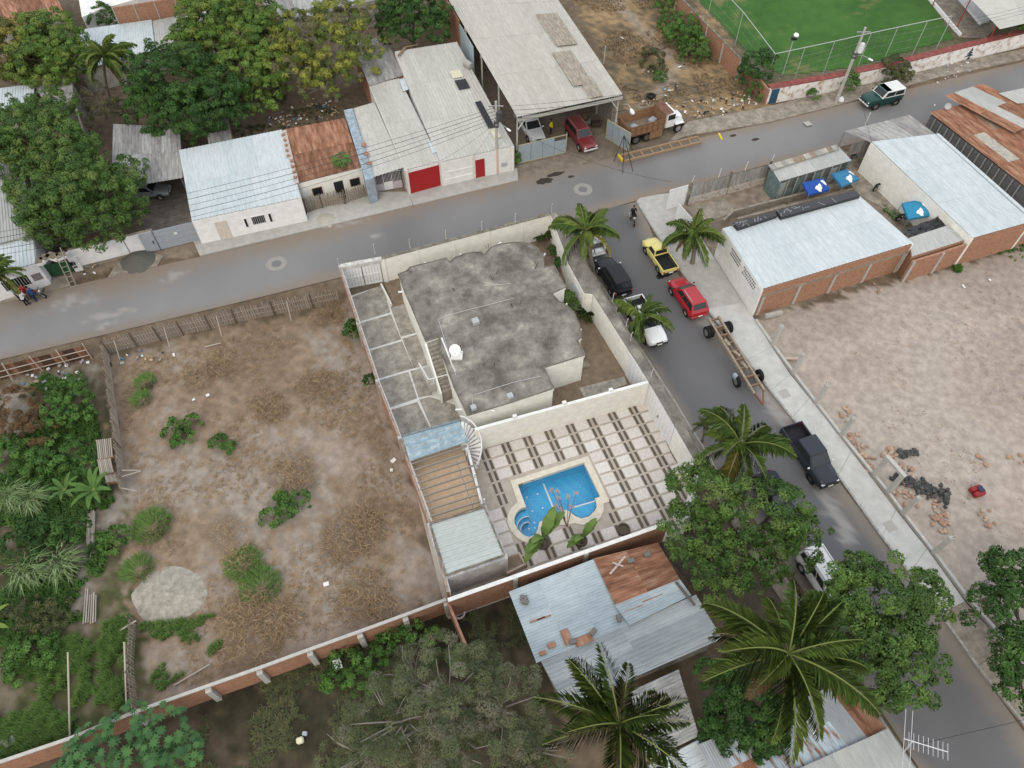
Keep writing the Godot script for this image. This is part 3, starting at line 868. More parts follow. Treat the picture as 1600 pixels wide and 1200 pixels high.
# ================================================================ pool, patio, barbecue shed
func loop_hole(g: Geo, outer: PackedVector2Array, hole: PackedVector2Array, y: float):
	var best := [0, 0]
	var bd := 1e9
	for i in outer.size():
		for j in hole.size():
			if outer[i].distance_to(hole[j]) < bd: bd = outer[i].distance_to(hole[j]); best = [i, j]
	var area := func(p):
		var s := 0.0
		for i in p.size(): s += p[i].cross(p[(i + 1) % p.size()])
		return s
	var h := hole.duplicate()
	var jj: int = best[1]
	if area.call(outer) * area.call(hole) > 0:
		h.reverse()
		jj = hole.size() - 1 - jj
	var k := PackedVector2Array()
	for i in outer.size() + 1: k.append(outer[(best[0] + i) % outer.size()])
	for j in h.size() + 1: k.append(h[(jj + j) % h.size()])
	var ids := Geometry2D.triangulate_polygon(k)
	for i in range(0, ids.size(), 3):
		var t := [k[ids[i]], k[ids[i + 1]], k[ids[i + 2]]]
		if (t[1] - t[0]).cross(t[2] - t[0]) > 0: t.reverse()
		g.tri(Vector3(t[0].x, y, t[0].y), Vector3(t[1].x, y, t[1].y), Vector3(t[2].x, y, t[2].y), Vector3.UP, Vector3.UP, Vector3.UP)
func sides(g: Geo, p: PackedVector2Array, y0: float, y1: float, inward := false):
	var s := 0.0
	for i in p.size(): s += p[i].cross(p[(i + 1) % p.size()])
	for i in p.size():
		var a := p[i]
		var b := p[(i + 1) % p.size()]
		if (s < 0) != inward:
			var x := a
			a = b
			b = x
		g.quad(Vector3(b.x, y0, b.y), Vector3(a.x, y0, a.y), Vector3(a.x, y1, a.y), Vector3(b.x, y1, b.y))
func build_pool():
	var P := func(x, y): return [790 + x / 8.0, 710 + y / 8.0]
	var wl := []
	for q in [[152, 375], [980, 100], [1185, 525], [1118, 548], [1135, 600], [1140, 650], [1110, 710], [1040, 775], [950, 800], [870, 770], [810, 720], [760, 690], [600, 745], [520, 790], [420, 850], [400, 940], [380, 985], [330, 1025], [280, 1030], [210, 1000], [150, 930], [112, 860], [112, 790], [140, 720], [190, 675], [255, 655]]: wl.append(P.call(q[0], q[1]))
	var ol := []
	for q in [[60, 330], [1030, 20], [1300, 585], [1225, 610], [1225, 700], [1190, 790], [1130, 840], [960, 880], [860, 860], [760, 880], [640, 880], [520, 960], [470, 1040], [370, 1100], [270, 1105], [150, 1050], [70, 960], [25, 860], [25, 760], [70, 670], [150, 600]]: ol.append(P.call(q[0], q[1]))
	var water := poly(wl, 0.06)
	var coping := poly(ol, 0.06)
	var patio := poly([[745, 703], [800, 690], [1012, 622], [1045, 672], [1090, 745], [1060, 838], [700, 968], [640, 730]], 0.0)
	var t := thing("swimming_pool", "turquoise tiled swimming pool with round step bay and cream coping", "pool")
	var ct := Vector3.ZERO
	var g := Geo.new()
	loop_hole(g, coping, water, 0.06)
	sides(g, coping, 0.0, 0.06)
	sides(g, water, -0.25, 0.06, true)
	part(t, "coping", g, M("pool_coping", [0.66, 0.62, 0.52], 0.85, "plaster", 0.3))
	var tile := M("pool_tile", [1.0, 1.0, 1.0], 0.3, "pooltile", 0.5)
	g = Geo.new()
	var basin := Geometry2D.offset_polygon(water, 0.02)[0]
	sides(g, basin, -1.25, -0.02, true)
	var ids := Geometry2D.triangulate_polygon(basin)
	for i in range(0, ids.size(), 3):
		var q := [basin[ids[i]], basin[ids[i + 1]], basin[ids[i + 2]]]
		if (q[1] - q[0]).cross(q[2] - q[0]) > 0: q.reverse()
		g.tri(Vector3(q[0].x, -1.25, q[0].y), Vector3(q[1].x, -1.25, q[1].y), Vector3(q[2].x, -1.25, q[2].y), Vector3.UP, Vector3.UP, Vector3.UP)
	part(t, "basin", g, tile)
	var ledge := func(pts, y0, y1, m, nm):
		var k := Geo.new()
		var a := []
		for q in pts: a.append(P.call(q[0], q[1]))
		k.prism(poly(a, y1), y0, y1)
		part(t, nm, k, m)
	var line := M("pool_line", [0.75, 0.8, 0.82], 0.4, "grain", 1.0)
	var ring := []
	var ring2 := []
	for k in 21:
		var a := -2.75 + 4.4 * k / 20.0
		ring.append([270 + 118 * cos(PI - a), 860 + 118 * sin(PI - a)]); ring2.append([270 + 66 * cos(a), 880 + 66 * sin(a)])
	# steps of the round bay: two crescents, each with a white nosing
	for s in [[150.0, 205.0, -0.45], [102.0, 150.0, -0.8]]:
		var arc := []
		for k in 15:
			var a := 1.0 + 3.75 * k / 14.0
			arc.append([275 + s[1] * cos(a), 870 + s[1] * sin(a) * 0.98])
		for k in 15:
			var a := 1.0 + 3.75 * (14 - k) / 14.0
			arc.append([290 + s[0] * cos(a), 880 + s[0] * sin(a) * 0.93])
		var clip := PackedVector2Array()
		var ap := []
		for q in arc: ap.append(P.call(q[0], q[1]))
		var res := Geometry2D.intersect_polygons(poly(ap, 0.0), Geometry2D.offset_polygon(water, -0.03)[0])
		for r in res:
			var k := Geo.new()
			k.prism(r, -1.2, s[2])
			part(t, "step", k, tile)
		var nose := []
		for k in 15:
			var a := 1.0 + 3.75 * k / 14.0
			var q: Array = P.call(290 + s[0] * cos(a), 880 + s[0] * sin(a) * 0.93)
			var w := G(q[0], q[1], 0.0)
			w.y = s[2] + 0.01
			if inside(w.x, w.z, water): nose.append(w)
		if nose.size() > 2: stick(t, "nosing", nose, 0.04, line, 5)
	ledge.call([[860, 655], [1118, 580], [1135, 640], [1100, 715], [1030, 770], [950, 795], [875, 765], [820, 715]], -1.22, -0.55, tile, "seat_ledge")
	ledge.call([[855, 652], [1116, 574], [1120, 588], [862, 668]], -1.2, -0.52, line, "nosing")
	ledge.call([[455, 350], [475, 345], [620, 700], [598, 706]], -1.246, -1.2, line, "lane_line")
	ledge.call([[1000, 180], [1020, 175], [1150, 530], [1130, 535]], -1.24, -0.7, tile, "wall_ledge")
	g = Geo.new()
	var wp := Geometry2D.offset_polygon(water, 0.01)[0]
	ids = Geometry2D.triangulate_polygon(wp)
	for i in range(0, ids.size(), 3):
		var q := [wp[ids[i]], wp[ids[i + 1]], wp[ids[i + 2]]]
		if (q[1] - q[0]).cross(q[2] - q[0]) > 0: q.reverse()
		g.tri(Vector3(q[0].x, -0.2, q[0].y), Vector3(q[1].x, -0.2, q[1].y), Vector3(q[2].x, -0.2, q[2].y), Vector3.UP, Vector3.UP, Vector3.UP)
	var wm := plain("pool_water", [0.5, 0.85, 0.95], 0.03)
	wm.transparency = BaseMaterial3D.TRANSPARENCY_ALPHA
	wm.albedo_color.a = 0.03
	wm.metallic_specular = 0.3
	part(t, "water", g, wm)
	# drain spots
	for q in [[290, 855], [360, 850], [290, 925], [365, 915], [265, 535], [400, 490], [465, 665], [335, 705]]:
		var k := Geo.new()
		var e: Array = P.call(q[0], q[1])
		var w := G(e[0], e[1], -1.2)
		k.ring(Vector3(w.x, -1.25, w.z), Vector3.UP, [[0, 0.07], [0.02, 0.07], [0.02, 0.001]], 8, false)
		part(t, "drain", k, line)
	# patio floor and its tiles
	g = Geo.new()
	loop_hole(g, patio, coping, 0.002)
	sides(g, coping, -0.2, 0.002, true)
	var floor_ := struct("patio", g, M("patio_screed", [0.44, 0.395, 0.34], 0.92, "plaster", 0.2))
	var o := G(842.5, 684.5)
	var sa := (G(1005, 635) - o) / 5.0
	var sb := (G(1021.25, 810) - G(940, 655)) / 9.0
	var ua := sa.normalized()
	var ub := sb.normalized()
	var lm := [M("tile_pale", [0.64, 0.6, 0.565], 0.5, "plaster", 0.5), M("tile_pink", [0.61, 0.565, 0.53], 0.5, "plaster", 0.6), M("tile_white", [0.67, 0.64, 0.61], 0.5, "plaster", 0.4)]
	var dm := [M("tile_dark", [0.13, 0.115, 0.1], 0.7, "grain", 0.7), M("tile_brown", [0.16, 0.135, 0.11], 0.7, "grain", 0.7)]
	var bas := Basis(ua, Vector3.UP, ua.cross(Vector3.UP))
	var tl := Geo.new()
	tl.box(Vector3.ZERO, Vector3(1.0, 0.02, sb.length() - 0.17), bas)
	var tmesh := tl.mesh()
	var ds := Geo.new()
	ds.box(Vector3.ZERO, Vector3(0.2, 0.016, sb.length() - 0.17), bas)
	var dmesh := ds.mesh()
	var keep := Geometry2D.offset_polygon(patio, -0.35)[0]
	var away := Geometry2D.offset_polygon(coping, 0.42)[0]
	var away2 := Geometry2D.offset_polygon(coping, 0.2)[0]
	var bbq := poly([[640, 700], [735, 690], [760, 760], [792, 868], [700, 960]], 0.0)
	for j in range(-4, 17):
		for i in range(-5, 10):
			var c := o + sa * i + sb * j
			if inside(c.x, c.z, keep) and not inside(c.x, c.z, away) and not inside(c.x, c.z, bbq): part(floor_, "tile", tmesh, lm[rng.randi() % 3], c + Vector3(0, 0.012, 0))
			for e in [0.38, 0.615]:
				var d: Vector3 = c + sa * e
				if inside(d.x, d.z, keep) and not inside(d.x, d.z, away2) and not inside(d.x, d.z, bbq): part(floor_, "dark_tile", dmesh, dm[rng.randi() % 2], d + Vector3(0, 0.01, 0))
	# flower-bed borders
	var bed := Geo.new()
	bed.prism(poly([[1040, 690], [1046, 683], [1075, 728], [1068, 736], [1052, 716]], 0.0), 0.0, 0.1)
	struct("flower_bed", bed, M("garden"))
	bed = Geo.new()
	bed.prism(poly([[783, 872], [812, 862], [822, 882], [792, 897]], 0.5), 0.0, 0.5)
	var pb := thing("planter_box", "square brick planter of dark soil in the patio corner beside the shed", "planter")
	part(pb, "box", bed, M("planter_pink", [0.5, 0.4, 0.34], 0.9, "plaster", 0.4))
	var ps := Geo.new()
	ps.prism(poly([[787, 873], [810, 865], [818, 880], [794, 892]], 0.52), 0.45, 0.515)
	part(pb, "soil", ps, M("garden"))
	for q in [[[848, 849], "dark stone planter ring at the foot of the leaning banana plant"], [[907, 845], "dark stone planter ring around the small banana stem"], [[974, 828], "empty half-round stone planter against the patio's brick wall"]]:
		var k := Geo.new()
		k.ring(G(q[0][0], q[0][1]), Vector3.UP, [[0.02, 0.5], [0.22, 0.46], [0.22, 0.36], [0.1, 0.34], [0.1, 0.01], [0.02, 0.01]], 20)
		solo("planter_ring", k, M("planter_stone", [0.14, 0.12, 0.095], 0.95, "soil", 0.4), q[1], "planter", "stone planter rings on the patio")
	build_barbecue()
func build_barbecue():
	var white := M("white_plaster")
	var t := thing("barbecue_shed", "narrow lean-to with faded blue slab, open rafters and ribbed tin roof", "shed")
	var b0 := [G(629, 682, 2.9), G(718, 657, 2.9), G(731, 689, 2.9), G(640, 720, 2.9)]
	var g := Geo.new()
	var pl := PackedVector2Array()
	for e in b0: pl.append(Vector2(e.x, e.z))
	g.prism(pl, 2.75, 2.9)
	part(t, "blue_slab", g, M("blue_slab", [0.4, 0.5, 0.55], 0.85, "blotch", 0.2)).set_meta("label", "faded sky-blue concrete slab streaked with beige dirt")
	for k in 4:
		var a: Vector3 = b0[0].lerp(b0[3], 0.1 + 0.27 * k)
		var b: Vector3 = b0[1].lerp(b0[2], 0.1 + 0.27 * k)
		var s := Geo.new()
		s.tube([a + Vector3(0.25, 0.0, 0), b - Vector3(0.15, 0.0, 0)], [0.05], 6)
		part(t, "slab_rib", s, M("blue_rib", [0.27, 0.4, 0.5], 0.85, "plaster", 0.3))
	var rim := Geo.new()
	wallg(rim, Vector3(b0[0].x, 2.902, b0[0].z), Vector3(b0[1].x, 2.902, b0[1].z), 3.0, 3.0, 0.12)
	part(t, "slab_rim", rim, M("blue_grey", [0.25, 0.31, 0.35], 0.9, "blotch", 0.3))
	# terrace floor under the rafters, walls and posts
	g = Geo.new()
	g.prism(poly([[640, 722], [720, 692], [752, 790], [672, 818]], 1.7), -0.05, 1.7)
	part(t, "terrace", g, M("terrace_tan", [0.55, 0.4, 0.27], 0.85, "plaster", 0.3))
	var c := [G(640, 720, 2.6), G(725, 692, 2.6), G(760, 790, 2.6), G(675, 816, 2.6)]
	for k in 9:
		var a: Vector3 = c[0].lerp(c[3], 0.06 + k * 0.107)
		var b: Vector3 = c[1].lerp(c[2], 0.06 + k * 0.107)
		beam(t, "rafter", a, a.lerp(b, 0.93 if k % 3 else 1.03), 0.09, 0.14, M("rafter", [0.3, 0.27, 0.24], 0.85, "grain", 0.6))
	beam(t, "purlin", c[0], c[3], 0.12, 0.14, M("purlin", [0.5, 0.48, 0.45], 0.8, "grain", 0.6))
	beam(t, "purlin", c[0].lerp(c[1], 0.77) + Vector3(0, -0.1, 0), c[3].lerp(c[2], 0.77) + Vector3(0, -0.1, 0), 0.06, 0.1, M("rafter"))
	# white balustrade edge of the terrace
	var e0 := G(729, 696, 1.7)
	var e1 := G(753, 790, 1.7)
	wall(t, "terrace_edge", Vector3(e0.x, 1.5, e0.z), Vector3(e1.x, 1.5, e1.z), 2.0, 0.18, white)
	for k in 3:
		var q: Vector3 = c[1].lerp(c[2], 0.1 + 0.4 * k)
		stick(t, "post", [Vector3(q.x, 0, q.z), q], 0.06, white)
	# tin roof part with its stained block wall
	var r := [G(672, 819, 3.0), G(757, 793, 3.0), G(788, 868, 2.85), G(697, 899, 2.85)]
	sheets(t, [r[0], r[3], r[2], r[1]], 5, 1, 0.34, 0.06, [M("tin_pale", [0.46, 0.495, 0.485], 0.55, "metal", 0.3, "u"), M("tin_pale2", [0.43, 0.465, 0.455], 0.55, "metal", 0.3, "u")])
	under(t, r, -0.08, M("block_wall", [0.7, 0.7, 0.71], 0.92, "blotch", 0.22), [], 0.2, 0.14)
	for k in 4: wall(t, "roof_rim", r[k] + Vector3(0, 0.006 + 0.003 * k, 0), r[(k + 1) % 4] + Vector3(0, 0.006 + 0.003 * k, 0), r[k].y + 0.1 + 0.003 * k, 0.12, M("coping"), r[(k + 1) % 4].y + 0.1 + 0.003 * k)
	# white spiral stair
	var s := thing("spiral_stair", "white concrete spiral stair curling up to the tan terrace", "stair", G(727, 718, 0.0))
	for k in 13:
		var a0 := -1.75 + 0.2 * k
		var st := Geo.new()
		var y := 2.85 - 0.19 * k
		var q := []
		for e in [[a0, 0.25], [a0, 1.25], [a0 + 0.17, 1.25], [a0 + 0.17, 0.25]]: q.append(Vector3(cos(e[0]) * e[1], 0, sin(e[0]) * e[1] * 1.25))
		var pz := PackedVector2Array()
		for e in q: pz.append(Vector2(e.x, e.z))
		st.prism(pz, y - 0.14, y)
		part(s, "step", st, white)
	var rl := []
	for k in 15: rl.append(Vector3(cos(-1.75 + 0.19 * k) * 1.3, 3.5 - 0.17 * k, sin(-1.75 + 0.19 * k) * 1.3 * 1.25))
	stick(s, "handrail", rl, 0.06, white)
	var core := Geo.new()
	core.tube([Vector3(0, 0, 0), Vector3(0, 2.8, 0)], [0.24], 12)
	part(s, "core", core, white)

# ================================================================ houses across the wide street
func rf(a: Array) -> Array:
	var o := []
	for q in a: o.append(G(q[0], q[1], q[2]))
	return o
func tin(key: String) -> Array:
	var d := {"white": [[0.505, 0.56, 0.585], [0.48, 0.54, 0.565], [0.525, 0.575, 0.6]], "grey": [[0.4, 0.41, 0.4], [0.37, 0.385, 0.375], [0.43, 0.435, 0.42]], "greige": [[0.46, 0.455, 0.42], [0.44, 0.435, 0.4], [0.48, 0.475, 0.44]],
		"zinc": [[0.36, 0.39, 0.41], [0.31, 0.34, 0.36], [0.4, 0.43, 0.45]], "blue": [[0.39, 0.455, 0.49], [0.42, 0.485, 0.52], [0.36, 0.42, 0.46]], "dirty": [[0.4, 0.39, 0.37], [0.34, 0.33, 0.32], [0.46, 0.46, 0.45]]}
	var o := []
	if key == "rust":
		for k in 3: o.append(M("rust_%s" % "abc"[k], [[1.0, 0.98, 0.94], [0.82, 0.8, 0.78], [1.15, 1.12, 1.08]][k], 0.8, "rust", 0.1, "u"))
	elif key == "zincrust":
		for k in 3: o.append(M("zincrust_%s" % "abc"[k], [[1.0, 1.0, 1.0], [0.86, 0.87, 0.88], [1.1, 1.1, 1.12]][k], 0.6, "zincrust", 0.12, "u"))
	else:
		for k in 3: o.append(M("%s_tin_%s" % [key, "abc"[k]], d[key][k], 0.55, "metal" if key != "dirty" else "blotch", 0.12, "u"))
	return o
func house(nm: String, label: String, rc: Array, nu: int, nv: int, key: String, wm, eave := 0.15, skip := [], pitch := 0.3, amp := 0.035, cat := "house") -> Array:
	var t := thing(nm, label, cat)
	sheets(t, rc, nu, nv, pitch, amp, tin(key))
	var q := under(t, rc, eave, wm, skip)
	return [t, flat(q[3]), flat(q[2]), q]
func build_northwest():
	var white := M("white_plaster")
	var bright := M("white_paint", [0.8, 0.8, 0.8], 0.8, "plaster", 0.2)
	var dingy := M("dingy_plaster", [0.5, 0.48, 0.44], 0.9, "blotch", 0.2)
	var brick := M("brick")
	var steel := plain("steel")
	# brown roof, far corner
	house("house", "house with brown corrugated roof beside the yellowish tree", rf([[-70, -40, 3.2], [76, -30, 3.2], [104, 27, 2.9], [-30, 55, 2.9]]), 6, 2, "rust", dingy)
	# white lean-to with brick gable wall behind
	var t := thing("house", "long house with bare brick upper wall behind white tin lean-to roofs", "house")
	sheets(t, rf([[124, 47, 3.3], [237, 31, 3.3], [243, 78, 2.9], [121, 112, 2.9]]), 6, 2, 0.3, 0.03, tin("white"))
	sheets(t, rf([[238, 33, 3.2], [322, 16, 3.2], [330, 58, 2.8], [244, 80, 2.8]]), 5, 2, 0.3, 0.03, tin("grey"))
	under(t, rf([[124, 47, 3.1], [320, 18, 3.1], [328, 58, 2.8], [122, 110, 2.8]]), 0.2, dingy)
	var ba := flat(G(186, 37, 3.3))
	var bb := flat(G(312, 17, 3.3))
	wall(t, "brick_wall", ba, bb, 5.2, 0.2, brick)
	for k in 5:
		var d := (bb - ba) / 4.0
		var q := ba + d * k
		wall(t, "pillar", q - d * 0.025 + Vector3(0.03, 0, 0.06), q + d * 0.025 + Vector3(0.03, 0, 0.06), 5.25, 0.16, M("concrete"))
	var g := Geo.new()
	g.prism(poly([[118, -30], [230, -40], [215, -2], [156, 15], [128, 27]], 3.6), -0.04, 3.6)
	solo("house", g, white, "flat white roof block behind the brick upper wall", "house")
	house("house", "long pale grey tin roof half hidden behind the yellow-green tree", rf([[400, -34, 3.4], [560, -60, 3.4], [590, 0, 3.0], [425, 40, 3.0]]), 8, 2, "dirty", dingy)
	# small white roof and grey patio slab
	house("house", "small white-roofed house wedged under the palm and mango trees", rf([[-30, 142, 2.9], [54, 131, 2.9], [52, 166, 2.7], [-30, 184, 2.7]]), 5, 1, "white", dingy)
	g = Geo.new()
	g.prism(poly([[55, 135], [113, 127], [115, 160], [72, 166]], 2.8), -0.04, 2.8)
	solo("outhouse", g, M("outhouse_grey", [0.36, 0.35, 0.34], 0.95, "blotch", 0.18), "grey stained concrete outhouse beside the small white roof", "outhouse")
	t = thing("boundary_wall", "grey plastered alley wall beside the bare yard shrub", "wall")
	wall(t, "wall", flat(G(113, 150, 2.2)), flat(G(132, 213, 2.2)), 2.2, 0.2, M("concrete_dusty"))
	# grey carport
	var h: Array = house("carport", "open grey tin carport between mango tree and white-roofed house", rf([[177, 194, 3.4], [281, 199, 3.4], [286, 278, 2.9], [174, 297, 2.9]]), 7, 2, "dirty", dingy, 0.3, [1, 2, 3], 0.3, 0.03, "carport")
	for k in 4: stick(h[0], "post", [flat(h[3][k]), h[3][k]], 0.06, steel)
	g = Geo.new()
	g.prism(poly([[205, 300], [292, 280], [310, 376], [240, 392], [222, 350]], 0.02), -0.1, 0.02)
	struct("driveway", g, M("driveway", [0.24, 0.21, 0.185], 0.95, "blotch", 0.12))
	# white-roofed house with barred window
	h = house("house", "low house with white ribbed roof and barred window on the white front", rf([[280, 235, 3.4], [440, 203, 3.4], [470, 309, 2.9], [300, 345, 2.9]]), 10, 2, "white", bright, 0.06)
	var w: float = h[1].distance_to(h[2])
	panel(h[0], "door", h[1], h[2], w * 0.17, w * 0.17 + 1.1, 0.1, 2.2, 0.1, 0.05, M("door_beige", [0.6, 0.54, 0.48], 0.7, "plaster", 0.4))
	window_on(h[0], h[1], h[2], w * 0.5, w * 0.5 + 1.3, 1.0, 2.0, 0.09, bright, 6)
	window_on(h[0], h[1], h[2], w * 0.43, w * 0.43 + 0.35, 0.9, 2.0, 0.09, bright)
	window_on(h[0], h[1], h[2], w * 0.66, w * 0.66 + 0.35, 0.9, 2.0, 0.09, bright)
	# rusty roof
	h = house("house", "small house with rust-red corrugated roof and cream front behind the bamboo fence", rf([[443, 203, 3.4], [538, 185, 3.4], [565, 262, 2.9], [466, 286, 2.9]]), 8, 2, "rust", M("cream"), 0.1, [], 0.22)
	w = h[1].distance_to(h[2])
	window_on(h[0], h[1], h[2], w * 0.16, w * 0.16 + 1.0, 1.0, 1.9, 0.09, M("frame_brown", [0.22, 0.12, 0.08], 0.8, "grain", 0.8))
	window_on(h[0], h[1], h[2], w * 0.78, w * 0.78 + 1.0, 1.0, 1.9, 0.09, M("frame_brown"))
	panel(h[0], "door", h[1], h[2], w * 0.52, w * 0.52 + 0.9, 0.0, 2.0, 0.1, 0.05, plain("door_black", [0.02, 0.02, 0.022], 0.6))
	var pr := rf([[440, 204, 3.5], [447, 203, 3.5], [467, 284, 3.1], [461, 287, 3.1]])
	g = Geo.new()
	g.hexa([flat(pr[3]), flat(pr[2]), flat(pr[1]), flat(pr[0]), pr[3], pr[2], pr[1], pr[0]])
	part(h[0], "parapet", g, M("parapet_worn", [0.6, 0.57, 0.54], 0.9, "whitewash", 0.3))
	for k in 9:
		g = Geo.new()
		var q: Vector3 = pr[0].lerp(pr[3], 0.1 + k * 0.1) + Vector3(R(0, 0.3), 0.1, 0)
		g.rbox(q, Vector3(0.3, 0.2, 0.25), 0.04, Basis(Vector3.UP, R(0, 3)))
		part(h[0], "loose_brick", g, M("brick_bit", [0.42, 0.24, 0.17], 0.9, "grain", 0.6))
	# narrow grey roof with blue parapet
	h = house("house", "narrow grey-roofed house with white barred porch and blue parapet", rf([[552, 170, 3.1], [585, 160, 3.1], [631, 262, 2.8], [584, 277, 2.8]]), 4, 2, "greige", dingy, 0.1, [2])
	pr = rf([[537, 172, 3.3], [551, 169, 3.3], [584, 277, 3.0], [571, 282, 3.0]])
	g = Geo.new()
	g.hexa([flat(pr[3]), flat(pr[2]), flat(pr[1]), flat(pr[0]), pr[3], pr[2], pr[1], pr[0]])
	part(h[0], "parapet", g, M("parapet_blue", [0.4, 0.48, 0.55], 0.9, "blotch", 0.25))
	var ga := flat(G(585, 300))
	var gb := flat(G(631, 291))
	panel(h[0], "porch_wall", ga, gb, 0, 2.9, 0, 0.8, 0, 0.15, M("lilac", [0.55, 0.5, 0.55], 0.85, "plaster", 0.3))
	for k in 20: panel(h[0], "bar", ga, gb, 0.1 + k * 0.14, 0.14 + k * 0.14, 0.8, 2.0, 0.0, 0.04, plain("bar_white"))
	var dg := panel(h[0], "porch_door", ga, gb, 1.05, 1.95, 0.05, 1.0, 0.1, 0.05, bright)
	for e in [1.05, 1.9]: panel(dg, "door_frame", ga, gb, e, e + 0.06, 0.05, 2.1, 0.1, 0.06, bright)
	panel(h[0], "top_rail", ga, gb, 0, 2.95, 2.0, 2.06, 0.0, 0.06, bright)
	for k in 3:
		g = Geo.new()
		g.rbox(pr[1].lerp(pr[2], 0.55 + k * 0.13) + Vector3(0, 0.1, 0.1), Vector3(0.4, 0.2, 0.5), 0.05, Basis(Vector3.UP, k * 0.8))
		part(h[0], "loose_brick", g, M("brick_bit"))
	# the long roof and the big roof
	t = thing("house", "long narrow roof in two lengths running back from the red garage door", "house")
	sheets(t, rf([[550, 70, 3.9], [601, 56, 3.9], [631, 118, 3.6], [577, 134, 3.6]]), 4, 1, 0.3, 0.035, tin("dirty"))
	var rl := rf([[577, 132, 3.5], [624, 123, 3.5], [687, 252, 2.95], [634, 266, 2.95]])
	sheets(t, rl, 4, 2, 0.3, 0.035, tin("greige"))
	var q1 := under(t, rl, 0.08, white)
	under(t, rf([[550, 70, 3.9], [601, 56, 3.9], [631, 118, 3.6], [577, 134, 3.6]]), 0.2, brick)
	var fa := flat(q1[3])
	var fb := flat(q1[2])
	var fw := fa.distance_to(fb)
	var rd := panel(t, "garage_door", fa, fb, 0.18, fw - 0.12, 0.05, 2.55, 0.12, 0.06, plain("door_red", [0.3, 0.01, 0.013], 0.45))
	for k in 9: panel(rd, "slat", fa, fb, 0.2, fw - 0.14, 0.12 + k * 0.27, 0.3 + k * 0.27, 0.155, 0.02, plain("door_red2", [0.32, 0.011, 0.014], 0.45))
	for e in [-0.1, fw - 0.1]: panel(t, "pillar", fa, fb, e, e + 0.24, 0, 2.95, 0.12, 0.2, M("pink_white", [0.7, 0.6, 0.57], 0.85, "plaster", 0.3))
	sheets(t, rf([[624, 124, 3.62], [632, 122, 3.62], [639, 140, 3.55], [630, 143, 3.55]]), 1, 1, 0.4, 0.02, [M("white_tin_a")], "ridge_flashing")
	sheets(t, rf([[668, 221, 3.12], [676, 219, 3.12], [684, 237, 3.06], [676, 240, 3.06]]), 1, 1, 0.4, 0.02, [M("white_tin_a")], "ridge_flashing")
	t = thing("house", "wide grey ribbed roof with black tarred skylights over the small red door", "house")
	var rb := rf([[617, 81, 4.3], [714, 66, 4.3], [803, 228, 3.0], [689, 253, 3.0]])
	sheets(t, rb, 11, 3, 0.3, 0.035, tin("greige"))
	var q2 := under(t, rb, 0.08, white)
	fa = flat(q2[3])
	fb = flat(q2[2])
	fw = fa.distance_to(fb)
	for y in [0.75, 1.6]: panel(t, "band", fa, fb, 0.2, fw * 0.42, y, y + 0.1, 0.12, 0.06, bright)
	panel(t, "door", fa, fb, fw * 0.46, fw * 0.46 + 0.95, 0.1, 2.3, 0.13, 0.06, plain("door_red"))
	panel(t, "doorstep", fa, fb, fw * 0.46 - 0.1, fw * 0.46 + 1.1, 0.05, 0.2, 0.35, 0.5, M("concrete"))
	panel(t, "pillar", fa, fb, fw * 0.43, fw * 0.43 + 0.18, 0, 2.95, 0.12, 0.16, M("pink_white"))
	panel(t, "pillar", fa, fb, fw - 0.25, fw, 0, 3.0, 0.13, 0.16, white)
	panel(t, "meter_box", fa, fb, fw * 0.83, fw * 0.83 + 0.55, 0.9, 1.3, 0.16, 0.16, M("vent_grey"))
	var up := Vector3(0, 0.12, 0)
	var patch := func(u0, v0, u1, v1, m): sheets(t, [bil(rb, u0, v0) + up, bil(rb, u1, v0) + up, bil(rb, u1, v1) + up, bil(rb, u0, v1) + up], 1, 1, 0.3, 0.035, [m], "roof_patch")
	var tar := M("tar", [0.03, 0.032, 0.036], 0.6, "grain", 0.5, "u")
	var yel := M("old_plastic", [0.62, 0.58, 0.45], 0.6, "plaster", 0.4, "u")
	patch.call(0.66, 0.28, 0.82, 0.35, yel)
	patch.call(0.66, 0.37, 0.83, 0.46, tar)
	patch.call(0.79, 0.59, 0.88, 0.83, tar)
	patch.call(0.8, 0.84, 0.9, 0.92, yel)
	g = Geo.new()
	var tk: Vector3 = rb[1].lerp(rb[2], 0.24) + Vector3(-0.6, 0.35, 0)
	g.tube([tk, tk + Vector3(0.15, 0, 0.05), tk + Vector3(0.75, 0, 0.75), tk + Vector3(0.85, 0, 0.85)], [0.3, 0.38, 0.38, 0.3], 12)
	solo("water_tank", g, M("tank_grey", [0.36, 0.36, 0.33], 0.6, "plaster", 0.5), "grey plastic drum lying on the wide grey roof", "tank")
	var wood := M("old_wood", [0.3, 0.19, 0.12], 0.9, "grain", 0.6)
	beam(thing("plank", "brown plank lying at the top end of the wide grey roof", "plank"), "board", G(622, 87, 4.5), G(634, 73, 4.55), 0.25, 0.06, wood)
	beam(thing("plank", "thin brown plank across the top edge of the wide grey roof", "plank"), "board", G(634, 73, 4.6), G(652, 70, 4.6), 0.1, 0.06, wood)
	# dovecote-like hut
	t = thing("hut", "tiny hut roofed with old grey corrugated sheets behind the white roof", "hut")
	sheets(t, rf([[321, 193, 2.4], [357, 186, 2.4], [359, 203, 2.7], [323, 209, 2.7]]), 3, 1, 0.22, 0.05, tin("dirty"))
	sheets(t, rf([[323, 209, 2.7], [359, 203, 2.7], [363, 218, 2.3], [326, 225, 2.3]]), 3, 1, 0.22, 0.05, tin("dirty"))
	under(t, rf([[323, 193, 2.3], [356, 187, 2.3], [361, 217, 2.25], [327, 223, 2.25]]), 0.15, wood)
	# house at the street corner on the far west
	h = house("house", "white street house with pale blue ribbed porch roof and dark window", rf([[-30, 384, 3.0], [52, 366, 3.0], [56, 411, 2.7], [-30, 438, 2.7]]), 7, 1, "white", bright, 0.05)
	w = h[1].distance_to(h[2])
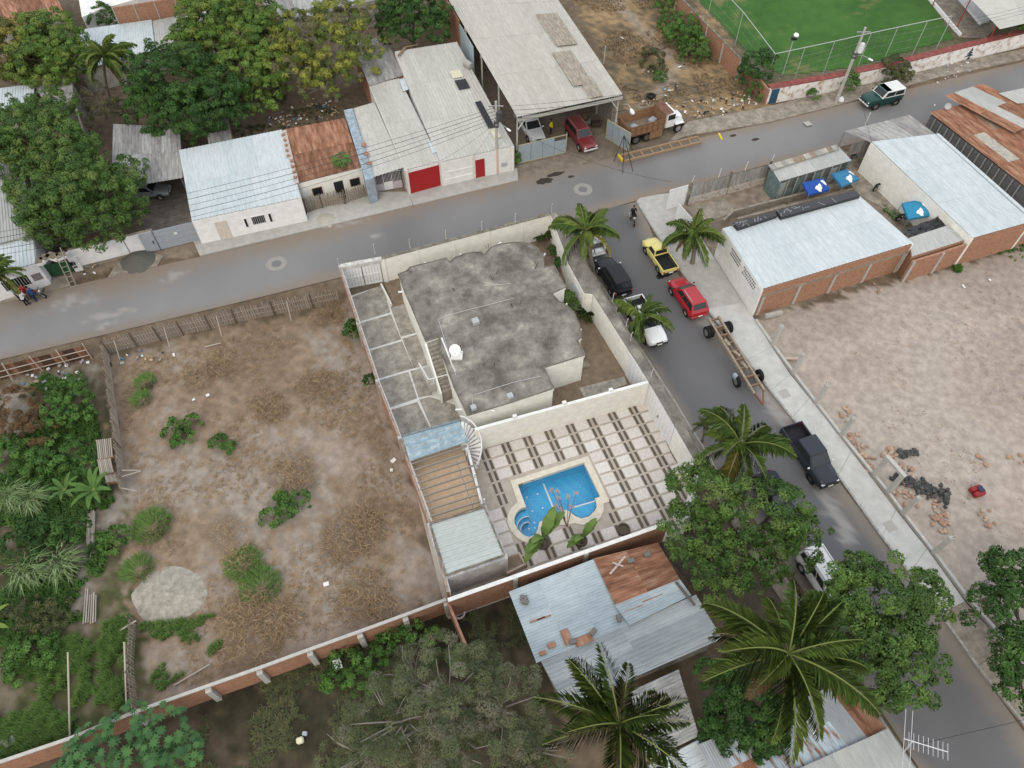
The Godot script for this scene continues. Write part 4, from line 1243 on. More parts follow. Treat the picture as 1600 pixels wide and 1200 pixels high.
	window_on(h[0], h[1], h[2], w - 3.3, w - 1.1, 0.8, 2.0, 0.09, bright, 9)
	window_on(h[0], h[1], h[2], w - 4.6, w - 4.0, 0.8, 2.0, 0.09, bright)
	panel(h[0], "stone_panel", h[1], h[2], w - 0.9, w - 0.15, 0.95, 1.7, 0.1, 0.04, M("stone_panel", [0.3, 0.28, 0.27], 0.9, "blotch", 0.5))
	house("house", "grey-roofed rear of the street house under the big mango tree", rf([[-40, 252, 3.6], [36, 255, 3.6], [51, 367, 3.2], [-36, 390, 3.2]]), 6, 2, "grey", dingy)
	# white wall, zigzag arch and green gate
	var frontage := "street walls and gates across the wide street"
	t = thing("gate_arch", "white zigzag arch with brown coping over the low green gate", "arch", Vector3.ZERO, 0, frontage)
	var ap := [[55, 412], [66, 410], [73, 401], [88, 405], [102, 399]]
	for i in 4:
		var a := G(ap[i][0], ap[i][1], 2.7)
		var b := G(ap[i + 1][0], ap[i + 1][1], 2.7)
		wall(t, "beam", Vector3(a.x, 2.45, a.z), Vector3(b.x, 2.45, b.z), 2.75, 0.22, bright)
		wall(t, "coping", Vector3(a.x, 2.755, a.z) + Vector3(-0.05, 0, -0.25), Vector3(b.x, 2.755, b.z) + Vector3(-0.05, 0, -0.25), 2.8, 0.7, M("brown_cope", [0.3, 0.25, 0.2], 0.9, "blotch", 0.4))
	var a1 := flat(G(74, 434))
	var b1 := flat(G(112, 426))
	var gg := thing("street_gate", "low green sheet-metal gate under the zigzag arch", "gate", Vector3.ZERO, 0, frontage)
	for k in 4: panel(gg, "panel", a1, b1, k * 0.6, k * 0.6 + 0.57, 0.05, 1.35, 0, 0.05, M("gate_green", [0.05, 0.14, 0.07], 0.7, "blotch", 0.3))
	panel(gg, "rail", a1, b1, 0, 2.4, 1.36, 1.42, 0, 0.07, M("gate_green"))
	t = thing("boundary_wall", "bright white street wall in front of the big mango tree", "wall", Vector3.ZERO, 0, frontage)
	var wa := flat(G(105, 391, 2.2))
	var wb := flat(G(237, 359, 2.2))
	wall(t, "wall", wa, wb, 2.2, 0.18, bright)
	wall(t, "coping", Vector3(wa.x, 2.202, wa.z), Vector3(wb.x, 2.202, wb.z), 2.26, 0.22, M("concrete_dusty"))
	panel(t, "plinth", wa, wb, 0.2, wa.distance_to(wb) - 0.2, 0, 0.25, 0.1, 0.04, M("concrete_dusty"))
	panel(t, "rust_joint", wa, wb, 4.6, 4.68, 0.2, 2.1, 0.095, 0.02, M("rust_joint", [0.3, 0.28, 0.27], 0.9, "blotch", 0.5))
	wall(t, "side_wall", wa + Vector3(-0.05, 0, 0.1), flat(G(121, 424)), 2.1, 0.3, bright)
	g = Geo.new()
	g.rbox(G(125, 420) + Vector3(0, 0.7, 0), Vector3(0.6, 1.5, 0.5), 0.02, Basis(Vector3.UP, 0.35))
	var pil := part(t, "pillar", g, bright)
	var bl := flat(G(121, 424)) + Vector3(-0.12, 0, 0.28)
	for q in [[0.06, 0.34, 0.9, 1.35], [0.2, 0.5, 0.62, 0.78], [0.4, 0.52, 0.95, 1.3], [0.1, 0.2, 0.5, 0.6]]: panel(pil, "painted_mark", bl, bl + Vector3(0.94, 0, -0.342), q[0], q[1], q[2], q[3], 0.0, 0.02, plain("black_paint", [0.015, 0.015, 0.02], 0.8))
	var sg := thing("street_gate", "light grey sheet-metal driveway gate with small pedestrian door", "gate", Vector3.ZERO, 0, frontage)
	a1 = flat(G(252, 390))
	b1 = flat(G(311, 376))
	var gm := M("gate_grey", [0.33, 0.36, 0.4], 0.6, "metal", 0.3)
	panel(sg, "pedestrian_door", a1, b1, -1.25, -0.05, 0.05, 2.2, 0.0, 0.06, gm)
	for k in 3: panel(sg, "panel", a1, b1, 0, 3.7, 0.05 + k * 0.74, 0.76 + k * 0.74, 0.0, 0.06, gm)
	panel(sg, "post", a1, b1, -0.06, 0.02, 0, 2.35, 0.02, 0.1, M("gate_dark", [0.12, 0.13, 0.15], 0.6, "metal", 0.4))
	panel(sg, "emblem", a1, b1, 1.7, 1.95, 1.35, 1.6, 0.04, 0.02, bright)
	panel(sg, "handle", a1, b1, -0.35, -0.28, 0.9, 1.25, 0.05, 0.05, plain("door_black"))
	# gravel heap on the kerb
	g = Geo.new()
	heap(g, 1.75, 0.75, 0.12)
	var hp := solo("gravel_heap", g, M("dark_gravel", [0.13, 0.13, 0.115], 0.95, "soil", 0.5), "heap of dark grey gravel on the pavement before the white wall", "gravel heap")
	hp.position = G(216, 408)
	g = Geo.new()
	heap(g, 1.3, 0.35, 0.2)
	hp = solo("sand_heap", g, M("pale_sand", [0.46, 0.43, 0.37], 0.95, "soil", 0.5), "low heap of pale sand on the pavement by the bamboo fence", "sand heap")
	hp.position = G(510, 343)
	# ladder
	t = thing("ladder", "long bamboo ladder leaning on the wires beside the green gate", "ladder")
	var l0 := [G(111, 449), G(119, 446)]
	var l1 := [G(86, 398, 3.4), G(94, 387, 4.3)]
	stick(t, "rail", [l0[0], l1[0]], 0.035, M("bamboo_pale", [0.45, 0.4, 0.32], 0.8, "grain", 0.8))
	stick(t, "rail", [l0[1], l1[1]], 0.045, M("bamboo_pale"))
	for k in 7: stick(t, "rung", [l0[0].lerp(l1[0], k / 6.5), l0[1].lerp(l1[1], k / 7.6)], 0.025, M("bamboo_pale"))
	bamboo_fence("tall woven bamboo fence before the rust-roofed house", [[480, 331], [505, 325], [540, 319], [578, 306]], 1.7, false)
func heap(g: Geo, r: float, h: float, rough: float):
	var f := func(i, j):
		var a: float = TAU * i / 28.0
		var k: float = j / 9.0
		var rr: float = r * k * (1.0 + rough * n2.get_noise_2d(cos(a) * 4.0, sin(a) * 4.0 + r))
		return Vector3(cos(a) * rr, h * (1.0 - pow(k, 1.3)) * (1.0 + rough * 0.6 * n2.get_noise_2d(i * 1.3, j * 2.0)) - 0.06 * k, sin(a) * rr)
	for i in 28:
		for j in 9: g.quad(f.call(i + 1, j + 1), f.call(i, j + 1), f.call(i, j), f.call(i + 1, j), 1.0, 1.0)
	smooth(g)
# canes are joined in one part per bay: each is a pixel or two wide
func bamboo_fence(label: String, line: Array, h: float, props: bool) -> Node3D:
	var t := thing("bamboo_fence", label, "fence", Vector3.ZERO, 0, "cane fences")
	var cm := [M("cane_a", [0.42, 0.37, 0.31], 0.9, "grain", 0.7), M("cane_b", [0.5, 0.45, 0.38], 0.9, "grain", 0.7), M("cane_c", [0.34, 0.29, 0.24], 0.9, "grain", 0.7)]
	for i in line.size() - 1:
		var a := flat(G(line[i][0], line[i][1]))
		var b := flat(G(line[i + 1][0], line[i + 1][1]))
		var n := int(a.distance_to(b) / 0.075)
		for c in 3:
			var g := Geo.new()
			for k in range(c, n, 3):
				var q := a.lerp(b, (k + R(-0.3, 0.3)) / n)
				var w := R(0.025, 0.04)
				g.tube([q, q + Vector3(R(-0.07, 0.07), h * R(0.82, 1.08), R(-0.06, 0.06))], [w], 4, false)
			part(t, "cane_panel", g, cm[c])
		for y in [0.35, 0.72]: stick(t, "cross_cane", [a + Vector3(0, h * y, 0.07), b + Vector3(0, h * y, 0.07)], 0.04, cm[2], 5)
		stick(t, "post", [a + Vector3(0, 0, 0.1), a + Vector3(R(-0.05, 0.05), h * 1.1, 0.1)], 0.07, M("post_dark", [0.17, 0.13, 0.1], 0.9, "grain", 0.7))
		if props and i % 2 == 0: stick(t, "prop", [a.lerp(b, 0.4) + Vector3(0.25, 0, 1.1), a.lerp(b, 0.4) + Vector3(0, h * 0.85, 0.05)], 0.04, cm[1])
	return t

func build_north(): pass
# ================================================================ the open-fronted workshop
func build_hangar():
	var steel := M("truss", [0.42, 0.42, 0.38], 0.6, "metal", 0.4)
	var t := thing("workshop", "tall open-fronted workshop under a huge beige ribbed roof", "workshop")
	var H := 5.6
	var rc := rf([[680, -36, H], [846, -38, H], [973, 148, H], [808, 183, H]])
	sheets(t, rc, 15, 4, 0.33, 0.04, [M("beige_tin_a", [0.45, 0.44, 0.395], 0.6, "metal", 0.1, "u"), M("beige_tin_b", [0.43, 0.42, 0.375], 0.6, "metal", 0.1, "u"), M("beige_tin_c", [0.47, 0.46, 0.41], 0.6, "metal", 0.1, "u")])
	var rm := M("rust_wash", [0.44, 0.39, 0.33], 0.8, "blotch", 0.2, "u")
	var up := Vector3(0, 0.16, 0)
	for q in [[0.7, 0.36, 0.9, 0.62], [0.62, 0.66, 0.8, 0.9], [0.7, 0.86, 0.82, 0.99]]: sheets(t, [bil(rc, q[0], q[1]) + up, bil(rc, q[2], q[1]) + up, bil(rc, q[2], q[3]) + up, bil(rc, q[0], q[3]) + up], 2, 1, 0.33, 0.04, [rm], "rusty_sheet")
	var c := []
	for q in rc: c.append(flat(q))
	# rear and east walls, part of the west one
	var dark := M("workshop_wall", [0.34, 0.3, 0.26], 0.95, "blotch", 0.2)
	wall(t, "wall", c[0], c[1], H - 0.3, 0.2, M("brick"))
	wall(t, "wall", c[1].lerp(c[2], 0.02), c[1].lerp(c[2], 0.93), 4.2, 0.15, dark)
	wall(t, "wall", c[0].lerp(c[3], 0.02), c[0].lerp(c[3], 0.33), H - 0.4, 0.2, M("brick"))
	for k in 3: wall(t, "side_sheet", c[0].lerp(c[3], 0.34 + k * 0.06), c[0].lerp(c[3], 0.395 + k * 0.06), H - 0.6, 0.06, M("pale_blue_tin", [0.45, 0.55, 0.6], 0.6, "metal", 0.3))
	for k in 6:
		for s in [0, 1]:
			var q: Vector3 = (c[0].lerp(c[3], k / 5.0) if s == 0 else c[1].lerp(c[2], k / 5.0)).lerp((c[0] + c[2]) / 2.0, 0.03)
			beam(t, "column", q, q + Vector3(0, H - 0.05, 0), 0.16, 0.16, steel)
		var a: Vector3 = c[0].lerp(c[3], k / 5.0) + Vector3(0, H - 0.3, 0)
		var b: Vector3 = c[1].lerp(c[2], k / 5.0) + Vector3(0, H - 0.3, 0)
		beam(t, "truss", a, b, 0.12, 0.3, steel)
	for e in [[c[3], 1.0], [c[2], -1.0]]:
		var q: Vector3 = e[0].lerp((c[0] + c[2]) / 2.0, 0.03)
		beam(t, "brace", q + Vector3(0, 3.8, 0), q + Vector3(e[1] * 1.1, H - 0.2, -e[1] * 0.4), 0.08, 0.08, plain("brace_white", [0.65, 0.66, 0.66], 0.5))
	# dirt floor
	var g := Geo.new()
	var pl := PackedVector2Array()
	for q in c: pl.append(Vector2(q.x, q.z))
	g.prism(pl, -0.1, 0.008)
	struct("workshop_floor", g, M("oily_dirt", [0.24, 0.195, 0.155], 0.95, "soil", 0.12))
	# gates
	var gm := M("gate_bluegrey", [0.3, 0.36, 0.4], 0.6, "metal", 0.25)
	var gf := M("gate_frame", [0.42, 0.4, 0.28], 0.7, "metal", 0.4)
	for d in [[[811, 256], [883, 239], "blue-grey metal gate leaf standing closed before the workshop"], [[947, 216], [981, 237], "blue-grey metal gate leaf swung open beside the rusty dump truck"]]:
		var gt := thing("workshop_gate", d[2], "gate", Vector3.ZERO, 0, "workshop gate leaves")
		var a := flat(G(d[0][0], d[0][1]))
		var b := flat(G(d[1][0], d[1][1]))
		var n := 4
		var w := a.distance_to(b) / n
		for k in n: panel(gt, "panel", a, b, k * w + 0.02, (k + 1) * w - 0.02, 0.15, 2.2 if k < 3 or d[0][0] > 900 else 1.7, 0, 0.05, gm)
		for e in [[0.05, 0.15], [2.2, 2.27]]: panel(gt, "frame", a, b, 0, w * n, e[0], e[1], 0, 0.08, gf)
		for e in [-0.08, w * n]: panel(gt, "stile", a, b, e, e + 0.08, 0.02, 2.3, 0, 0.08, gf)
	# workshop clutter: an engine hoist, drums, benches
	var clut := [[0.62, 0.62, "rusty engine block on the workshop floor behind the maroon car", "engine block"], [0.78, 0.72, "dark tool bench along the workshop's inner wall", "bench"], [0.45, 0.55, "stack of dark scrap metal at the back of the workshop", "scrap heap"], [0.85, 0.86, "pale machine tool standing near the open gate leaf", "machine"]]
	for q in clut:
		var p: Vector3 = bil(c, q[0], q[1])
		p.y = 0
		var o := thing(q[3].replace(" ", "_"), q[2], q[3], p, R(0, 3))
		for k in 5:
			g = Geo.new()
			g.rbox(Vector3(R(-0.6, 0.6), 0.3 + k * 0.16, R(-0.5, 0.5)), Vector3(R(0.5, 1.2), R(0.3, 0.7), R(0.4, 0.9)), 0.05, Basis(Vector3.UP, R(0, 3)))
			part(o, "piece", g, M("scrap_%d" % (k % 3), [[0.09, 0.07, 0.06], [0.2, 0.11, 0.07], [0.28, 0.28, 0.27]][k % 3], 0.8, "blotch", 0.5))
	# roadside floodlight on its bracket
	var fl := thing("street_light", "white street lamp head on a bracket at the workshop corner", "street light", c[2] + Vector3(0.3, 0, 0.2))
	stick(fl, "bracket", [Vector3(-0.1, 4.7, 0), Vector3(0.3, 5.0, 0.5), Vector3(0.55, 4.8, 1.1)], 0.05, steel)
	g = Geo.new()
	g.tube([Vector3(0.5, 4.8, 1.0), Vector3(0.58, 4.76, 1.25), Vector3(0.68, 4.7, 1.6), Vector3(0.7, 4.68, 1.7)], [0.1, 0.2, 0.22, 0.08], 9)
	part(fl, "lamp_head", g, plain("lamp_white", [0.7, 0.72, 0.73], 0.4))

# ================================================================ the football field and the weedy lot
func build_field():
	var g0 := Geo.new()
	var pl := poly([[1062, -50], [1095, 5], [1180, 92], [1225, 118], [1330, 105], [1490, 60], [1450, 0], [1420, -50]])
	var lo := pl[0]
	var hi := pl[0]
	for q in pl: lo = lo.min(q); hi = hi.max(q)
	var f := func(x, z):
		var a := n1.get_noise_2d(x, z) + n2.get_noise_2d(x, z) * 0.6
		var c := Color(0.055, 0.14, 0.036).lerp(Color(0.08, 0.185, 0.045), clampf(a + 0.5, 0, 1))
		var e := clampf((n3.get_noise_2d(x * 2.0, z * 2.0) + n2.get_noise_2d(x, z) * 0.4 - 0.28) * 3.0, 0, 1)
		return c.lerp(Color(0.26, 0.22, 0.11), e * 0.7)
	var s := 0.35
	for i in int((hi.x - lo.x) / s):
		for j in int((hi.y - lo.y) / s):
			var x := lo.x + i * s
			var z := lo.y + j * s
			if not inside(x + s / 2, z + s / 2, pl): continue
			var v := [Vector3(x, 0, z + s), Vector3(x + s, 0, z + s), Vector3(x + s, 0, z), Vector3(x, 0, z)]
			for t in [[0, 1, 2], [0, 2, 3]]:
				for k in [t[0], t[2], t[1]]: g0.v.append(v[k]); g0.n.append(Vector3.UP); g0.u.append(Vector2.ZERO); g0.c.append(f.call(v[k].x, v[k].z))
	struct("lawn", g0, M("field_grass", [1, 1, 1], 0.9, "leafy", 0.35, "v"))
	# touchline pavement, stand and its roof
	var g := Geo.new()
	g.prism(poly([[1425, -50], [1498, 58], [1540, 60], [1560, 40], [1480, -50]]), -0.05, 0.06)
	struct("pavement", g, M("concrete_dusty"))
	var kb := thing("kerb_wall", "low white kerb wall along the edge of the football field", "wall")
	wall(kb, "wall", flat(G(1418, -40)), flat(G(1500, 57)), 0.35, 0.25, M("white_paint"))
	g = Geo.new()
	g.prism(poly([[1462, -40], [1482, -40], [1545, 35], [1530, 40]]), 0.0, 0.4)
	solo("bench_step", g, M("white_paint"), "long white concrete seating step beside the field", "seating step")
	var t := thing("grandstand", "open stand with cream sheet roof beside the football field", "grandstand")
	var rc := rf([[1470, -50, 4.0], [1640, -70, 4.4], [1640, 28, 4.4], [1562, 46, 3.6]])
	sheets(t, [rc[3], rc[0], rc[1], rc[2]], 6, 2, 0.35, 0.03, tin("greige"))
	for k in 3:
		var a: Vector3 = rc[3].lerp(rc[0], 0.05 + 0.42 * k)
		stick(t, "post", [flat(a), a], 0.07, plain("post_red", [0.3, 0.05, 0.04], 0.6))
	for k in 3:
		var o := Geo.new()
		o.prism(poly([[1500 + k * 18, -30], [1512 + k * 18, -32], [1570 + k * 18, 30], [1558 + k * 18, 34]]), 0.0, 0.4 + 0.35 * k)
		part(t, "tier", o, M("concrete_dusty"))
	# brick side wall of the field
	t = thing("boundary_wall", "bare brick wall with concrete pillars between field and weedy lot", "wall")
	var a := flat(G(1034, -34, 2.4))
	var b := flat(G(1162, 97, 2.4))
	wall(t, "wall", a, b, 2.4, 0.2, M("brick"))
	wall(t, "coping", Vector3(a.x, 2.402, a.z), Vector3(b.x, 2.402, b.z), 2.47, 0.25, M("coping"))
	for k in 6:
		var q := a.lerp(b, 0.03 + k * 0.19) + Vector3(-0.1, 0, 0.1)
		stick(t, "pillar", [q, q + Vector3(0, 2.35, 0)], 0.13, M("concrete"), 4)
	# whitewashed street wall with red top
	t = thing("boundary_wall", "peeling whitewashed wall with red coping along the football field", "wall")
	var ww := M("whitewash", [0.95, 0.95, 0.95], 0.9, "whitewash", 0.12)
	var line := [[1203, 139], [1300, 122], [1400, 101], [1500, 76], [1600, 52], [1760, 16]]
	for i in line.size() - 1:
		a = flat(G(line[i][0], line[i][1], 1.8))
		b = flat(G(line[i + 1][0], line[i + 1][1], 1.8))
		wall(t, "wall", a, b, 1.8, 0.25, ww)
		wall(t, "coping", Vector3(a.x, 1.802, a.z) + Vector3(0, 0, -0.35), Vector3(b.x, 1.802, b.z) + Vector3(0, 0, -0.35), 1.88, 0.95, M("red_coping", [0.3, 0.1, 0.09], 0.9, "blotch", 0.2))
	a = flat(G(line[0][0], line[0][1], 1.8))
	b = flat(G(line[1][0], line[1][1], 1.8))
	panel(t, "blue_door", a, b, 0.25, 1.2, 0.0, 1.75, 0.14, 0.05, M("door_blue", [0.03, 0.09, 0.15], 0.6, "metal", 0.5))
	wall(t, "end_wall", a + Vector3(-0.1, 0, 0.1), flat(G(1162, 97, 1.8)) + Vector3(0.3, 0, 0), 1.8, 0.2, M("brick"))
	# mural of a dark tree
	a = flat(G(1500, 76, 1.8))
	b = flat(G(1600, 52, 1.8))
	var d := (b - a).normalized()
	var n := Vector3(-d.z, 0, d.x)
	g = Geo.new()
	var o := a + d * 1.9 + n * 0.135
	for q in [[0.0, 1.75, 0.12, 0.28], [0.1, 1.5, 0.25, 0.3], [0.0, 1.25, 0.5, 0.35], [0.05, 0.95, 0.75, 0.4], [0.15, 0.6, 0.3, 0.45]]:
		var p: Vector3 = o + d * q[0] + Vector3(0, q[1], 0)
		g.tri(p + d * (-q[2]) - Vector3(0, q[3], 0), p + d * q[2] - Vector3(0, q[3], 0), p, n, n, n)
	part(t, "mural", g, plain("mural_blue", [0.02, 0.05, 0.07], 0.8))
	# ball-stop net: pipes and top rails
	var galv := plain("galvanised", [0.42, 0.45, 0.43], 0.5, 0.2)
	var net := thing("ball_fence", "tall pipe frame with ball-stop netting round the football field", "fence")
	var tops := [[1148, -60, 1068, -10], [1184, 12, 1110, 50], [1231, 73, 1207, 142]]
	var runs := [[[1090, -60], [1130, -20], [1184, 20], [1231, 73]], [[1231, 73], [1275, 66], [1312, 58], [1345, 47], [1385, 36], [1415, 31], [1450, 24]]]
	var lines := [[[1068, -30], [1106, 25], [1148, 72], [1195, 138]], [[1195, 138], [1240, 128], [1285, 118], [1340, 105], [1380, 96], [1425, 86], [1462, 78]]]
	for r in 2:
		var prev = null
		for i in lines[r].size():
			var base := flat(G(lines[r][i][0], lines[r][i][1]))
			var top := base + Vector3(0, 4.2, 0)
			stick(net, "pole", [base, top], 0.045, galv, 5)
			if prev != null:
				stick(net, "top_rail", [prev, top], 0.045, galv, 5)
				var w := Geo.new()
				for k in range(1, 5): w.tube([prev - Vector3(0, k * 1.0, 0), top - Vector3(0, k * 1.0, 0)], [0.005], 3, false)
				var cnt := int(prev.distance_to(top) / 1.2)
				for k in cnt: w.tube([prev.lerp(top, float(k) / cnt), prev.lerp(top, float(k) / cnt) - Vector3(0, 4.1, 0)], [0.004], 3, false)
				part(net, "netting", w, galv)
			prev = top
	# floodlight of the field
	var fl := thing("floodlight", "white round floodlight on a thin post at the field corner", "floodlight", flat(G(1222, 118)))
	stick(fl, "post", [Vector3.ZERO, Vector3(0, 4.6, 0)], 0.06, galv)
	g = Geo.new()
	g.ring(Vector3(0.05, 4.75, 0.1), Vector3(0.1, 0.9, 0.3).normalized(), [[0, 0.1], [0.25, 0.3], [0.35, 0.27], [0.35, 0.01]], 14, false)
	part(fl, "lamp_head", g, plain("lamp_white"))
	g = Geo.new()
	g.box(Vector3(0, 4.55, 0.1), Vector3(0.6, 0.25, 0.35))
	part(fl, "ballast", g, plain("door_black"))

# ================================================================ the block east of the side street
func build_east():
	var white := M("white_plaster")
	var cream := M("cream")
	var brick := M("brick")
	var H := 2.5
	# street wall: white sheet, posts, corrugated panels on a low wall
	var fr := "street fence of the eastern yard"
	var a := flat(G(1040, 329))
	var b := flat(G(1071, 320))
	var t := thing("sheet_fence", "tall white sheet-metal panel at the street corner of the eastern yard", "fence", Vector3.ZERO, 0, fr)
	for k in 3: panel(t, "panel", a, b, k * 0.68, k * 0.68 + 0.66, 0.1, H, 0, 0.05, M("gate_white"))
	t = thing("sheet_fence", "white sheet-metal gate leaf standing open beside the corner palm", "fence", Vector3.ZERO, 0, fr)
	var c := flat(G(1054, 344))
	var d := flat(G(1092, 388))
	for k in 5: panel(t, "panel", c, d, k * 0.72, k * 0.72 + 0.7, 0.1, 2.1, 0, 0.05, M("gate_white"))
	t = thing("sheet_fence", "weathered corrugated fence on a low white wall along the wide street", "fence", Vector3.ZERO, 0, fr)
	var f0 := flat(G(1073, 319))
	var f1 := flat(G(1194, 286))
	wall(t, "low_wall", f0, f1, 0.75, 0.2, M("parapet_worn", [0.6, 0.57, 0.54], 0.9, "whitewash", 0.3))
	sheets(t, [Vector3(f0.x, 2.3, f0.z), Vector3(f1.x, 2.3, f1.z), Vector3(f1.x, 0.75, f1.z), Vector3(f0.x, 0.75, f0.z)], 9, 1, 0.25, 0.03, tin("dirty"), "corrugated_sheet")
	for k in 3: stick(t, "post", [f0.lerp(f1, k * 0.5), f0.lerp(f1, k * 0.5) + Vector3(0, 2.75, 0)], 0.16, M("coping"), 4)
	for k in 4: stick(t, "wire_post", [f0.lerp(f1, k / 3.0) + Vector3(0, 2.4, 0), f0.lerp(f1, k / 3.0) + Vector3(0.1, 3.4, -0.1)], 0.03, plain("rod_white"))
	t = thing("sheet_fence", "grey corrugated fence panel between the long shed and the white roof", "fence", Vector3.ZERO, 0, fr)
	f0 = flat(G(1318, 254))
	f1 = flat(G(1362, 243))
	sheets(t, [Vector3(f0.x, 2.3, f0.z), Vector3(f1.x, 2.3, f1.z), Vector3(f1.x, 0.1, f1.z), Vector3(f0.x, 0.1, f0.z)], 4, 1, 0.25, 0.03, tin("dirty"), "corrugated_sheet")
	# long shed
	t = thing("shed", "long narrow grey-roofed shed with dark door bays in the yard", "shed")
	var rc := rf([[1204, 261, 2.7], [1311, 230, 2.7], [1331, 251, 2.4], [1218, 284, 2.4]])
	sheets(t, rc, 4, 1, 0.3, 0.03, tin("grey"))
	var q := under(t, rc, 0.1, M("teal_wall", [0.2, 0.27, 0.27], 0.8, "blotch", 0.3), [2])
	sheets(t, rf([[1200, 258, 2.86], [1307, 226, 2.86], [1312, 233, 2.8], [1206, 266, 2.8]]), 12, 1, 0.22, 0.03, [M("dirty_tin_a"), M("old_white_tin", [0.55, 0.52, 0.46], 0.7, "blotch", 0.3, "u"), M("old_brown_tin", [0.36, 0.3, 0.23], 0.8, "blotch", 0.3, "u")], "scrap_sheet")
	var w: float = flat(q[3]).distance_to(flat(q[2]))
	wall(t, "back_partition", flat(q[3]).lerp(flat(q[0]), 0.5), flat(q[2]).lerp(flat(q[1]), 0.5), 2.3, 0.1, M("frame_grey", [0.34, 0.35, 0.35], 0.7, "metal", 0.5))
	for k in 9: panel(t, "door_frame", flat(q[3]), flat(q[2]), k * (w - 0.1) / 8.0, k * (w - 0.1) / 8.0 + 0.1, 0, 2.3, 0, 0.08, M("frame_grey", [0.34, 0.35, 0.35], 0.7, "metal", 0.5))
	for k in 8: panel(t, "half_door", flat(q[3]), flat(q[2]), k * (w - 0.1) / 8.0 + 0.12, (k + 1) * (w - 0.1) / 8.0, 0.1, 1.0 if k % 2 else 1.9, -0.15, 0.05, M("frame_grey") if k % 3 == 0 else M("teal_wall"))
	# yard canopies
	var tents := [[[[1254, 285], [1286, 278], [1297, 295], [1264, 304]], [0.03, 0.09, 0.36], "royal blue pop-up canopy with white squares before the long shed"], [[[1300, 271], [1324, 264], [1343, 279], [1316, 291]], [0.05, 0.2, 0.36], "teal blue pop-up canopy with white splashes beside the royal blue one"], [[[1410, 317], [1442, 311], [1458, 335], [1420, 342]], [0.04, 0.25, 0.42], "bright blue pop-up canopy near the plastic chairs by the white roof"]]
	for k in 3:
		var e := []
		for p in tents[k][0]: e.append(G(p[0], p[1], 2.1))
		var o := thing("canopy_tent", tents[k][2], "canopy", Vector3.ZERO, 0, "pop-up canopies in the yard")
		var top: Vector3 = (e[0] + e[1] + e[2] + e[3]) / 4.0 + Vector3(0, 0.55, 0)
		var g := Geo.new()
		for i in 4:
			var nx: Vector3 = e[(i + 1) % 4]
			var nn: Vector3 = (nx - e[i]).cross(top - e[i]).normalized()
			if nn.y < 0: nn = -nn
			g.quad(e[i], e[(i + 1) % 4], top, top) if (nx - e[i]).cross(top - e[i]).y > 0 else g.quad(nx, e[i], top, top)
			g.quad(e[i] - Vector3(0, 0.25, 0), nx - Vector3(0, 0.25, 0), nx, e[i])
		part(o, "canopy", g, M("canopy_%d" % k, tents[k][1], 0.7, "plaster", 0.5))
		for i in 4: stick(o, "pole", [flat(e[i]), e[i]], 0.03, plain("steel"))
		for i in 2:
			var p: Vector3 = e[i + 1].lerp(e[(i + 2) % 4], 0.5).lerp(top, 0.35) + Vector3(0, 0.03, 0)
			var n: Vector3 = (e[(i + 2) % 4] - e[i + 1]).cross(top - e[i + 1]).normalized()
			if n.y < 0: n = -n
			var m := Geo.new()
			var tx := n.cross(Vector3(0.3, 0, 1)).normalized()
			var ty := n.cross(tx)
			for s in 10:
				var r0 := 0.28 + 0.09 * (s % 3)
				var r1 := 0.28 + 0.09 * ((s + 1) % 3)
				m.tri(p, p + (tx * cos(TAU * s / 10) + ty * sin(TAU * s / 10)) * r0, p + (tx * cos(TAU * (s + 1) / 10) + ty * sin(TAU * (s + 1) / 10)) * r1, n, n, n)
			part(o, "white_print", m, M("white_paint"))
	# low yard walls
	t = thing("boundary_wall", "double low concrete wall running through the eastern yard", "wall")
	for e in [[[1128, 352], [1143, 338]], [[1143, 338], [1180, 328]], [[1180, 328], [1322, 292]], [[1150, 350], [1330, 303]], [[1322, 292], [1332, 302]]]: wall(t, "wall", flat(G(e[0][0], e[0][1])), flat(G(e[1][0], e[1][1])), 0.7, 0.22, M("concrete_dusty"))
	# near white-roofed house
	var RH := 3.5
	t = thing("house", "white-roofed house with black gutter boxes and pierced white street wall", "house")
	rc = rf([[1130, 357, RH], [1338, 302, RH], [1427, 380, RH - 0.2], [1190, 452, RH - 0.2]])
	sheets(t, rc, 14, 2, 0.3, 0.035, tin("white"))
	q = under(t, rc, 0.05, brick, [], 0.2, 0.08, {3: white, 0: white, 1: cream})
	# pierced wall: small black plates paint in the shade of its holes
	var wa := flat(q[0])
	var wb := flat(q[3])
	var wl := wa.distance_to(wb)
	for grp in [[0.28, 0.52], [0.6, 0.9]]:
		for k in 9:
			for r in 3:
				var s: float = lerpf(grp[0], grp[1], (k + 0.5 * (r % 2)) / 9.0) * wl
				panel(t, "vent_shade_plate", wb, wa, wl - s - 0.13, wl - s, 2.95 - r * 0.3, 3.1 - r * 0.3, -0.1, 0.02, plain("door_black"))
	# concrete tie beam and pillars of the brick side
	var sa := flat(q[3])
	var sb := flat(q[2])
	panel(t, "tie_beam", sa, sb, 0.1, sa.distance_to(sb) - 0.1, 2.3, 2.48, 0.12, 0.1, M("concrete_dusty"))
	for k in 5: panel(t, "pillar", sa, sb, 0.3 + k * (sa.distance_to(sb) - 0.8) / 4.0, 0.55 + k * (sa.distance_to(sb) - 0.8) / 4.0, 0, 2.3, 0.13, 0.12, M("concrete"))
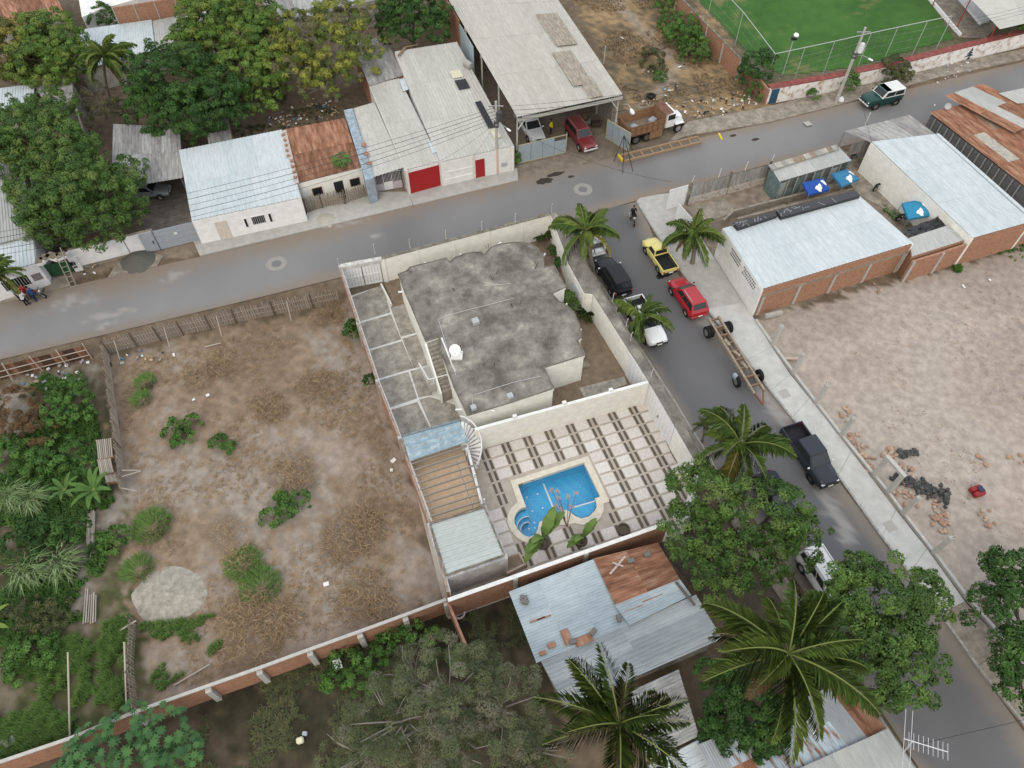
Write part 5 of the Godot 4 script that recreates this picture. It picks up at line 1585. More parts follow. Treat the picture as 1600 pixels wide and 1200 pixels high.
	for e in [[[1144, 353], [1208, 335], [1213, 341], [1152, 361]], [[1211, 334], [1334, 302], [1342, 310], [1219, 344]]]:
		var g := Geo.new()
		var lo := []
		var hi := []
		for p in [e[3], e[2], e[1], e[0]]: lo.append(G(p[0], p[1], RH + 0.05)); hi.append(lo[-1] + Vector3(0, 0.35, 0))
		g.hexa(lo + hi)
		var bx := part(t, "gutter_box", g, M("black_plastic", [0.018, 0.018, 0.022], 0.35, "grain", 0.6))
		for k in 14:
			var s := Geo.new()
			var p: Vector3 = hi[0].lerp(hi[1], (k + R(0, 1)) / 14.0).lerp(hi[3], R(0.1, 0.9))
			s.box(p + Vector3(0, 0.012, 0), Vector3(R(0.2, 0.7), 0.02, R(0.04, 0.1)), Basis(Vector3.UP, R(0, 3)))
			part(bx, "plastic_fold", s, M("plastic_grey", [0.25, 0.25, 0.27], 0.4, "grain", 0.6))
	# grey lean-to and tarp
	t = thing("shed", "low grey lean-to roof between the two white-roofed houses", "shed")
	rc = rf([[1420, 372, 2.7], [1488, 350, 2.7], [1517, 372, 2.6], [1425, 401, 2.6]])
	sheets(t, rc, 6, 1, 0.3, 0.03, tin("grey"))
	under(t, rc, 0.06, brick)
	var tr := rf([[1407, 361, 2.4], [1465, 339, 2.5], [1487, 350, 2.4], [1421, 371, 2.5]])
	var g2 := Geo.new()
	for i in 18:
		for j in 8:
			var f := func(u, v): return bil(tr, u / 18.0, v / 8.0) + Vector3(0, 0.22 * n2.get_noise_2d(u * 1.1, v * 2.2) + 0.1 * n2.get_noise_2d(u * 4.0, v * 3.0), 0)
			g2.quad(f.call(i, j + 1), f.call(i + 1, j + 1), f.call(i + 1, j), f.call(i, j))
	part(t, "tarpaulin", g2, M("black_plastic")).set_meta("label", "wrinkled black tarpaulin")
	# brick wall eastwards
	t = thing("boundary_wall", "long bare brick wall between the bare lot and the eastern houses", "wall")
	var line := [[1424, 405], [1470, 391], [1520, 374], [1600, 351], [1760, 305]]
	for i in line.size() - 1:
		a = flat(G(line[i][0], line[i][1], 2.5)) + Vector3(0, 0, 0.25)
		b = flat(G(line[i + 1][0], line[i + 1][1], 2.5)) + Vector3(0, 0, 0.25)
		wall(t, "wall", a, b, 2.5 if i != 2 else 2.6, 0.2, brick)
		panel(t, "pillar", a, b, 0, 0.28, 0, 2.45, 0.13, 0.12, M("concrete"))
	# big white roof and grey roof north of it
	t = thing("house", "long white-roofed house with cream side wall beside the rusty barn", "house")
	rc = rf([[1362, 222, 3.5], [1460, 210, 3.5], [1612, 346, 3.3], [1520, 372, 3.3]])
	sheets(t, rc, 9, 3, 0.3, 0.035, tin("white"))
	q = under(t, rc, 0.06, cream, [], 0.2, 0.08, {2: brick})
	var r2 := rf([[1320, 205, 3.2], [1421, 180, 3.2], [1463, 211, 3.45], [1361, 223, 3.45]])
	sheets(t, r2, 6, 1, 0.28, 0.035, tin("dirty"))
	for k in 2: stick(t, "porch_post", [flat(r2[k]), r2[k]], 0.07, plain("steel"))
	wall(t, "gutter", Vector3(rc[1].x, 3.35, rc[1].z) + Vector3(0.25, 0, 0), Vector3(rc[2].x, 3.2, rc[2].z) + Vector3(0.25, 0, 0), 3.6, 0.35, M("white_tin_a"), 3.45)
	# rusty barn
	t = thing("barn", "ramshackle barn with patched rust-brown corrugated roofs and slatted grey side", "barn")
	rc = rf([[1452, 176, 3.3], [1600, 140, 3.3], [1770, 262, 3.3], [1618, 304, 3.3]])
	sheets(t, rc, 9, 3, 0.22, 0.035, tin("rust") + [M("rust_a")], "roof_sheet", {"1,1": M("old_white_tin"), "3,0": M("old_brown_tin")})
	under(t, rc, 0.25, M("slatted_grey", [0.17, 0.17, 0.175], 0.85, "blotch", 0.6), [], 0.15, 0.2)
	r2 = rf([[1476, 150, 3.8], [1534, 131, 3.8], [1640, 180, 3.7], [1585, 208, 3.7]])
	sheets(t, r2, 4, 2, 0.22, 0.035, tin("rust"), "roof_sheet", {"1,0": M("grey_tin_a"), "2,0": M("grey_tin_b"), "1,1": M("grey_tin_c")})
	sheets(t, rf([[1560, 146, 3.9], [1600, 138, 3.9], [1640, 160, 3.85], [1590, 162, 3.85]]), 2, 1, 0.22, 0.035, tin("grey"))
	for k in 14:
		var s0: Vector3 = rc[0].lerp(rc[3], 0.06 + k * 0.062) * Vector3(1, 0, 1) + Vector3(0.1, 0, 0.1)
		stick(t, "slat", [s0, s0 + Vector3(0, 3.1, 0)], 0.1, M("slatted_pale", [0.3, 0.3, 0.3], 0.85, "grain", 0.6), 4)
	# satellite dish by the barn
	var ds := thing("satellite_dish", "small grey satellite dish on a pole between barn and white roof", "satellite dish", flat(G(1456, 214)))
	stick(ds, "mast", [Vector3.ZERO, Vector3(0, 3.6, 0)], 0.04, plain("steel"))
	g2 = Geo.new()
	g2.ring(Vector3(0, 3.7, 0), Vector3(-0.4, 0.6, 0.6).normalized(), [[0.0, 0.01], [0.03, 0.16], [0.1, 0.32], [0.08, 0.32], [0.0, 0.16]], 16)
	part(ds, "reflector", g2, plain("dish_grey", [0.36, 0.37, 0.38], 0.6))
	# yard slabs
	g2 = Geo.new()
	g2.prism(poly([[1330, 300], [1350, 262], [1400, 300], [1440, 345], [1415, 352], [1372, 320]]), -0.1, 0.02)
	struct("yard_floor", g2, M("yard_conc", [0.38, 0.34, 0.28], 0.93, "blotch", 0.12))
	g2 = Geo.new()
	g2.prism(poly([[1072, 325], [1132, 310], [1150, 330], [1100, 350]]), -0.1, 0.02)
	struct("yard_floor", g2, M("yard_conc"))
	# plastic furniture
	for k in 2:
		var o := thing("plastic_stool", ["red plastic stool beside the bright blue canopy", "white plastic stool next to the red one"][k], "stool", G(1404 - k * 6, 311 + k * 5))
		var m := plain("plastic_red" if k == 0 else "plastic_white", [0.5, 0.02, 0.03] if k == 0 else [0.75, 0.75, 0.75], 0.4)
		g2 = Geo.new()
		g2.rbox(Vector3(0, 0.7, 0), Vector3(0.75, 0.08, 0.75), 0.03)
		part(o, "seat", g2, m)
		for e in [[-1, -1], [1, -1], [1, 1], [-1, 1]]: stick(o, "leg", [Vector3(e[0] * 0.33, 0, e[1] * 0.33), Vector3(e[0] * 0.28, 0.68, e[1] * 0.28)], 0.03, plain("plastic_white", [0.75, 0.75, 0.75], 0.4))
	g2 = Geo.new()
	g2.rbox(Vector3(0, 0.4, 0), Vector3(0.6, 0.8, 0.4), 0.03, Basis(Vector3.UP, 0.4))
	solo("crate", g2, M("old_wood"), "brown cardboard crate behind the red plastic stool", "crate").position = G(1421, 304)

# ================================================================ bare lot with concrete columns
func build_lot_east():
	var conc := M("column_concrete", [0.46, 0.45, 0.42], 0.92, "plaster", 0.3)
	var cols := [[1207, 541], [1239, 585], [1275, 632], [1314, 682.5], [1364, 744], [1386, 771], [1410, 804], [1457.5, 865], [1508, 933]]
	var pts := []
	for q in cols: pts.append(G(q[0], q[1]))
	var base := thing("footing_wall", "low concrete footing strip between the pavement and the bare lot", "wall")
	var line := [[1180, 502]] + cols + [[1570, 1005], [1640, 1092], [1720, 1195]]
	for i in line.size() - 1:
		var a := flat(G(line[i][0], line[i][1]))
		var b := flat(G(line[i + 1][0], line[i + 1][1]))
		wall(base, "strip", a, b, 0.3, 0.22, conc)
	var first: Node3D = null
	var names := ["by the brick-walled house", "second from the brick-walled house", "third from the brick-walled house", "fourth from the brick-walled house", "", "", "just past the lintel pair", "between the lintel pair and the sandy end", "at the sandy end of the pavement"]
	for i in cols.size():
		if i in [4, 5]: continue
		var lab: String = "plain concrete column of the unbuilt wall, " + names[i]
		if first == null:
			first = thing("concrete_column", lab, "column", pts[i], 0.36, "concrete columns of the bare lot")
			var g := Geo.new()
			g.rbox(Vector3(0, 1.35, 0), Vector3(0.3, 2.7, 0.3), 0.02)
			part(first, "shaft", g, conc)
			for e in [[-1, -1], [1, -1], [1, 1], [-1, 1]]: stick(first, "rebar", [Vector3(e[0] * 0.08, 2.65, e[1] * 0.08), Vector3(e[0] * 0.1, 2.95, e[1] * 0.09)], 0.012, M("rebar", [0.16, 0.13, 0.11], 0.8, "grain", 1.0), 4)
		else: copy(first, lab, pts[i])
	var t := thing("door_portal", "pair of concrete columns joined by a lintel beside the dark stone heap", "portal")
	for i in [4, 5]:
		var g := Geo.new()
		g.rbox(pts[i] + Vector3(0, 1.3, 0), Vector3(0.3, 2.6, 0.3), 0.02, Basis(Vector3.UP, 0.36))
		part(t, "column", g, conc)
	beam(t, "lintel", pts[4] + Vector3(-0.1, 2.72, -0.15), pts[5] + Vector3(0.1, 2.72, 0.15), 0.3, 0.25, conc)
	beam(thing("concrete_beam", "short concrete beam stub beside the first column and brick wall", "beam"), "beam", G(1196, 494, 0.3), G(1222, 488, 0.3), 0.3, 0.35, conc)
	beam(thing("wooden_post", "pale wooden post lying beside the second concrete column", "post"), "post", G(1224, 560, 0.1), G(1246, 561, 0.1), 0.2, 0.18, M("planter_pink"))
	# brick rubble
	var rub := [[1317, 648, 4, "by the third column"], [1336, 690, 9, "past the fourth column"], [1346, 710, 5, "below the fourth column"], [1360, 728, 6, "before the portal"], [1415, 736, 6, "behind the portal"], [1407, 768, 5, "within the portal"], [1416, 780, 4, "beside the stone heap's end"], [1459, 806, 5, "past the portal"], [1472, 818, 10, "in the largest mound"], [1470, 795, 4, "on top of the mound"], [1524, 715, 3, "out in the open lot"], [1590, 721, 3, "far out in the lot"], [1539, 810, 4, "beyond the red container"], [1367, 450, 2, "by the long brick wall"], [1400, 708, 4, "next to the small stone heap"], [1388, 712, 3, "between column and small heap"]]
	for q in rub:
		var o := thing("brick_rubble", "scatter of broken orange brick and plaster pieces " + q[3], "rubble", G(q[0], q[1], -0.03), 0, "brick rubble on the bare lot")
		for k in q[2] * 2:
			var g := Geo.new()
			g.rbox(Vector3(R(-0.6, 0.6), 0.08, R(-0.7, 0.7)), Vector3(R(0.14, 0.5), R(0.07, 0.16), R(0.12, 0.34)), 0.05, Basis.from_euler(Vector3(R(-0.3, 0.3), R(0, 3), R(-0.3, 0.3))))
			part(o, "piece", g, M("rubble_%d" % (k % 3), [[0.45, 0.28, 0.2], [0.5, 0.38, 0.29], [0.4, 0.25, 0.19]][k % 3], 0.95, "soil", 0.6))
	# dark stones: two heaps, each stone its own
	var sm := []
	for k in 4: sm.append(stone_mesh(k))
	for hp in [[[1392, 745], [1482, 776], 150, 1.0, "long heap of dark grey broken stones behind the lintel columns"], [[1404, 712], [1431, 704], 40, 0.55, "small heap of dark grey stones beside brick rubble"]]:
		var a := G(hp[0][0], hp[0][1])
		var b := G(hp[1][0], hp[1][1])
		var o := thing("stone_heap", hp[4], "stone heap")
		var d := (b - a).normalized()
		for k in hp[2]:
			var u := rng.randf()
			var s: float = rng.randfn(0.0, 0.4) * hp[3] * (1.0 - absf(u - 0.4) * 0.7)
			var m := part(o, "stone", sm[k % 4], M("stone_dark%d" % (k % 2), [[0.085, 0.088, 0.088], [0.12, 0.122, 0.12]][k % 2], 0.9, "grain", 1.0), a.lerp(b, u) + Vector3(-d.z, 0, d.x) * s + Vector3(0, maxf(0.0, 0.28 - absf(s) * 0.3) * rng.randf() * hp[3], 0))
			m.rotation = Vector3(R(0, 3), R(0, 6), R(0, 3))
			m.scale = Vector3.ONE * R(0.55, 1.15)
	# red container
	var r := thing("red_container", "small red twin plastic container lying on the bare lot", "container", G(1524, 770), 0.3)
	for k in 2:
		var g := Geo.new()
		g.rbox(Vector3(0, 0.25, k * 0.42 - 0.2), Vector3(0.9, 0.45, 0.38), 0.08)
		part(r, "tank", g, plain("container_red", [0.25, 0.02, 0.025], 0.5))
	var cp := Geo.new()
	cp.rbox(Vector3(0.2, 0.5, 0), Vector3(0.4, 0.1, 0.5), 0.03)
	part(r, "lid", cp, plain("lid_navy", [0.03, 0.03, 0.07], 0.5))
func stone_mesh(k: int) -> ArrayMesh:
	var g := Geo.new()
	var v := []
	var r := RandomNumberGenerator.new()
	r.seed = 40 + k
	for e in [[-1, -1, 1], [1, -1, 1], [1, -1, -1], [-1, -1, -1], [-1, 1, 1], [1, 1, 1], [1, 1, -1], [-1, 1, -1]]: v.append(Vector3(e[0] * r.randf_range(0.09, 0.17), e[1] * r.randf_range(0.06, 0.13), e[2] * r.randf_range(0.08, 0.15)))
	g.hexa(v)
	return g.mesh()

# ================================================================ tin-roofed houses south of the pool wall
func build_south():
	var t := thing("house", "patched tin-roofed house with pale blue, rusty and ribbed grey sheets", "house")
	var h := 2.9
	var rib := func(c): return [c[3], c[0], c[1], c[2]]
	sheets(t, rib.call(rf([[795, 925, h], [929, 873, h], [983, 977, h - 0.15], [838, 1036, h - 0.15]])), 5, 3, 0.2, 0.03, tin("blue"))
	sheets(t, rib.call(rf([[927, 873, h + 0.05], [1028, 848, h + 0.05], [1062, 905, h], [961, 946, h]])), 4, 2, 0.2, 0.03, tin("rust"))
	sheets(t, rib.call(rf([[960, 946, h], [1062, 905, h], [1080, 930, h - 0.05], [983, 977, h - 0.05]])), 2, 2, 0.2, 0.03, tin("blue"))
	sheets(t, rib.call(rf([[845, 1034, h - 0.2], [1087, 929, h - 0.2], [1128, 998, h - 0.35], [885, 1105, h - 0.35]])), 6, 2, 0.34, 0.05, tin("zinc"))
	sheets(t, rib.call(rf([[985, 1080, h - 0.4], [1060, 1046, h - 0.4], [1092, 1150, h - 0.6], [1010, 1190, h - 0.6]])), 5, 1, 0.3, 0.05, tin("dirty"))
	sheets(t, rib.call(rf([[1012, 1196, h - 0.7], [1098, 1152, h - 0.7], [1130, 1230, h - 0.9], [1040, 1270, h - 0.9]])), 4, 1, 0.3, 0.05, tin("white"))
	under(t, rf([[800, 926, h - 0.2], [1024, 850, h - 0.2], [1124, 997, h - 0.4], [882, 1098, h - 0.4]]), 0.25, M("dingy_plaster", [0.5, 0.48, 0.44], 0.9, "blotch", 0.2))
	# rust scabs, bricks and boards lying on the roof
	for q in [[885, 995, 0.5, 0.9], [912, 1000, 1.1, 0.5], [862, 1008, 0.5, 0.3], [848, 1020, 0.4, 0.25], [840, 968, 1.0, 0.1], [1020, 935, 1.4, 0.1], [990, 950, 1.2, 0.1], [850, 965, 0.9, 0.08], [820, 938, 0.4, 0.3]]:
		var g := Geo.new()
		g.box(G(q[0], q[1], h + 0.0), Vector3(q[2], 0.05, q[3]), Basis(Vector3.UP, 0.36))
		part(t, "rust_patch", g, M("rust_a"))
	for q in [[818, 934], [820, 940], [967, 966], [927, 987], [895, 1002], [986, 876], [1012, 866]]:
		var g := Geo.new()
		g.rbox(G(q[0], q[1], h + 0.15), Vector3(0.45, 0.2, 0.3), 0.03, Basis(Vector3.UP, R(0, 3)))
		solo("loose_block", g, M("block_grey", [0.2, 0.19, 0.18], 0.95, "soil", 0.6), "grey stone block weighing down the patched tin roof", "block", "blocks on the patched tin roof")
	beam(thing("plank", "rusty iron strip lying across the blue and grey roof edge", "plank"), "board", G(1056, 909, h + 0.1), G(1086, 946, h + 0.05), 0.16, 0.05, M("rebar", [0.16, 0.13, 0.11], 0.8, "grain", 1.0))
	var cross := thing("wooden_cross_board", "two pale boards crossed on the rusty roof section", "boards")
	beam(cross, "board", G(953, 897, h + 0.15), G(977, 869, h + 0.15), 0.14, 0.04, M("board_pale", [0.55, 0.45, 0.4], 0.9, "grain", 0.6))
	beam(cross, "board", G(957, 879, h + 0.2), G(974, 885, h + 0.2), 0.12, 0.04, M("board_pale"))
	# bottom roofs
	t = thing("house", "low shack roofed with overlapping blue-grey and rusty zinc sheets", "house")
	var c := rf([[1088, 1165, 2.7], [1322, 1062, 2.7], [1384, 1137, 2.6], [1140, 1265, 2.6]])
	sheets(t, c, 8, 2, 0.16, 0.025, tin("zincrust") + tin("zinc"), "roof_sheet", {"7,0": M("rust_b"), "7,1": M("rust_b"), "1,1": M("rust_c"), "6,0": M("zinc_tin_b")})
	under(t, c, 0.2, M("dingy_plaster"))
	beam(t, "weight_bar", G(1207, 1130, 2.85), G(1237, 1205, 2.85), 0.09, 0.09, M("rebar"))
	t = thing("house", "plain grey ribbed roof carrying the long television aerial", "house")
	c = rf([[1232, 1208, 2.8], [1388, 1138, 2.8], [1460, 1250, 2.6], [1300, 1340, 2.6]])
	sheets(t, c, 7, 1, 0.36, 0.04, tin("grey"))
	under(t, c, 0.15, M("dingy_plaster"))
	# television aerial
	var an := thing("television_aerial", "white fishbone television aerial above the side street's edge", "aerial")
	var b0 := G(1412, 1154, 6.0)
	var b1 := G(1481, 1175, 6.2)
	var al := plain("aluminium", [0.62, 0.62, 0.66], 0.4, 0.3)
	stick(an, "boom", [b0, b1], 0.028, al, 5)
	stick(an, "mast", [flat(G(1400, 1190)), b0.lerp(b1, 0.2)], 0.04, al, 6)
	var d := (b1 - b0).normalized()
	var s := Vector3(-d.z, 0, d.x)
	for k in 9:
		var p := b0.lerp(b1, 0.12 + 0.11 * k)
		stick(an, "element", [p - s * 0.42, p + s * 0.42], 0.016, al, 4)
	for k in [0.0, 0.16]:
		var p := b0.lerp(b1, k)
		stick(an, "reflector_bar", [p - s * 1.5 + Vector3(0, 0.2, 0), p + s * 1.5 - Vector3(0, 0.1, 0)], 0.016, al, 4)
	# brick spur wall and old tyre
	t = thing("boundary_wall", "thin brick spur wall running down from the pool yard's corner", "wall")
	wall(t, "wall", flat(G(699, 938, 2.2)), flat(G(728, 1008, 2.0)), 2.2, 0.15, M("brick"), 2.0)
	var g := Geo.new()
	g.ring(G(717, 958, 0.06), Vector3.UP, [[-0.06, 0.42], [0.06, 0.42], [0.08, 0.36], [0.06, 0.3], [-0.06, 0.3]], 20)
	solo("old_tyre", g, plain("whitewall", [0.55, 0.53, 0.48], 0.8), "pale discarded tyre ring lying beside the spur wall", "tyre")
	g = Geo.new()
	g.prism(poly([[1028, 850], [1065, 830], [1130, 830], [1330, 1050], [1290, 1075], [1120, 960]]), -0.05, 0.0)
	struct("yard_floor", g, M("dark_yard", [0.12, 0.1, 0.08], 0.95, "soil", 0.12))

# ================================================================ the dry lot and the bushes west of it
func build_lot_west():
	var brick := M("brick")
	# long brick wall with concrete buttresses
	var t := thing("boundary_wall", "long brick wall with grey concrete buttresses at the foot of the dry lot", "wall")
	var line := [[-90, 1222], [0, 1191], [112, 1153], [213, 1112], [325, 1072], [405, 1044], [484, 1015], [562, 987], [633, 961], [697, 937]]
	for i in line.size() - 1:
		var a := flat(G(line[i][0], line[i][1], 2.1))
		var b := flat(G(line[i + 1][0], line[i + 1][1], 2.1))
		wall(t, "wall", a, b, 2.1, 0.16, brick)
		wall(t, "coping", Vector3(a.x, 2.102, a.z), Vector3(b.x, 2.102, b.z), 2.18, 0.2, M("column_concrete", [0.46, 0.45, 0.42], 0.92, "plaster", 0.3))
		if i > 0:
			var g := Geo.new()
			g.rbox(b + Vector3(0.02, 1.0, 0.2), Vector3(0.36, 2.1, 0.3), 0.02, Basis(Vector3.UP, 0.36))
			part(t, "buttress", g, M("column_concrete"))
	bamboo_fence("long leaning cane fence between the dry lot and the wide street", [[172, 551], [215, 540], [252, 531], [287, 522], [330, 513], [370, 503], [430, 491], [490, 480], [532, 471]], 1.7, true)
	bamboo_fence("short cane fence down the side of the dry lot by the bamboo racks", [[170, 553], [176, 600], [183, 650], [190, 700], [197, 772]], 1.5, false)
	bamboo_fence("broken plank fence remnant near the long brick wall", [[213, 972], [208, 1040], [216, 1110]], 1.3, false)
	# rusty sheet fence
	t = thing("sheet_fence", "rust-brown corrugated sheet fence on crooked poles along the street", "fence")
	var a := flat(G(-60, 608))
	var b := flat(G(146, 557))
	sheets(t, [Vector3(a.x, 1.5, a.z), Vector3(b.x, 1.5, b.z), b, a], 11, 1, 0.3, 0.03, [M("brown_sheet_a", [0.12, 0.07, 0.055], 0.85, "blotch", 0.3, "u"), M("brown_sheet_b", [0.15, 0.085, 0.06], 0.85, "blotch", 0.3, "u"), M("rust_b")], "corrugated_sheet")
	for y in [0.35, 1.0]: stick(t, "rail", [a + Vector3(0, y, 0.12), b + Vector3(0, y + 0.1, 0.12)], 0.05, M("cane_b", [0.4, 0.35, 0.28], 0.9, "grain", 0.7))
	for k in 6:
		var q := a.lerp(b, k / 5.0) + Vector3(0, 0, 0.15)
		stick(t, "post", [q + Vector3(R(-0.1, 0.3), 0, R(0, 0.4)), q + Vector3(0, 1.9, 0)], 0.05, M("cane_b"))
	# bamboo racks
	var cm := [M("cane_a"), M("cane_b"), M("rack_grey", [0.36, 0.33, 0.3], 0.9, "grain", 0.7)]
	for r in [[[[150, 688], [174, 685], [177, 713], [153, 718]], 0.8, "raised bamboo slat rack beside the short cane fence"], [[[152, 719], [173, 716], [178, 738], [156, 741]], 0.75, "lower bamboo slat rack next to the raised one"], [[[163, 741], [180, 739], [184, 752], [166, 754]], 0.6, "small bamboo rack end behind the banana plant"]]:
		var e := []
		for p in r[0]: e.append(G(p[0], p[1], r[1]))
		var o := thing("bamboo_rack", r[2], "rack", Vector3.ZERO, 0, "bamboo racks by the cane fence")
		for k in 8:
			var g := Geo.new()
			var s: Vector3 = e[0].lerp(e[1], (k + 0.5) / 8.0)
			var f: Vector3 = e[3].lerp(e[2], (k + 0.5) / 8.0)
			g.tube([s, f], [0.06], 5)
			part(o, "slat", g, cm[k % 3])
		beam(o, "end_board", e[3] + Vector3(0, -0.1, 0), e[2] + Vector3(0, -0.1, 0), 0.12, 0.2, M("old_wood"))
		for p in e: stick(o, "leg", [flat(p), p], 0.05, cm[0])
	for r in [[[138, 798], [148, 798], [146, 868], [134, 868], "narrow run of bamboo slats lying under the bushes"], [[134, 925], [150, 925], [149, 974], [130, 974], "bamboo slat mat lying on the grass by the cane reeds"]]:
		var o := thing("bamboo_mat", r[4], "mat", Vector3.ZERO, 0, "bamboo mats on the ground")
		for k in 6:
			var g := Geo.new()
			g.tube([G(lerpf(r[0][0], r[1][0], k / 5.0), r[0][1] + R(-6, 6), 0.12), G(lerpf(r[3][0], r[2][0], k / 5.0), r[2][1] + R(-6, 6), 0.12)], [0.05], 5)
			part(o, "slat", g, cm[k % 3])
	# propped poles
	for p in [[[106, 1019, 2.6], [109, 1150, 0.2], "tall pale pole leaning over the green grass"], [[194, 1003, 1.8], [198, 1115, 0.2], "grey pole leaning beside the broken plank fence"], [[190, 735, 1.0], [219, 735, 0.2], "pole propped out from the cane fence"], [[190, 745, 0.9], [220, 736, 0.2], "second pole meeting the propped pole by the racks"], [[186, 762, 0.8], [213, 767, 0.1], "low stick jutting from the cane fence's end"], [[328, 1038, 0.1], [272, 1071, 0.1], "long dry branch lying on the bare soil"], [[212, 970, 1.2], [188, 985, 0.2], "short pole at the top of the broken plank fence"], [[320, 542, 0.15], [345, 536, 0.1], "bamboo stick lying beside the long cane fence"]]:
		stick(thing("wooden_pole", p[2], "pole", Vector3.ZERO, 0, "loose poles about the dry lot"), "shaft", [G(p[0][0], p[0][1], p[0][2]), G((p[0][0] + p[1][0]) / 2.0, (p[0][1] + p[1][1]) / 2.0, (p[0][2] + p[1][2]) / 2.0 + 0.03), G(p[1][0], p[1][1], p[1][2])], 0.055, cm[1])
	# old cement slab
	var g := Geo.new()
	heap(g, 1.0, 0.5, 0.14)
	var s := solo("cement_mound", g, M("cement_pale", [0.44, 0.41, 0.345], 0.95, "blotch", 0.25), "smooth pale cement mound beside the green grass", "mound")
	s.position = G(265, 928, -0.03)
	s.scale = Vector3(2.6, 1.0, 2.05)
	s.rotation.y = -0.15

# ================================================================ trees and plants
const KINDS := {   # leaf colours (linear), leaf length, half width
	"mango": [[[0.06, 0.115, 0.026], [0.08, 0.14, 0.032], [0.048, 0.095, 0.024], [0.1, 0.15, 0.04]], 0.32, 0.07],
	"deep": [[[0.036, 0.085, 0.02], [0.05, 0.105, 0.025], [0.03, 0.068, 0.018]], 0.27, 0.085],
	"bright": [[[0.09, 0.16, 0.03], [0.12, 0.19, 0.04], [0.065, 0.12, 0.028], [0.14, 0.19, 0.04]], 0.27, 0.085],
	"lime": [[[0.16, 0.19, 0.035], [0.23, 0.24, 0.05], [0.09, 0.12, 0.03], [0.12, 0.12, 0.06]], 0.25, 0.08],
	"yellow": [[[0.17, 0.16, 0.03], [0.1, 0.12, 0.03], [0.24, 0.2, 0.045], [0.06, 0.08, 0.025]], 0.25, 0.08],
	"fresh": [[[0.07, 0.13, 0.032], [0.095, 0.16, 0.038], [0.055, 0.1, 0.027]], 0.25, 0.075],
	"thorn": [[[0.1, 0.12, 0.058], [0.125, 0.14, 0.072], [0.072, 0.09, 0.042], [0.15, 0.15, 0.1]], 0.24, 0.022],
	"bush": [[[0.065, 0.14, 0.03], [0.088, 0.17, 0.038], [0.048, 0.105, 0.025]], 0.2, 0.06],
	"olive": [[[0.075, 0.085, 0.035], [0.1, 0.1, 0.045], [0.055, 0.065, 0.03]], 0.22, 0.05],
	"rusty": [[[0.13, 0.075, 0.04], [0.17, 0.1, 0.05], [0.09, 0.07, 0.035]], 0.2, 0.03],
	"straw": [[[0.28, 0.195, 0.11], [0.23, 0.155, 0.088], [0.33, 0.24, 0.145], [0.17, 0.115, 0.068]], 0.42, 0.016],
	"grass": [[[0.1, 0.19, 0.04], [0.135, 0.22, 0.055], [0.07, 0.14, 0.032]], 0.34, 0.02]}
func lobes_of(a: Array) -> Array:   # [px, py, height, radius in photo pixels] -> [centre, radius in metres]
	var o := []
	for q in a:
		var c := G(q[0], q[1], q[2])
		o.append([c, q[3] * c.distance_to(Vector3(0, CAM_H, 0)) / FOC])
	return o
func foliage(g: Geo, lobes: Array, org: Vector3, kind: String, dens := 1.0, flat_ := 0.8, open := 0.0):
	var k: Array = KINDS[kind]
	var cols: Array = k[0]
	var fine := 0.76 if lobes[0][1] > 1.2 else 0.9
	var wild := 0.9 if kind in ["thorn", "rusty"] else 0.45
	for l in lobes:
		var r: float = l[1]
		var c: Vector3 = l[0] - org
		var subs := int(clampf(r * r * 11.0 * sqrt(dens), 18, 260))
		for i in subs:   # twig-end clumps over the lobe, each a little dome of leaves
			var y := rng.randf_range(-0.35, 1.0)
			var a := R(0, TAU)
			var w := sqrt(maxf(0.0, 1.0 - y * y))
			var dir := Vector3(cos(a) * w, y, sin(a) * w)
			if open > 0.0 and rng.randf() < open: continue
			var rr := r * (1.0 + 0.4 * n2.get_noise_3d(c.x + dir.x * r, c.y + dir.y * r, c.z + dir.z * r)) * R(0.68, 1.0)
			var sr := R(0.5, 1.0) * minf(0.62, 0.14 + r * 0.16)
			var q := c + Vector3(dir.x * rr, dir.y * rr * flat_, dir.z * rr)
			var base := L(cols[rng.randi() % cols.size()]) * R(0.85, 1.15)
			var ax := (dir + Vector3(0, 0.7, 0)).normalized()
			for j in int(sr * sr * 6.0 * sqrt(dens) / (k[1] * maxf(k[2], 0.035) * fine * fine)):
				var o := Vector3(R(-1, 1), R(-1, 1), R(-1, 1)).normalized()
				if o.dot(ax) < -0.15: o = -o
				var pos := q + o * sr * Vector3(1, 0.75, 1) * R(0.7, 1.05)
				if pos.y + org.y < 0.02: pos.y = 0.02 - org.y + rng.randf() * 0.15
				var nn := (o + Vector3(R(-1, 1), R(-0.3, 1), R(-1, 1)) * wild).normalized()
				var d := nn.cross(Vector3(R(-1, 1), R(-1, 1), R(-1, 1))).normalized()
				g.col = base * R(0.82, 1.18)
				leaf4(g, pos, (d + Vector3(0, -0.2, 0)) * k[1] * fine * R(0.7, 1.2), d.cross(nn).normalized() * k[2] * fine * R(0.8, 1.2), nn)
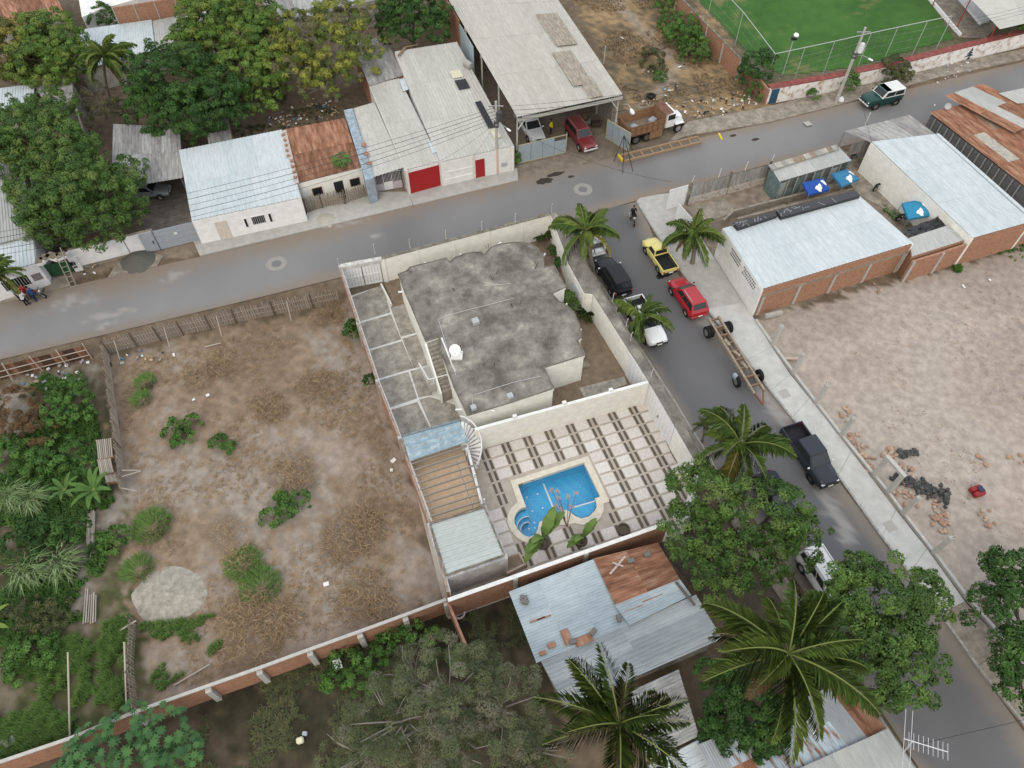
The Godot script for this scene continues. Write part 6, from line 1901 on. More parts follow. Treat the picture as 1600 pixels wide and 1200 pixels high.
func limbs(g: Geo, lobes: Array, org: Vector3, rad: float, twigs := 3):
	var top: Vector3 = (lobes[0][0] - org) * 0.55
	var lean := Vector3(R(-0.3, 0.3), 0, R(-0.3, 0.3))
	g.tube([Vector3(0, -0.2, 0), Vector3(0, top.y * 0.5, 0) + lean * 0.5, Vector3(top.x * 0.3, top.y, top.z * 0.3) + lean], [rad * 1.3, rad, rad * 0.8], 9)
	var fork := Vector3(top.x * 0.3, top.y, top.z * 0.3) + lean
	for l in lobes:
		var c: Vector3 = l[0] - org
		g.tube([fork - Vector3(0, 0.3, 0), fork.lerp(c, 0.5) + Vector3(R(-0.3, 0.3), 0.1, R(-0.3, 0.3)), c], [rad * 0.6, rad * 0.4, rad * 0.22], 6)
		for k in twigs:
			var d = Vector3(R(-1, 1), R(-0.1, 0.9), R(-1, 1)).normalized() * l[1]
			g.tube([fork.lerp(c, R(0.75, 1)) + d * 0.2, c + d * 0.5 + Vector3(R(-0.2, 0.2), R(-0.1, 0.2), 0), c + d * R(0.8, 1.0)], [rad * 0.22, rad * 0.14, rad * 0.06], 4, false)
func tree(nm: String, label: String, group: String, lob: Array, kind: String, dens := 1.0, rad := 0.2, open := 0.0, twigs := 3, bark := "bark") -> Node3D:
	var l := lobes_of(lob)
	var org := Vector3(l[0][0].x, 0, l[0][0].z)
	var t := thing(nm, label, "tree" if rad > 0.08 else "bush", org, 0, group)
	var g := Geo.new()
	limbs(g, l, org, rad, twigs)
	part(t, "trunk" if rad > 0.08 else "stems", g, M(bark, [0.2, 0.17, 0.14] if bark == "bark" else [0.33, 0.3, 0.27], 0.95, "grain", 0.8))
	g = Geo.new()
	foliage(g, l, org, kind, dens, 0.8, open)
	part(t, "crown" if rad > 0.08 else "foliage", g, leafmat("leaf_" + kind))
	return t
func frond(len: float, e0: float, bend: float, wind: Vector3, az: float, cols: Array, lw: float) -> Array:
	var gr := Geo.new()
	var gl := Geo.new()
	var pts := []
	var rads := []
	var p := Vector3.ZERO
	var h := Vector3(cos(az), 0, sin(az))
	var n := 12
	for i in n + 1:
		pts.append(p); rads.append(lerpf(0.045, 0.01, float(i) / n) * len / 3.0)
		var s := float(i) / n
		var e := e0 - bend * s * (0.5 + s * 0.7)
		p += (h * cos(e) + Vector3(0, sin(e), 0) + wind * s * 0.8).normalized() * len / n
	gr.tube(pts, rads, 5)
	var base := L(cols[rng.randi() % cols.size()])
	var m := int(20 + len * 7.5)
	for i in m:
		var s := 0.1 + 0.89 * i / m
		var f := s * n
		var k := mini(int(f), n - 1)
		var q: Vector3 = pts[k].lerp(pts[k + 1], f - k)
		var d: Vector3 = (pts[k + 1] - pts[k]).normalized()
		var side := d.cross(Vector3.UP).normalized()
		if side.length() < 0.1: side = Vector3(-h.z, 0, h.x)
		var up := side.cross(d).normalized()
		var ll := len * 0.29 * (0.3 + 0.65 * sin(PI * pow(s, 0.75))) * R(0.85, 1.1)
		for sg in [-1.0, 1.0]:
			var o: Vector3 = (side * sg * 0.85 + d * (0.7 + 0.6 * s + R(-0.15, 0.15)) + up * R(-0.1, 0.3)).normalized()
			var mid: Vector3 = q + o * ll * 0.5
			var tip: Vector3 = q + (o * 0.8 + Vector3(0, -R(0.2, 0.95), 0) + wind * 0.35).normalized() * ll
			var w := d.cross(o).cross(o).normalized() * lw
			var nn := (mid + w - q).cross(tip - q).normalized()
			if nn.y < 0: nn = -nn
			gl.col = base * R(0.6, 1.4)
			gl.tri(q, mid + w, tip, nn, nn, nn) if sg > 0 else gl.tri(q, tip, mid + w, nn, nn, nn)
			gl.tri(q, tip, mid - w, nn, nn, nn) if sg > 0 else gl.tri(q, mid - w, tip, nn, nn, nn)
	return [gr, gl]
func palm(label: String, crown: Array, hc: float, base: Array, count: int, len: float, wind := Vector3.ZERO, nuts := true):
	var c := G(crown[0], crown[1], hc)
	var b := G(base[0], base[1])
	var t := thing("coconut_palm", label, "palm tree", b, 0, "palm trees")
	var g := Geo.new()
	var top := c - b
	var pts := []
	var rad := []
	for i in 13:
		var s := i / 12.0
		pts.append(Vector3(top.x * s * s, top.y * s, top.z * s * s)); rad.append((lerpf(0.2, 0.13, s) + (0.08 if i == 0 else 0.0) + (0.012 if i % 2 else 0.0)) * clampf(len / 3.0, 0.5, 1.1))
	g.tube(pts, rad, 9)
	part(t, "trunk", g, M("palm_bark", [0.26, 0.22, 0.18], 0.95, "grain", 0.8))
	var cols := [[0.125, 0.19, 0.048], [0.155, 0.215, 0.056], [0.1, 0.16, 0.045]]
	for i in count:
		var s := float(i) / count
		var az := i * 2.39996 + R(-0.5, 0.5)
		var e0 := lerpf(1.25, -0.15, pow(s, 0.8)) + R(-0.22, 0.22)
		var old := s > 0.86
		var f := frond(len * R(0.8, 1.12) * (0.8 if i < 3 else 1.0), e0, lerpf(1.15, 1.5, s) + R(-0.3, 0.35), wind, az, [[0.2, 0.19, 0.05], [0.13, 0.15, 0.04]] if old else cols, 0.006 + 0.0024 * len)
		var st := part(t, "frond", f[0], M("rachis_old" if old else "rachis", [0.32, 0.25, 0.1] if old else [0.2, 0.24, 0.07], 0.7, "grain", 1.0), top)
		part(st, "leaflets", f[1], leafmat("leaf_palm"))
	for i in (2 if len > 2.8 else 0):   # dead fronds hanging against the trunk
		var f := frond(len * 0.75, -0.7 - 0.3 * i, 0.6, wind, i * 2.6 + len * 3.0, [[0.24, 0.17, 0.09], [0.2, 0.14, 0.08]], 0.018)
		var st := part(t, "dead_frond", f[0], M("rachis_dead", [0.25, 0.18, 0.1], 0.9, "grain", 1.0), top - Vector3(0, 0.15, 0))
		part(st, "leaflets", f[1], leafmat("leaf_deadpalm", 0.05))
	if nuts:
		for i in 6:
			g = Geo.new()
			g.ring(top + Vector3(cos(i * 1.05) * 0.28, -0.35 - 0.1 * (i % 2), sin(i * 1.05) * 0.28), Vector3.UP, [[-0.14, 0.01], [-0.1, 0.09], [0.0, 0.13], [0.1, 0.08], [0.13, 0.01]], 8, false)
			part(t, "coconut", g, M("coconut", [0.2, 0.2, 0.06], 0.7, "grain", 1.0))
func blade_leaf(len: float, wid: float, e0: float, bend: float) -> Geo:   # banana leaf with midrib fold, lying along +x
	var g := Geo.new()
	var p := Vector3.ZERO
	var n := 9
	var prev := []
	for i in n + 1:
		var s := float(i) / n
		var e := e0 - bend * s * s
		var w := wid * pow(sin(PI * clampf(0.04 + s * 0.95, 0, 1)), 0.7) * (0.93 + 0.12 * ((i * 7) % 3))
		var row := [p + Vector3(0, w * 0.28, -w), p, p + Vector3(0, w * 0.28, w)]
		if i > 0:
			g.col = Color(1, 1, 1) * (0.9 + 0.1 * (i % 3))
			g.quad(prev[0], prev[1], row[1], row[0]); g.quad(prev[1], prev[2], row[2], row[1])
		prev = row
		p += Vector3(cos(e), sin(e), 0) * len / n
	for i in g.n.size():
		if g.n[i].y < 0: g.n[i] = -g.n[i]
	return g
func banana(label: String, at: Array, h: float, count: int, len: float, wid: float, col: Array, lean := 0.0, fan := -1.0) -> Node3D:
	var b := G(at[0], at[1])
	var t := thing("banana_plant", label, "plant", b, 0, "banana-like plants")
	var g := Geo.new()
	g.tube([Vector3(0, -0.1, 0), Vector3(0.03, h * 0.5, 0), Vector3(0.05, h, 0)], [0.13, 0.11, 0.07], 8)
	part(t, "stem", g, M("banana_stem", [0.2, 0.19, 0.1], 0.8, "grain", 0.8))
	for i in count:
		var az := i * TAU / count + R(-0.25, 0.25) + lean
		if fan >= 0.0: az = lean + (PI if i % 2 else 0.0) + R(-0.2, 0.2)
		var m := leafmat("leaf_banana_%s" % label.left(9).validate_node_name())
		m.albedo_color = Color(col[0], col[1], col[2]).linear_to_srgb()
		var e0 := R(0.5, 0.85) if fan < 0 else lerpf(1.15, 0.25, (i / 2) / (count / 2.0))
		var lf := part(t, "leaf", blade_leaf(len * R(0.85, 1.1), wid * R(0.9, 1.1), e0, R(0.9, 1.3)), m, Vector3(0.05, h, 0))
		lf.rotation.y = -az
		var rb := Geo.new()
		rb.tube([Vector3(0, 0.01, 0), Vector3(cos(e0 - 0.15), sin(e0 - 0.15), 0) * len * 0.55], [0.035, 0.02], 5)
		part(lf, "midrib", rb, M("midrib", [0.3, 0.33, 0.12], 0.7, "grain", 1.0))
	return t

func build_trees():
	var nwg := "trees behind the street houses"
	tree("leafy_tree", "yellowing leafy tree beside the brown corrugated roof", nwg, [[22, 78, 4, 38], [-8, 100, 3.5, 32], [40, 110, 3, 25]], "yellow", 1.1, 0.2, 0.1)
	tree("leafy_tree", "bushy mid-green tree between the brown roof and the yard palm", nwg, [[85, 60, 5, 36], [68, 98, 4, 38], [105, 90, 4.2, 30], [50, 45, 5, 24], [100, 118, 2.8, 24], [60, 122, 2.5, 24]], "bright", 1.0, 0.2)
	tree("garden_bush", "small dark green tree between the flat white roof and brick upper wall", nwg, [[160, 24, 3, 18], [168, 32, 2.5, 14], [146, 14, 2.5, 10]], "deep", 1.2, 0.12)
	tree("mango_tree", "broad olive-green mango tree over the grey roof beside the alley", nwg, [[62, 215, 5, 52], [105, 247, 4.5, 44], [18, 205, 4.5, 42], [85, 166, 4, 27], [30, 250, 4, 40]], "mango", 1.0, 0.28)
	tree("mango_tree", "dense dark mango tree rising behind the bright white street wall", nwg, [[130, 312, 5, 62], [88, 335, 4, 46], [180, 305, 4.2, 44], [200, 272, 3.6, 28], [110, 268, 4.5, 40], [75, 372, 2.5, 24], [150, 350, 3.6, 40], [60, 300, 4, 36], [200, 330, 3, 26]], "mango", 1.0, 0.3)
	tree("round_tree", "dense dark green round tree behind the white-roofed house", nwg, [[272, 128, 5.5, 56], [248, 172, 4, 40], [312, 172, 5, 44], [228, 128, 4, 26], [300, 210, 2.5, 22], [335, 140, 5, 40], [352, 178, 3.6, 32]], "deep", 1.1, 0.28)
	tree("leafy_tree", "bright green spreading tree beyond the dark round tree", nwg, [[345, 45, 6, 56], [402, 62, 5.2, 44], [308, 76, 5, 42], [388, 18, 6, 40], [330, 10, 6, 35], [375, 110, 4.5, 38], [425, 108, 4.4, 36], [415, 142, 3.4, 30], [400, 160, 2.6, 24]], "bright", 1.0, 0.28)
	tree("sparse_tree", "tall sparse yellow-green tree with bare grey twigs over the junk yard", nwg, [[510, 78, 6, 55], [468, 115, 4.6, 38], [562, 98, 4.6, 32], [530, 38, 6.5, 42], [500, 140, 3.5, 26], [445, 85, 5, 34], [460, 45, 6, 34], [540, 125, 3.6, 24], [600, 75, 4.0, 16], [592, 22, 5, 20]], "lime", 0.85, 0.2, 0.25, 12, "bark_pale")
	tree("round_tree", "dark green tree between the wide grey roof and the workshop", nwg, [[645, 25, 5.5, 46], [618, 48, 4.5, 27], [675, 45, 4.5, 28], [640, -10, 5, 35]], "deep", 1.1, 0.24)
	tree("yard_shrub", "half-bare brown shrub in the alley below the yard palm", nwg, [[150, 150, 2.6, 24], [170, 175, 2, 26], [145, 180, 1.8, 18]], "olive", 0.35, 0.1, 0.3, 14, "bark_pale")
	var seg := "trees along the side street"
	tree("mango_tree", "mango tree crowding the corner of the pool patio's brick wall", seg, [[1100, 775, 4.5, 56], [1085, 832, 4, 48], [1125, 870, 4, 48], [1120, 905, 3.2, 34]], "mango", 1.15, 0.28)
	tree("mango_tree", "mango tree arching over the side street beside the small white car", seg, [[1205, 800, 5, 58], [1232, 858, 4.5, 46], [1165, 872, 4.2, 44], [1258, 830, 4.2, 34], [1190, 905, 3.4, 26]], "mango", 1.15, 0.28)
	tree("leafy_tree", "fresh green feathery tree between the big palm and the side street", seg, [[1375, 960, 5, 72], [1405, 1032, 5, 60], [1345, 905, 4.5, 38], [1442, 938, 4, 40], [1345, 1050, 4, 44], [1395, 1085, 3.4, 26], [1330, 985, 4.5, 45]], "fresh", 1.3, 0.26)
	tree("round_tree", "low dark green tree between the patched roof and the shack", seg, [[1165, 1105, 3.2, 58], [1118, 1062, 3, 30], [1190, 1140, 3, 36], [1130, 1140, 2.4, 30]], "deep", 2.2, 0.18)
	tree("leafy_tree", "dark tree at the far edge of the bare lot by the sandy pavement", seg, [[1592, 905, 4, 46], [1592, 975, 4.2, 58], [1615, 1040, 3.5, 50], [1600, 1090, 2.5, 28]], "deep", 1.1, 0.22)
	tree("thorn_tree", "wide grey-green thorn tree with bare twigs below the long brick wall", "", [[700, 1085, 5, 74], [612, 1130, 5, 66], [790, 1110, 5, 66], [715, 1175, 5, 72], [640, 1055, 4, 48], [560, 1180, 4, 52], [835, 1175, 4.5, 55], [770, 1050, 3.5, 36]], "thorn", 1.3, 0.25, 0.3, 12, "bark_pale")
	# palms
	palm("windswept palm on the pavement beside the walled house's north corner", [915, 362], 5.2, [922, 424], 17, 3.3, Vector3(0.28, 0, 0.12))
	palm("palm in a pavement pit beside the pierced white wall", [1084, 366], 3.3, [1081, 412], 15, 3.2, Vector3(0.25, 0, 0.15))
	palm("low windswept palm beside the white pickup", [1002, 492], 2.6, [991, 524], 12, 3.0, Vector3(0.55, 0, 0.1), false)
	palm("tall palm leaning over the side street near the patio gate", [1157, 695], 5.5, [1132, 735], 16, 4.0, Vector3(0.15, 0, 0.1))
	palm("young palm beside the patio gate on the narrow pavement", [1100, 664], 1.6, [1097, 690], 11, 1.15, Vector3(0.1, 0, 0.0), false)
	palm("largest palm, standing between the feathery tree and the dark low tree", [1232, 1022], 9.0, [1235, 1052], 19, 5.0, Vector3(0.05, 0, 0.0))
	palm("large palm spreading over the ribbed grey tin roof", [968, 1132], 9.0, [958, 1155], 20, 4.6, Vector3(0.04, 0, -0.04))
	palm("yard palm with drooping yellow fronds near the white lean-to", [163, 88], 6.2, [178, 168], 18, 3.5, Vector3(0.05, 0, 0.05))
	palm("palm at the white street house with the pale blue porch roof", [-4, 428], 4.2, [2, 460], 18, 2.4, Vector3(0.05, 0, 0.05))
	# papaya in front of the rusty roof
	var b := G(541, 306)
	var t := thing("papaya_tree", "slim papaya tree in front of the rust-roofed house", "tree", b)
	var tp := G(533, 250, 3.6) - b
	stick(t, "trunk", [Vector3.ZERO, tp * 0.5, tp], 0.09, M("palm_bark"), 7)
	for k in 16:
		var g := Geo.new()
		var az := k * 2.4
		var e := 0.7 - 0.06 * k
		var d := Vector3(cos(az) * cos(e), sin(e), sin(az) * cos(e)) * 0.75
		g.col = L([0.06, 0.13, 0.03]) * R(0.8, 1.3)
		star(g, d, Vector3.UP + d * 0.4, 0.42, 7)
		var lf := part(t, "leaf", g, leafmat("leaf_papaya"), tp)
		stick(lf, "stalk", [Vector3.ZERO, d], 0.015, M("midrib", [0.3, 0.33, 0.12], 0.7, "grain", 1.0), 4)
func star(g: Geo, c: Vector3, up: Vector3, r: float, n: int):
	var nn := up.normalized()
	var x := nn.cross(Vector3(0.3, 0.1, 1)).normalized()
	var y := nn.cross(x)
	for i in n:
		var a := TAU * i / n
		var tip := c + (x * cos(a) + y * sin(a)) * r - nn * r * 0.25
		var s := (x * -sin(a) + y * cos(a)) * r * 0.2
		var m := c + (x * cos(a) + y * sin(a)) * r * 0.5
		g.tri(c, m + s, tip, nn, nn, nn) if false else g.tri(c, m - s, tip, nn, nn, nn)
		g.tri(c, tip, m + s, nn, nn, nn)

func scatter(nm: String, label: String, cat: String, pl: PackedVector2Array, count: int, kind: String, blades: int, hgt: float, spread: float, keep: Callable):
	var k: Array = KINDS[kind]
	var g := Geo.new()
	for i in blades:
		var a := i * TAU / blades + R(-0.3, 0.3)
		var d := Vector3(cos(a) * R(0.2, 1) * spread, R(0.5, 1.0) * hgt, sin(a) * R(0.2, 1) * spread)
		var s = Vector3(-sin(a), 0, cos(a)) * k[2]
		var base := Vector3(R(-0.08, 0.08), 0, R(-0.08, 0.08))
		g.tri(base - s, base + s, base + d, Vector3.UP, Vector3.UP, Vector3.UP)
	var mm := MultiMesh.new()
	mm.transform_format = MultiMesh.TRANSFORM_3D
	mm.use_colors = true
	g.fixwind()
	mm.mesh = g.mesh()
	var lo := pl[0]
	var hi := pl[0]
	for q in pl: lo = lo.min(q); hi = hi.max(q)
	var xf := []
	var cs := []
	var tries := 0
	while xf.size() < count and tries < count * 6:
		tries += 1
		var x := R(lo.x, hi.x)
		var z := R(lo.y, hi.y)
		if not inside(x, z, pl) or not keep.call(x, z): continue
		xf.append(Transform3D(Basis(Vector3.UP, R(0, TAU)).scaled(Vector3.ONE * R(0.6, 1.35)), Vector3(x, -0.05, z))); cs.append(L(k[0][rng.randi() % k[0].size()]) * R(0.8, 1.2))
	mm.instance_count = xf.size()
	for i in xf.size(): mm.set_instance_transform(i, xf[i]); mm.set_instance_color(i, cs[i])
	var o := MultiMeshInstance3D.new()
	o.name = num(nm)
	o.multimesh = mm
	o.material_override = leafmat("leaf_" + kind)
	add_child(o)
	meta(o, label, cat, "", "stuff")
func build_plants():
	# bushes on the dry lot and around
	var lot := "green bushes on the dry lot"
	var B := func(label, grp, lob, kind, dens = 1.0, open = 0.0): tree("bush", label, grp, lob, kind, dens, 0.03, open, 4)
	B.call("round green bush near the short cane fence on the dry lot", lot, [[276, 672, 0.5, 20], [298, 662, 0.5, 15], [286, 684, 0.4, 17]], "bush", 2.2)
	B.call("small green bush beside the round bush on the dry lot", lot, [[338, 690, 0.3, 13], [357, 699, 0.25, 10]], "bush", 2.4)
	B.call("two-lobed green bush in the middle of the dry lot", lot, [[425, 808, 0.4, 19], [448, 790, 0.4, 17], [468, 784, 0.4, 18], [440, 775, 0.3, 10]], "bush", 2.2)
	B.call("dark green bush pressed against the walled house's driveway wall", lot, [[548, 508, 0.8, 10], [553, 520, 0.8, 11], [544, 515, 0.6, 9]], "deep", 2.4)
	B.call("small dark green bush against the walled house's brick wall", lot, [[577, 592, 0.7, 10]], "deep", 2.6)
	for q in [[382, 882, 24, "round clump of long green grass on the dry lot"], [408, 916, 26, "second green grass clump below the round one"], [215, 890, 20, "green grass clump above the cement mound"], [238, 822, 26, "large green grass clump by the banana plant"], [228, 598, 16, "green grass strip near the cane fence's corner"], [222, 625, 15, "green grass patch beside the short cane fence"]]:
		var t := thing("grass_clump", q[3], "grass clump", G(q[0], q[1], 0), 0, "grass clumps on the dry lot")
		var g := Geo.new()
		var r: float = q[2] * 0.048
		for i in int(r * r * 700):
			var a := R(0, TAU)
			var d := sqrt(rng.randf()) * r
			var p := Vector3(cos(a) * d, -0.05, sin(a) * d)
			g.col = L(KINDS.grass[0][rng.randi() % 3]) * R(0.8, 1.15)
			var o := Vector3(cos(a) + R(-0.7, 0.7), 0, sin(a) + R(-0.7, 0.7)) * 0.28
			leaf4(g, p, o + Vector3(0, R(0.25, 0.55), 0), Vector3(-o.z, 0, o.x).normalized() * 0.022, Vector3.UP)
		part(t, "blades", g, leafmat("leaf_grass"))
	var br := "heaps of dry brush on the dry lot"
	for q in [[[[455, 735, 0.1, 30], [470, 755, 0.1, 22]], "round heap of tan brush in the middle of the dry lot"], [[[550, 830, 0.1, 42], [530, 855, 0.1, 30], [575, 815, 0.1, 25]], "largest heap of dry brush near the barbecue shed wall"], [[[572, 925, 0.1, 34], [555, 950, 0.1, 26], [600, 945, 0.1, 22]], "tangled grey brush heap by the long brick wall"], [[[400, 985, 0.1, 44], [440, 965, 0.1, 30], [380, 955, 0.1, 32]], "wide heap of straw-coloured brush below the grass clumps"], [[[510, 605, 0.1, 28], [490, 595, 0.1, 22]], "orange-brown dry weeds north of the brush heaps"], [[[425, 640, 0.1, 24], [410, 625, 0.1, 18]], "low brown dry weeds in the upper dry lot"], [[[520, 490, 0.1, 20], [500, 497, 0.1, 16]], "dry sticks heaped against the cane fence by the gate"], [[[370, 870, 0.1, 20], [350, 830, 0.1, 22]], "thin straw heap beside the round grass clump"], [[[310, 590, 0.1, 22], [340, 570, 0.1, 20]], "dry yellow weeds close to the long cane fence"]]:
		var l := lobes_of(q[0])
		var org := Vector3(l[0][0].x, -0.05, l[0][0].z)
		var t := thing("brush_heap", q[1], "brush heap", org, 0, br)
		var g := Geo.new()
		for e in l:
			var c: Vector3 = e[0] - org
			for i in int(e[1] * e[1] * 260):
				var a := R(0, TAU)
				var d = sqrt(rng.randf()) * e[1] * 1.1
				var p := c + Vector3(cos(a) * d, R(0.0, 0.9) * (1.0 - d / e[1] * 0.85), sin(a) * d)
				p.y = maxf(p.y, 0.0)
				var dir := Vector3(R(-1, 1), R(-0.2, 0.45), R(-1, 1)).normalized() * R(0.3, 0.75)
				g.col = L(KINDS.straw[0][rng.randi() % 4]) * R(0.75, 1.15)
				leaf4(g, p, dir, Vector3(-dir.z, 0, dir.x).normalized() * 0.017, (Vector3.UP + dir * 0.3).normalized())
		part(t, "twigs", g, leafmat("leaf_straw", 0.05))
	# thicket on the west
	var w := "thicket west of the cane fence"
	B.call("leafy green bush at the corner of the short cane fence", w, [[110, 625, 1.0, 28], [125, 650, 1.0, 22], [90, 645, 1.2, 26], [118, 600, 0.6, 18]], "bush", 1.5)
	B.call("brownish half-dry bush near the rust-brown sheet fence", w, [[30, 640, 1.0, 34], [60, 670, 1.0, 28], [10, 670, 1.0, 26]], "rusty", 1.6, 0.2)
	B.call("dark green creeping bush before the bamboo racks", w, [[95, 710, 0.5, 32], [60, 728, 0.5, 28], [130, 735, 0.4, 20], [20, 715, 0.6, 30]], "bush", 1.4)
	B.call("large dark shrub beside the narrow run of bamboo slats", w, [[78, 848, 0.8, 30], [112, 832, 0.8, 24], [25, 862, 0.9, 32], [48, 830, 0.8, 24], [118, 862, 0.6, 16]], "deep", 1.5, 0.1)
	B.call("tall olive shrub at the edge of the thicket below the reeds", w, [[95, 958, 0.6, 24], [40, 958, 0.6, 24], [68, 975, 0.5, 22]], "olive", 1.4)
	B.call("bright leafy shrub beside the banana plant and grass clump", w, [[185, 838, 0.6, 18], [175, 850, 0.5, 16]], "bush", 2.0)
	B.call("low round-leaved creeper in the bottom green grass", w, [[55, 1030, 0.3, 34], [40, 1015, 0.3, 24]], "bush", 1.8)
	B.call("dull green bush beside the brick wall under the thorn tree", "", [[610, 985, 0.6, 20], [640, 985, 0.8, 18], [600, 1005, 0.6, 16], [680, 1005, 0.6, 22]], "bush", 1.6)
	B.call("low green creeper mass near the white plastic chair seat", "", [[540, 1040, 0.3, 30], [560, 1070, 0.4, 28], [575, 1035, 0.4, 24], [525, 1065, 0.3, 20]], "bush", 1.5)
	B.call("leafy bush beside the spur wall's end and the thorn tree", "", [[715, 1035, 0.9, 20], [735, 1025, 0.7, 14]], "bush", 1.8)
	# far lot bushes
	var nb := "bushes on the weedy lot"
	B.call("large green bush against the field's brick wall on the weedy lot", nb, [[1066, 52, 1.2, 26], [1082, 66, 1.0, 22], [1050, 38, 1.0, 20], [1078, 42, 1.2, 18]], "bush", 1.2)
	B.call("bright green bush at the top of the weedy lot", nb, [[1040, 12, 1.0, 18], [1032, 3, 0.8, 12]], "bush", 1.2)
	B.call("rounded green bush below the large one by the brick wall", nb, [[1090, 82, 0.8, 18], [1074, 88, 0.6, 14]], "fresh", 1.4)
	B.call("dusty olive bush in the middle of the weedy lot", nb, [[1018, 92, 0.8, 18], [1030, 104, 0.6, 12], [1012, 82, 0.7, 10]], "olive", 1.6)
	B.call("little green shrub below the dusty olive bush", nb, [[1032, 120, 0.4, 10]], "bush", 1.8)
	B.call("tall dark shrub at the whitewashed wall's corner", nb, [[1182, 105, 2.2, 24], [1172, 120, 1.5, 18], [1196, 92, 2.6, 16]], "deep", 1.3)
	B.call("green shrub below the tall dark one at the wall's corner", nb, [[1182, 146, 0.7, 16], [1195, 138, 0.8, 12]], "bush", 1.5)
	B.call("broad-leaved green shrub beside the utility pole and red coping", "shrubs along the whitewashed wall", [[1322, 124, 1.2, 17], [1330, 132, 1.0, 12], [1312, 126, 1.0, 10]], "fresh", 1.6)
	B.call("large grey-green shrub before the whitewashed wall by the green car", "shrubs along the whitewashed wall", [[1396, 108, 1.4, 20], [1408, 118, 1.0, 14], [1386, 116, 1.0, 13]], "olive", 1.8)
	B.call("small potted-looking shrub between blue door and utility pole", "shrubs along the whitewashed wall", [[1272, 148, 0.7, 9]], "bush", 2.0)
	B.call("shrub at the stand's end above the red coping", "shrubs along the whitewashed wall", [[1590, 40, 2.2, 14], [1608, 34, 2.2, 14]], "bush", 1.5)
	B.call("climbing creeper on the gate post of the workshop", "", [[808, 240, 1.2, 5], [809, 252, 0.6, 6]], "bush", 3.0)
	# house garden
	B.call("clipped green shrub in the planter at the house's side", "garden shrubs of the walled house", [[888, 465, 1.6, 10], [892, 474, 1.4, 10], [884, 460, 1.6, 7]], "fresh", 3.0)
	B.call("small dark shrub in the narrow garden beside the cream wall", "garden shrubs of the walled house", [[863, 390, 0.5, 8]], "deep", 2.4)
	B.call("dark shrub next to the porch in the narrow garden", "garden shrubs of the walled house", [[874, 411, 0.6, 8]], "deep", 2.4)
	for q in [[849, 374, "spiky cycad in the garden corner under the windswept palm"], [917, 494, "spiky cycad beside the porch wall in the side garden"]]:
		var t := thing("cycad", q[2], "plant", G(q[0], q[1]), 0, "cycads in the garden")
		stick(t, "trunk", [Vector3.ZERO, Vector3(0, 0.5, 0)], 0.16, M("palm_bark"), 8)
		for i in 22:
			var f := frond(R(1.0, 1.2), R(0.1, 1.0), 0.8, Vector3.ZERO, i * 2.4, [[0.04, 0.075, 0.025], [0.055, 0.09, 0.03]], 0.018)
			var st := part(t, "frond", f[0], M("rachis", [0.2, 0.24, 0.07], 0.7, "grain", 1.0), Vector3(0, 0.5, 0))
			part(st, "leaflets", f[1], leafmat("leaf_palm"))
	# banana-like plants
	banana("banana plant with nine broad leaves beside the bamboo racks", [157, 778], 1.2, 9, 2.0, 0.17, [0.07, 0.14, 0.03])
	banana("smaller banana plant behind the nine-leaved one", [110, 775], 0.9, 7, 1.5, 0.13, [0.065, 0.13, 0.03], 0.4)
	banana("yellowing banana plant at the thicket's lower edge", [-6, 985], 1.2, 8, 2.0, 0.18, [0.13, 0.19, 0.035])
	var t1 := banana("large traveller's palm leaning over the pool's round step bay", [846, 852], 1.4, 12, 2.3, 0.34, [0.12, 0.19, 0.05], -0.95, 1.0)
	var t2 := banana("small traveller's palm beside the pool coping", [908, 848], 1.0, 9, 1.7, 0.25, [0.11, 0.18, 0.045], -0.85, 1.0)
	# dry flower spikes over the pool
	var fl := thing("dry_flower_stalks", "dry grey spiky flower heads on thin stalks over the pool", "plant", G(886, 824))
	for q in [[862, 766], [871, 768], [872, 778], [868, 790], [888, 776], [900, 771], [893, 792], [875, 796]]:
		var c: Vector3 = G(q[0], q[1], 2.2) - G(886, 824)
		var sk := stick(fl, "stalk", [Vector3.ZERO, c * 0.6 + Vector3(0, 0.3, 0), c], 0.02, M("dry_stalk", [0.25, 0.17, 0.12], 0.9, "grain", 1.0), 4)
		var g := Geo.new()
		for i in 26:
			var d := Vector3(R(-1, 1), R(-0.6, 1), R(-1, 1)).normalized() * R(0.18, 0.32)
			g.col = L([[0.36, 0.3, 0.27], [0.42, 0.28, 0.24]][i % 2])
			leaf4(g, c, d, d.cross(Vector3(0.3, 1, 0.2)).normalized() * 0.02, Vector3.UP)
		part(sk, "flower_head", g, leafmat("leaf_dryflower", 0.05))
	# castor bush: every big star leaf is a part
	var cb := thing("castor_bush", "big castor-oil bush with star leaves over the long brick wall", "bush", G(215, 1175))
	var lob := lobes_of([[205, 1150, 2.2, 46], [150, 1180, 2.0, 40], [255, 1150, 2.0, 40], [240, 1190, 2.2, 45], [290, 1178, 1.6, 30], [120, 1200, 1.6, 30]])
	var sm := []
	for k in 3:
		var g := Geo.new()
		g.col = L([[0.05, 0.12, 0.04], [0.065, 0.145, 0.045], [0.042, 0.1, 0.038]][k])
		star(g, Vector3.ZERO, Vector3.UP, 0.3, 8)
		g.fixwind()
		sm.append(g.mesh())
	var gs := Geo.new()
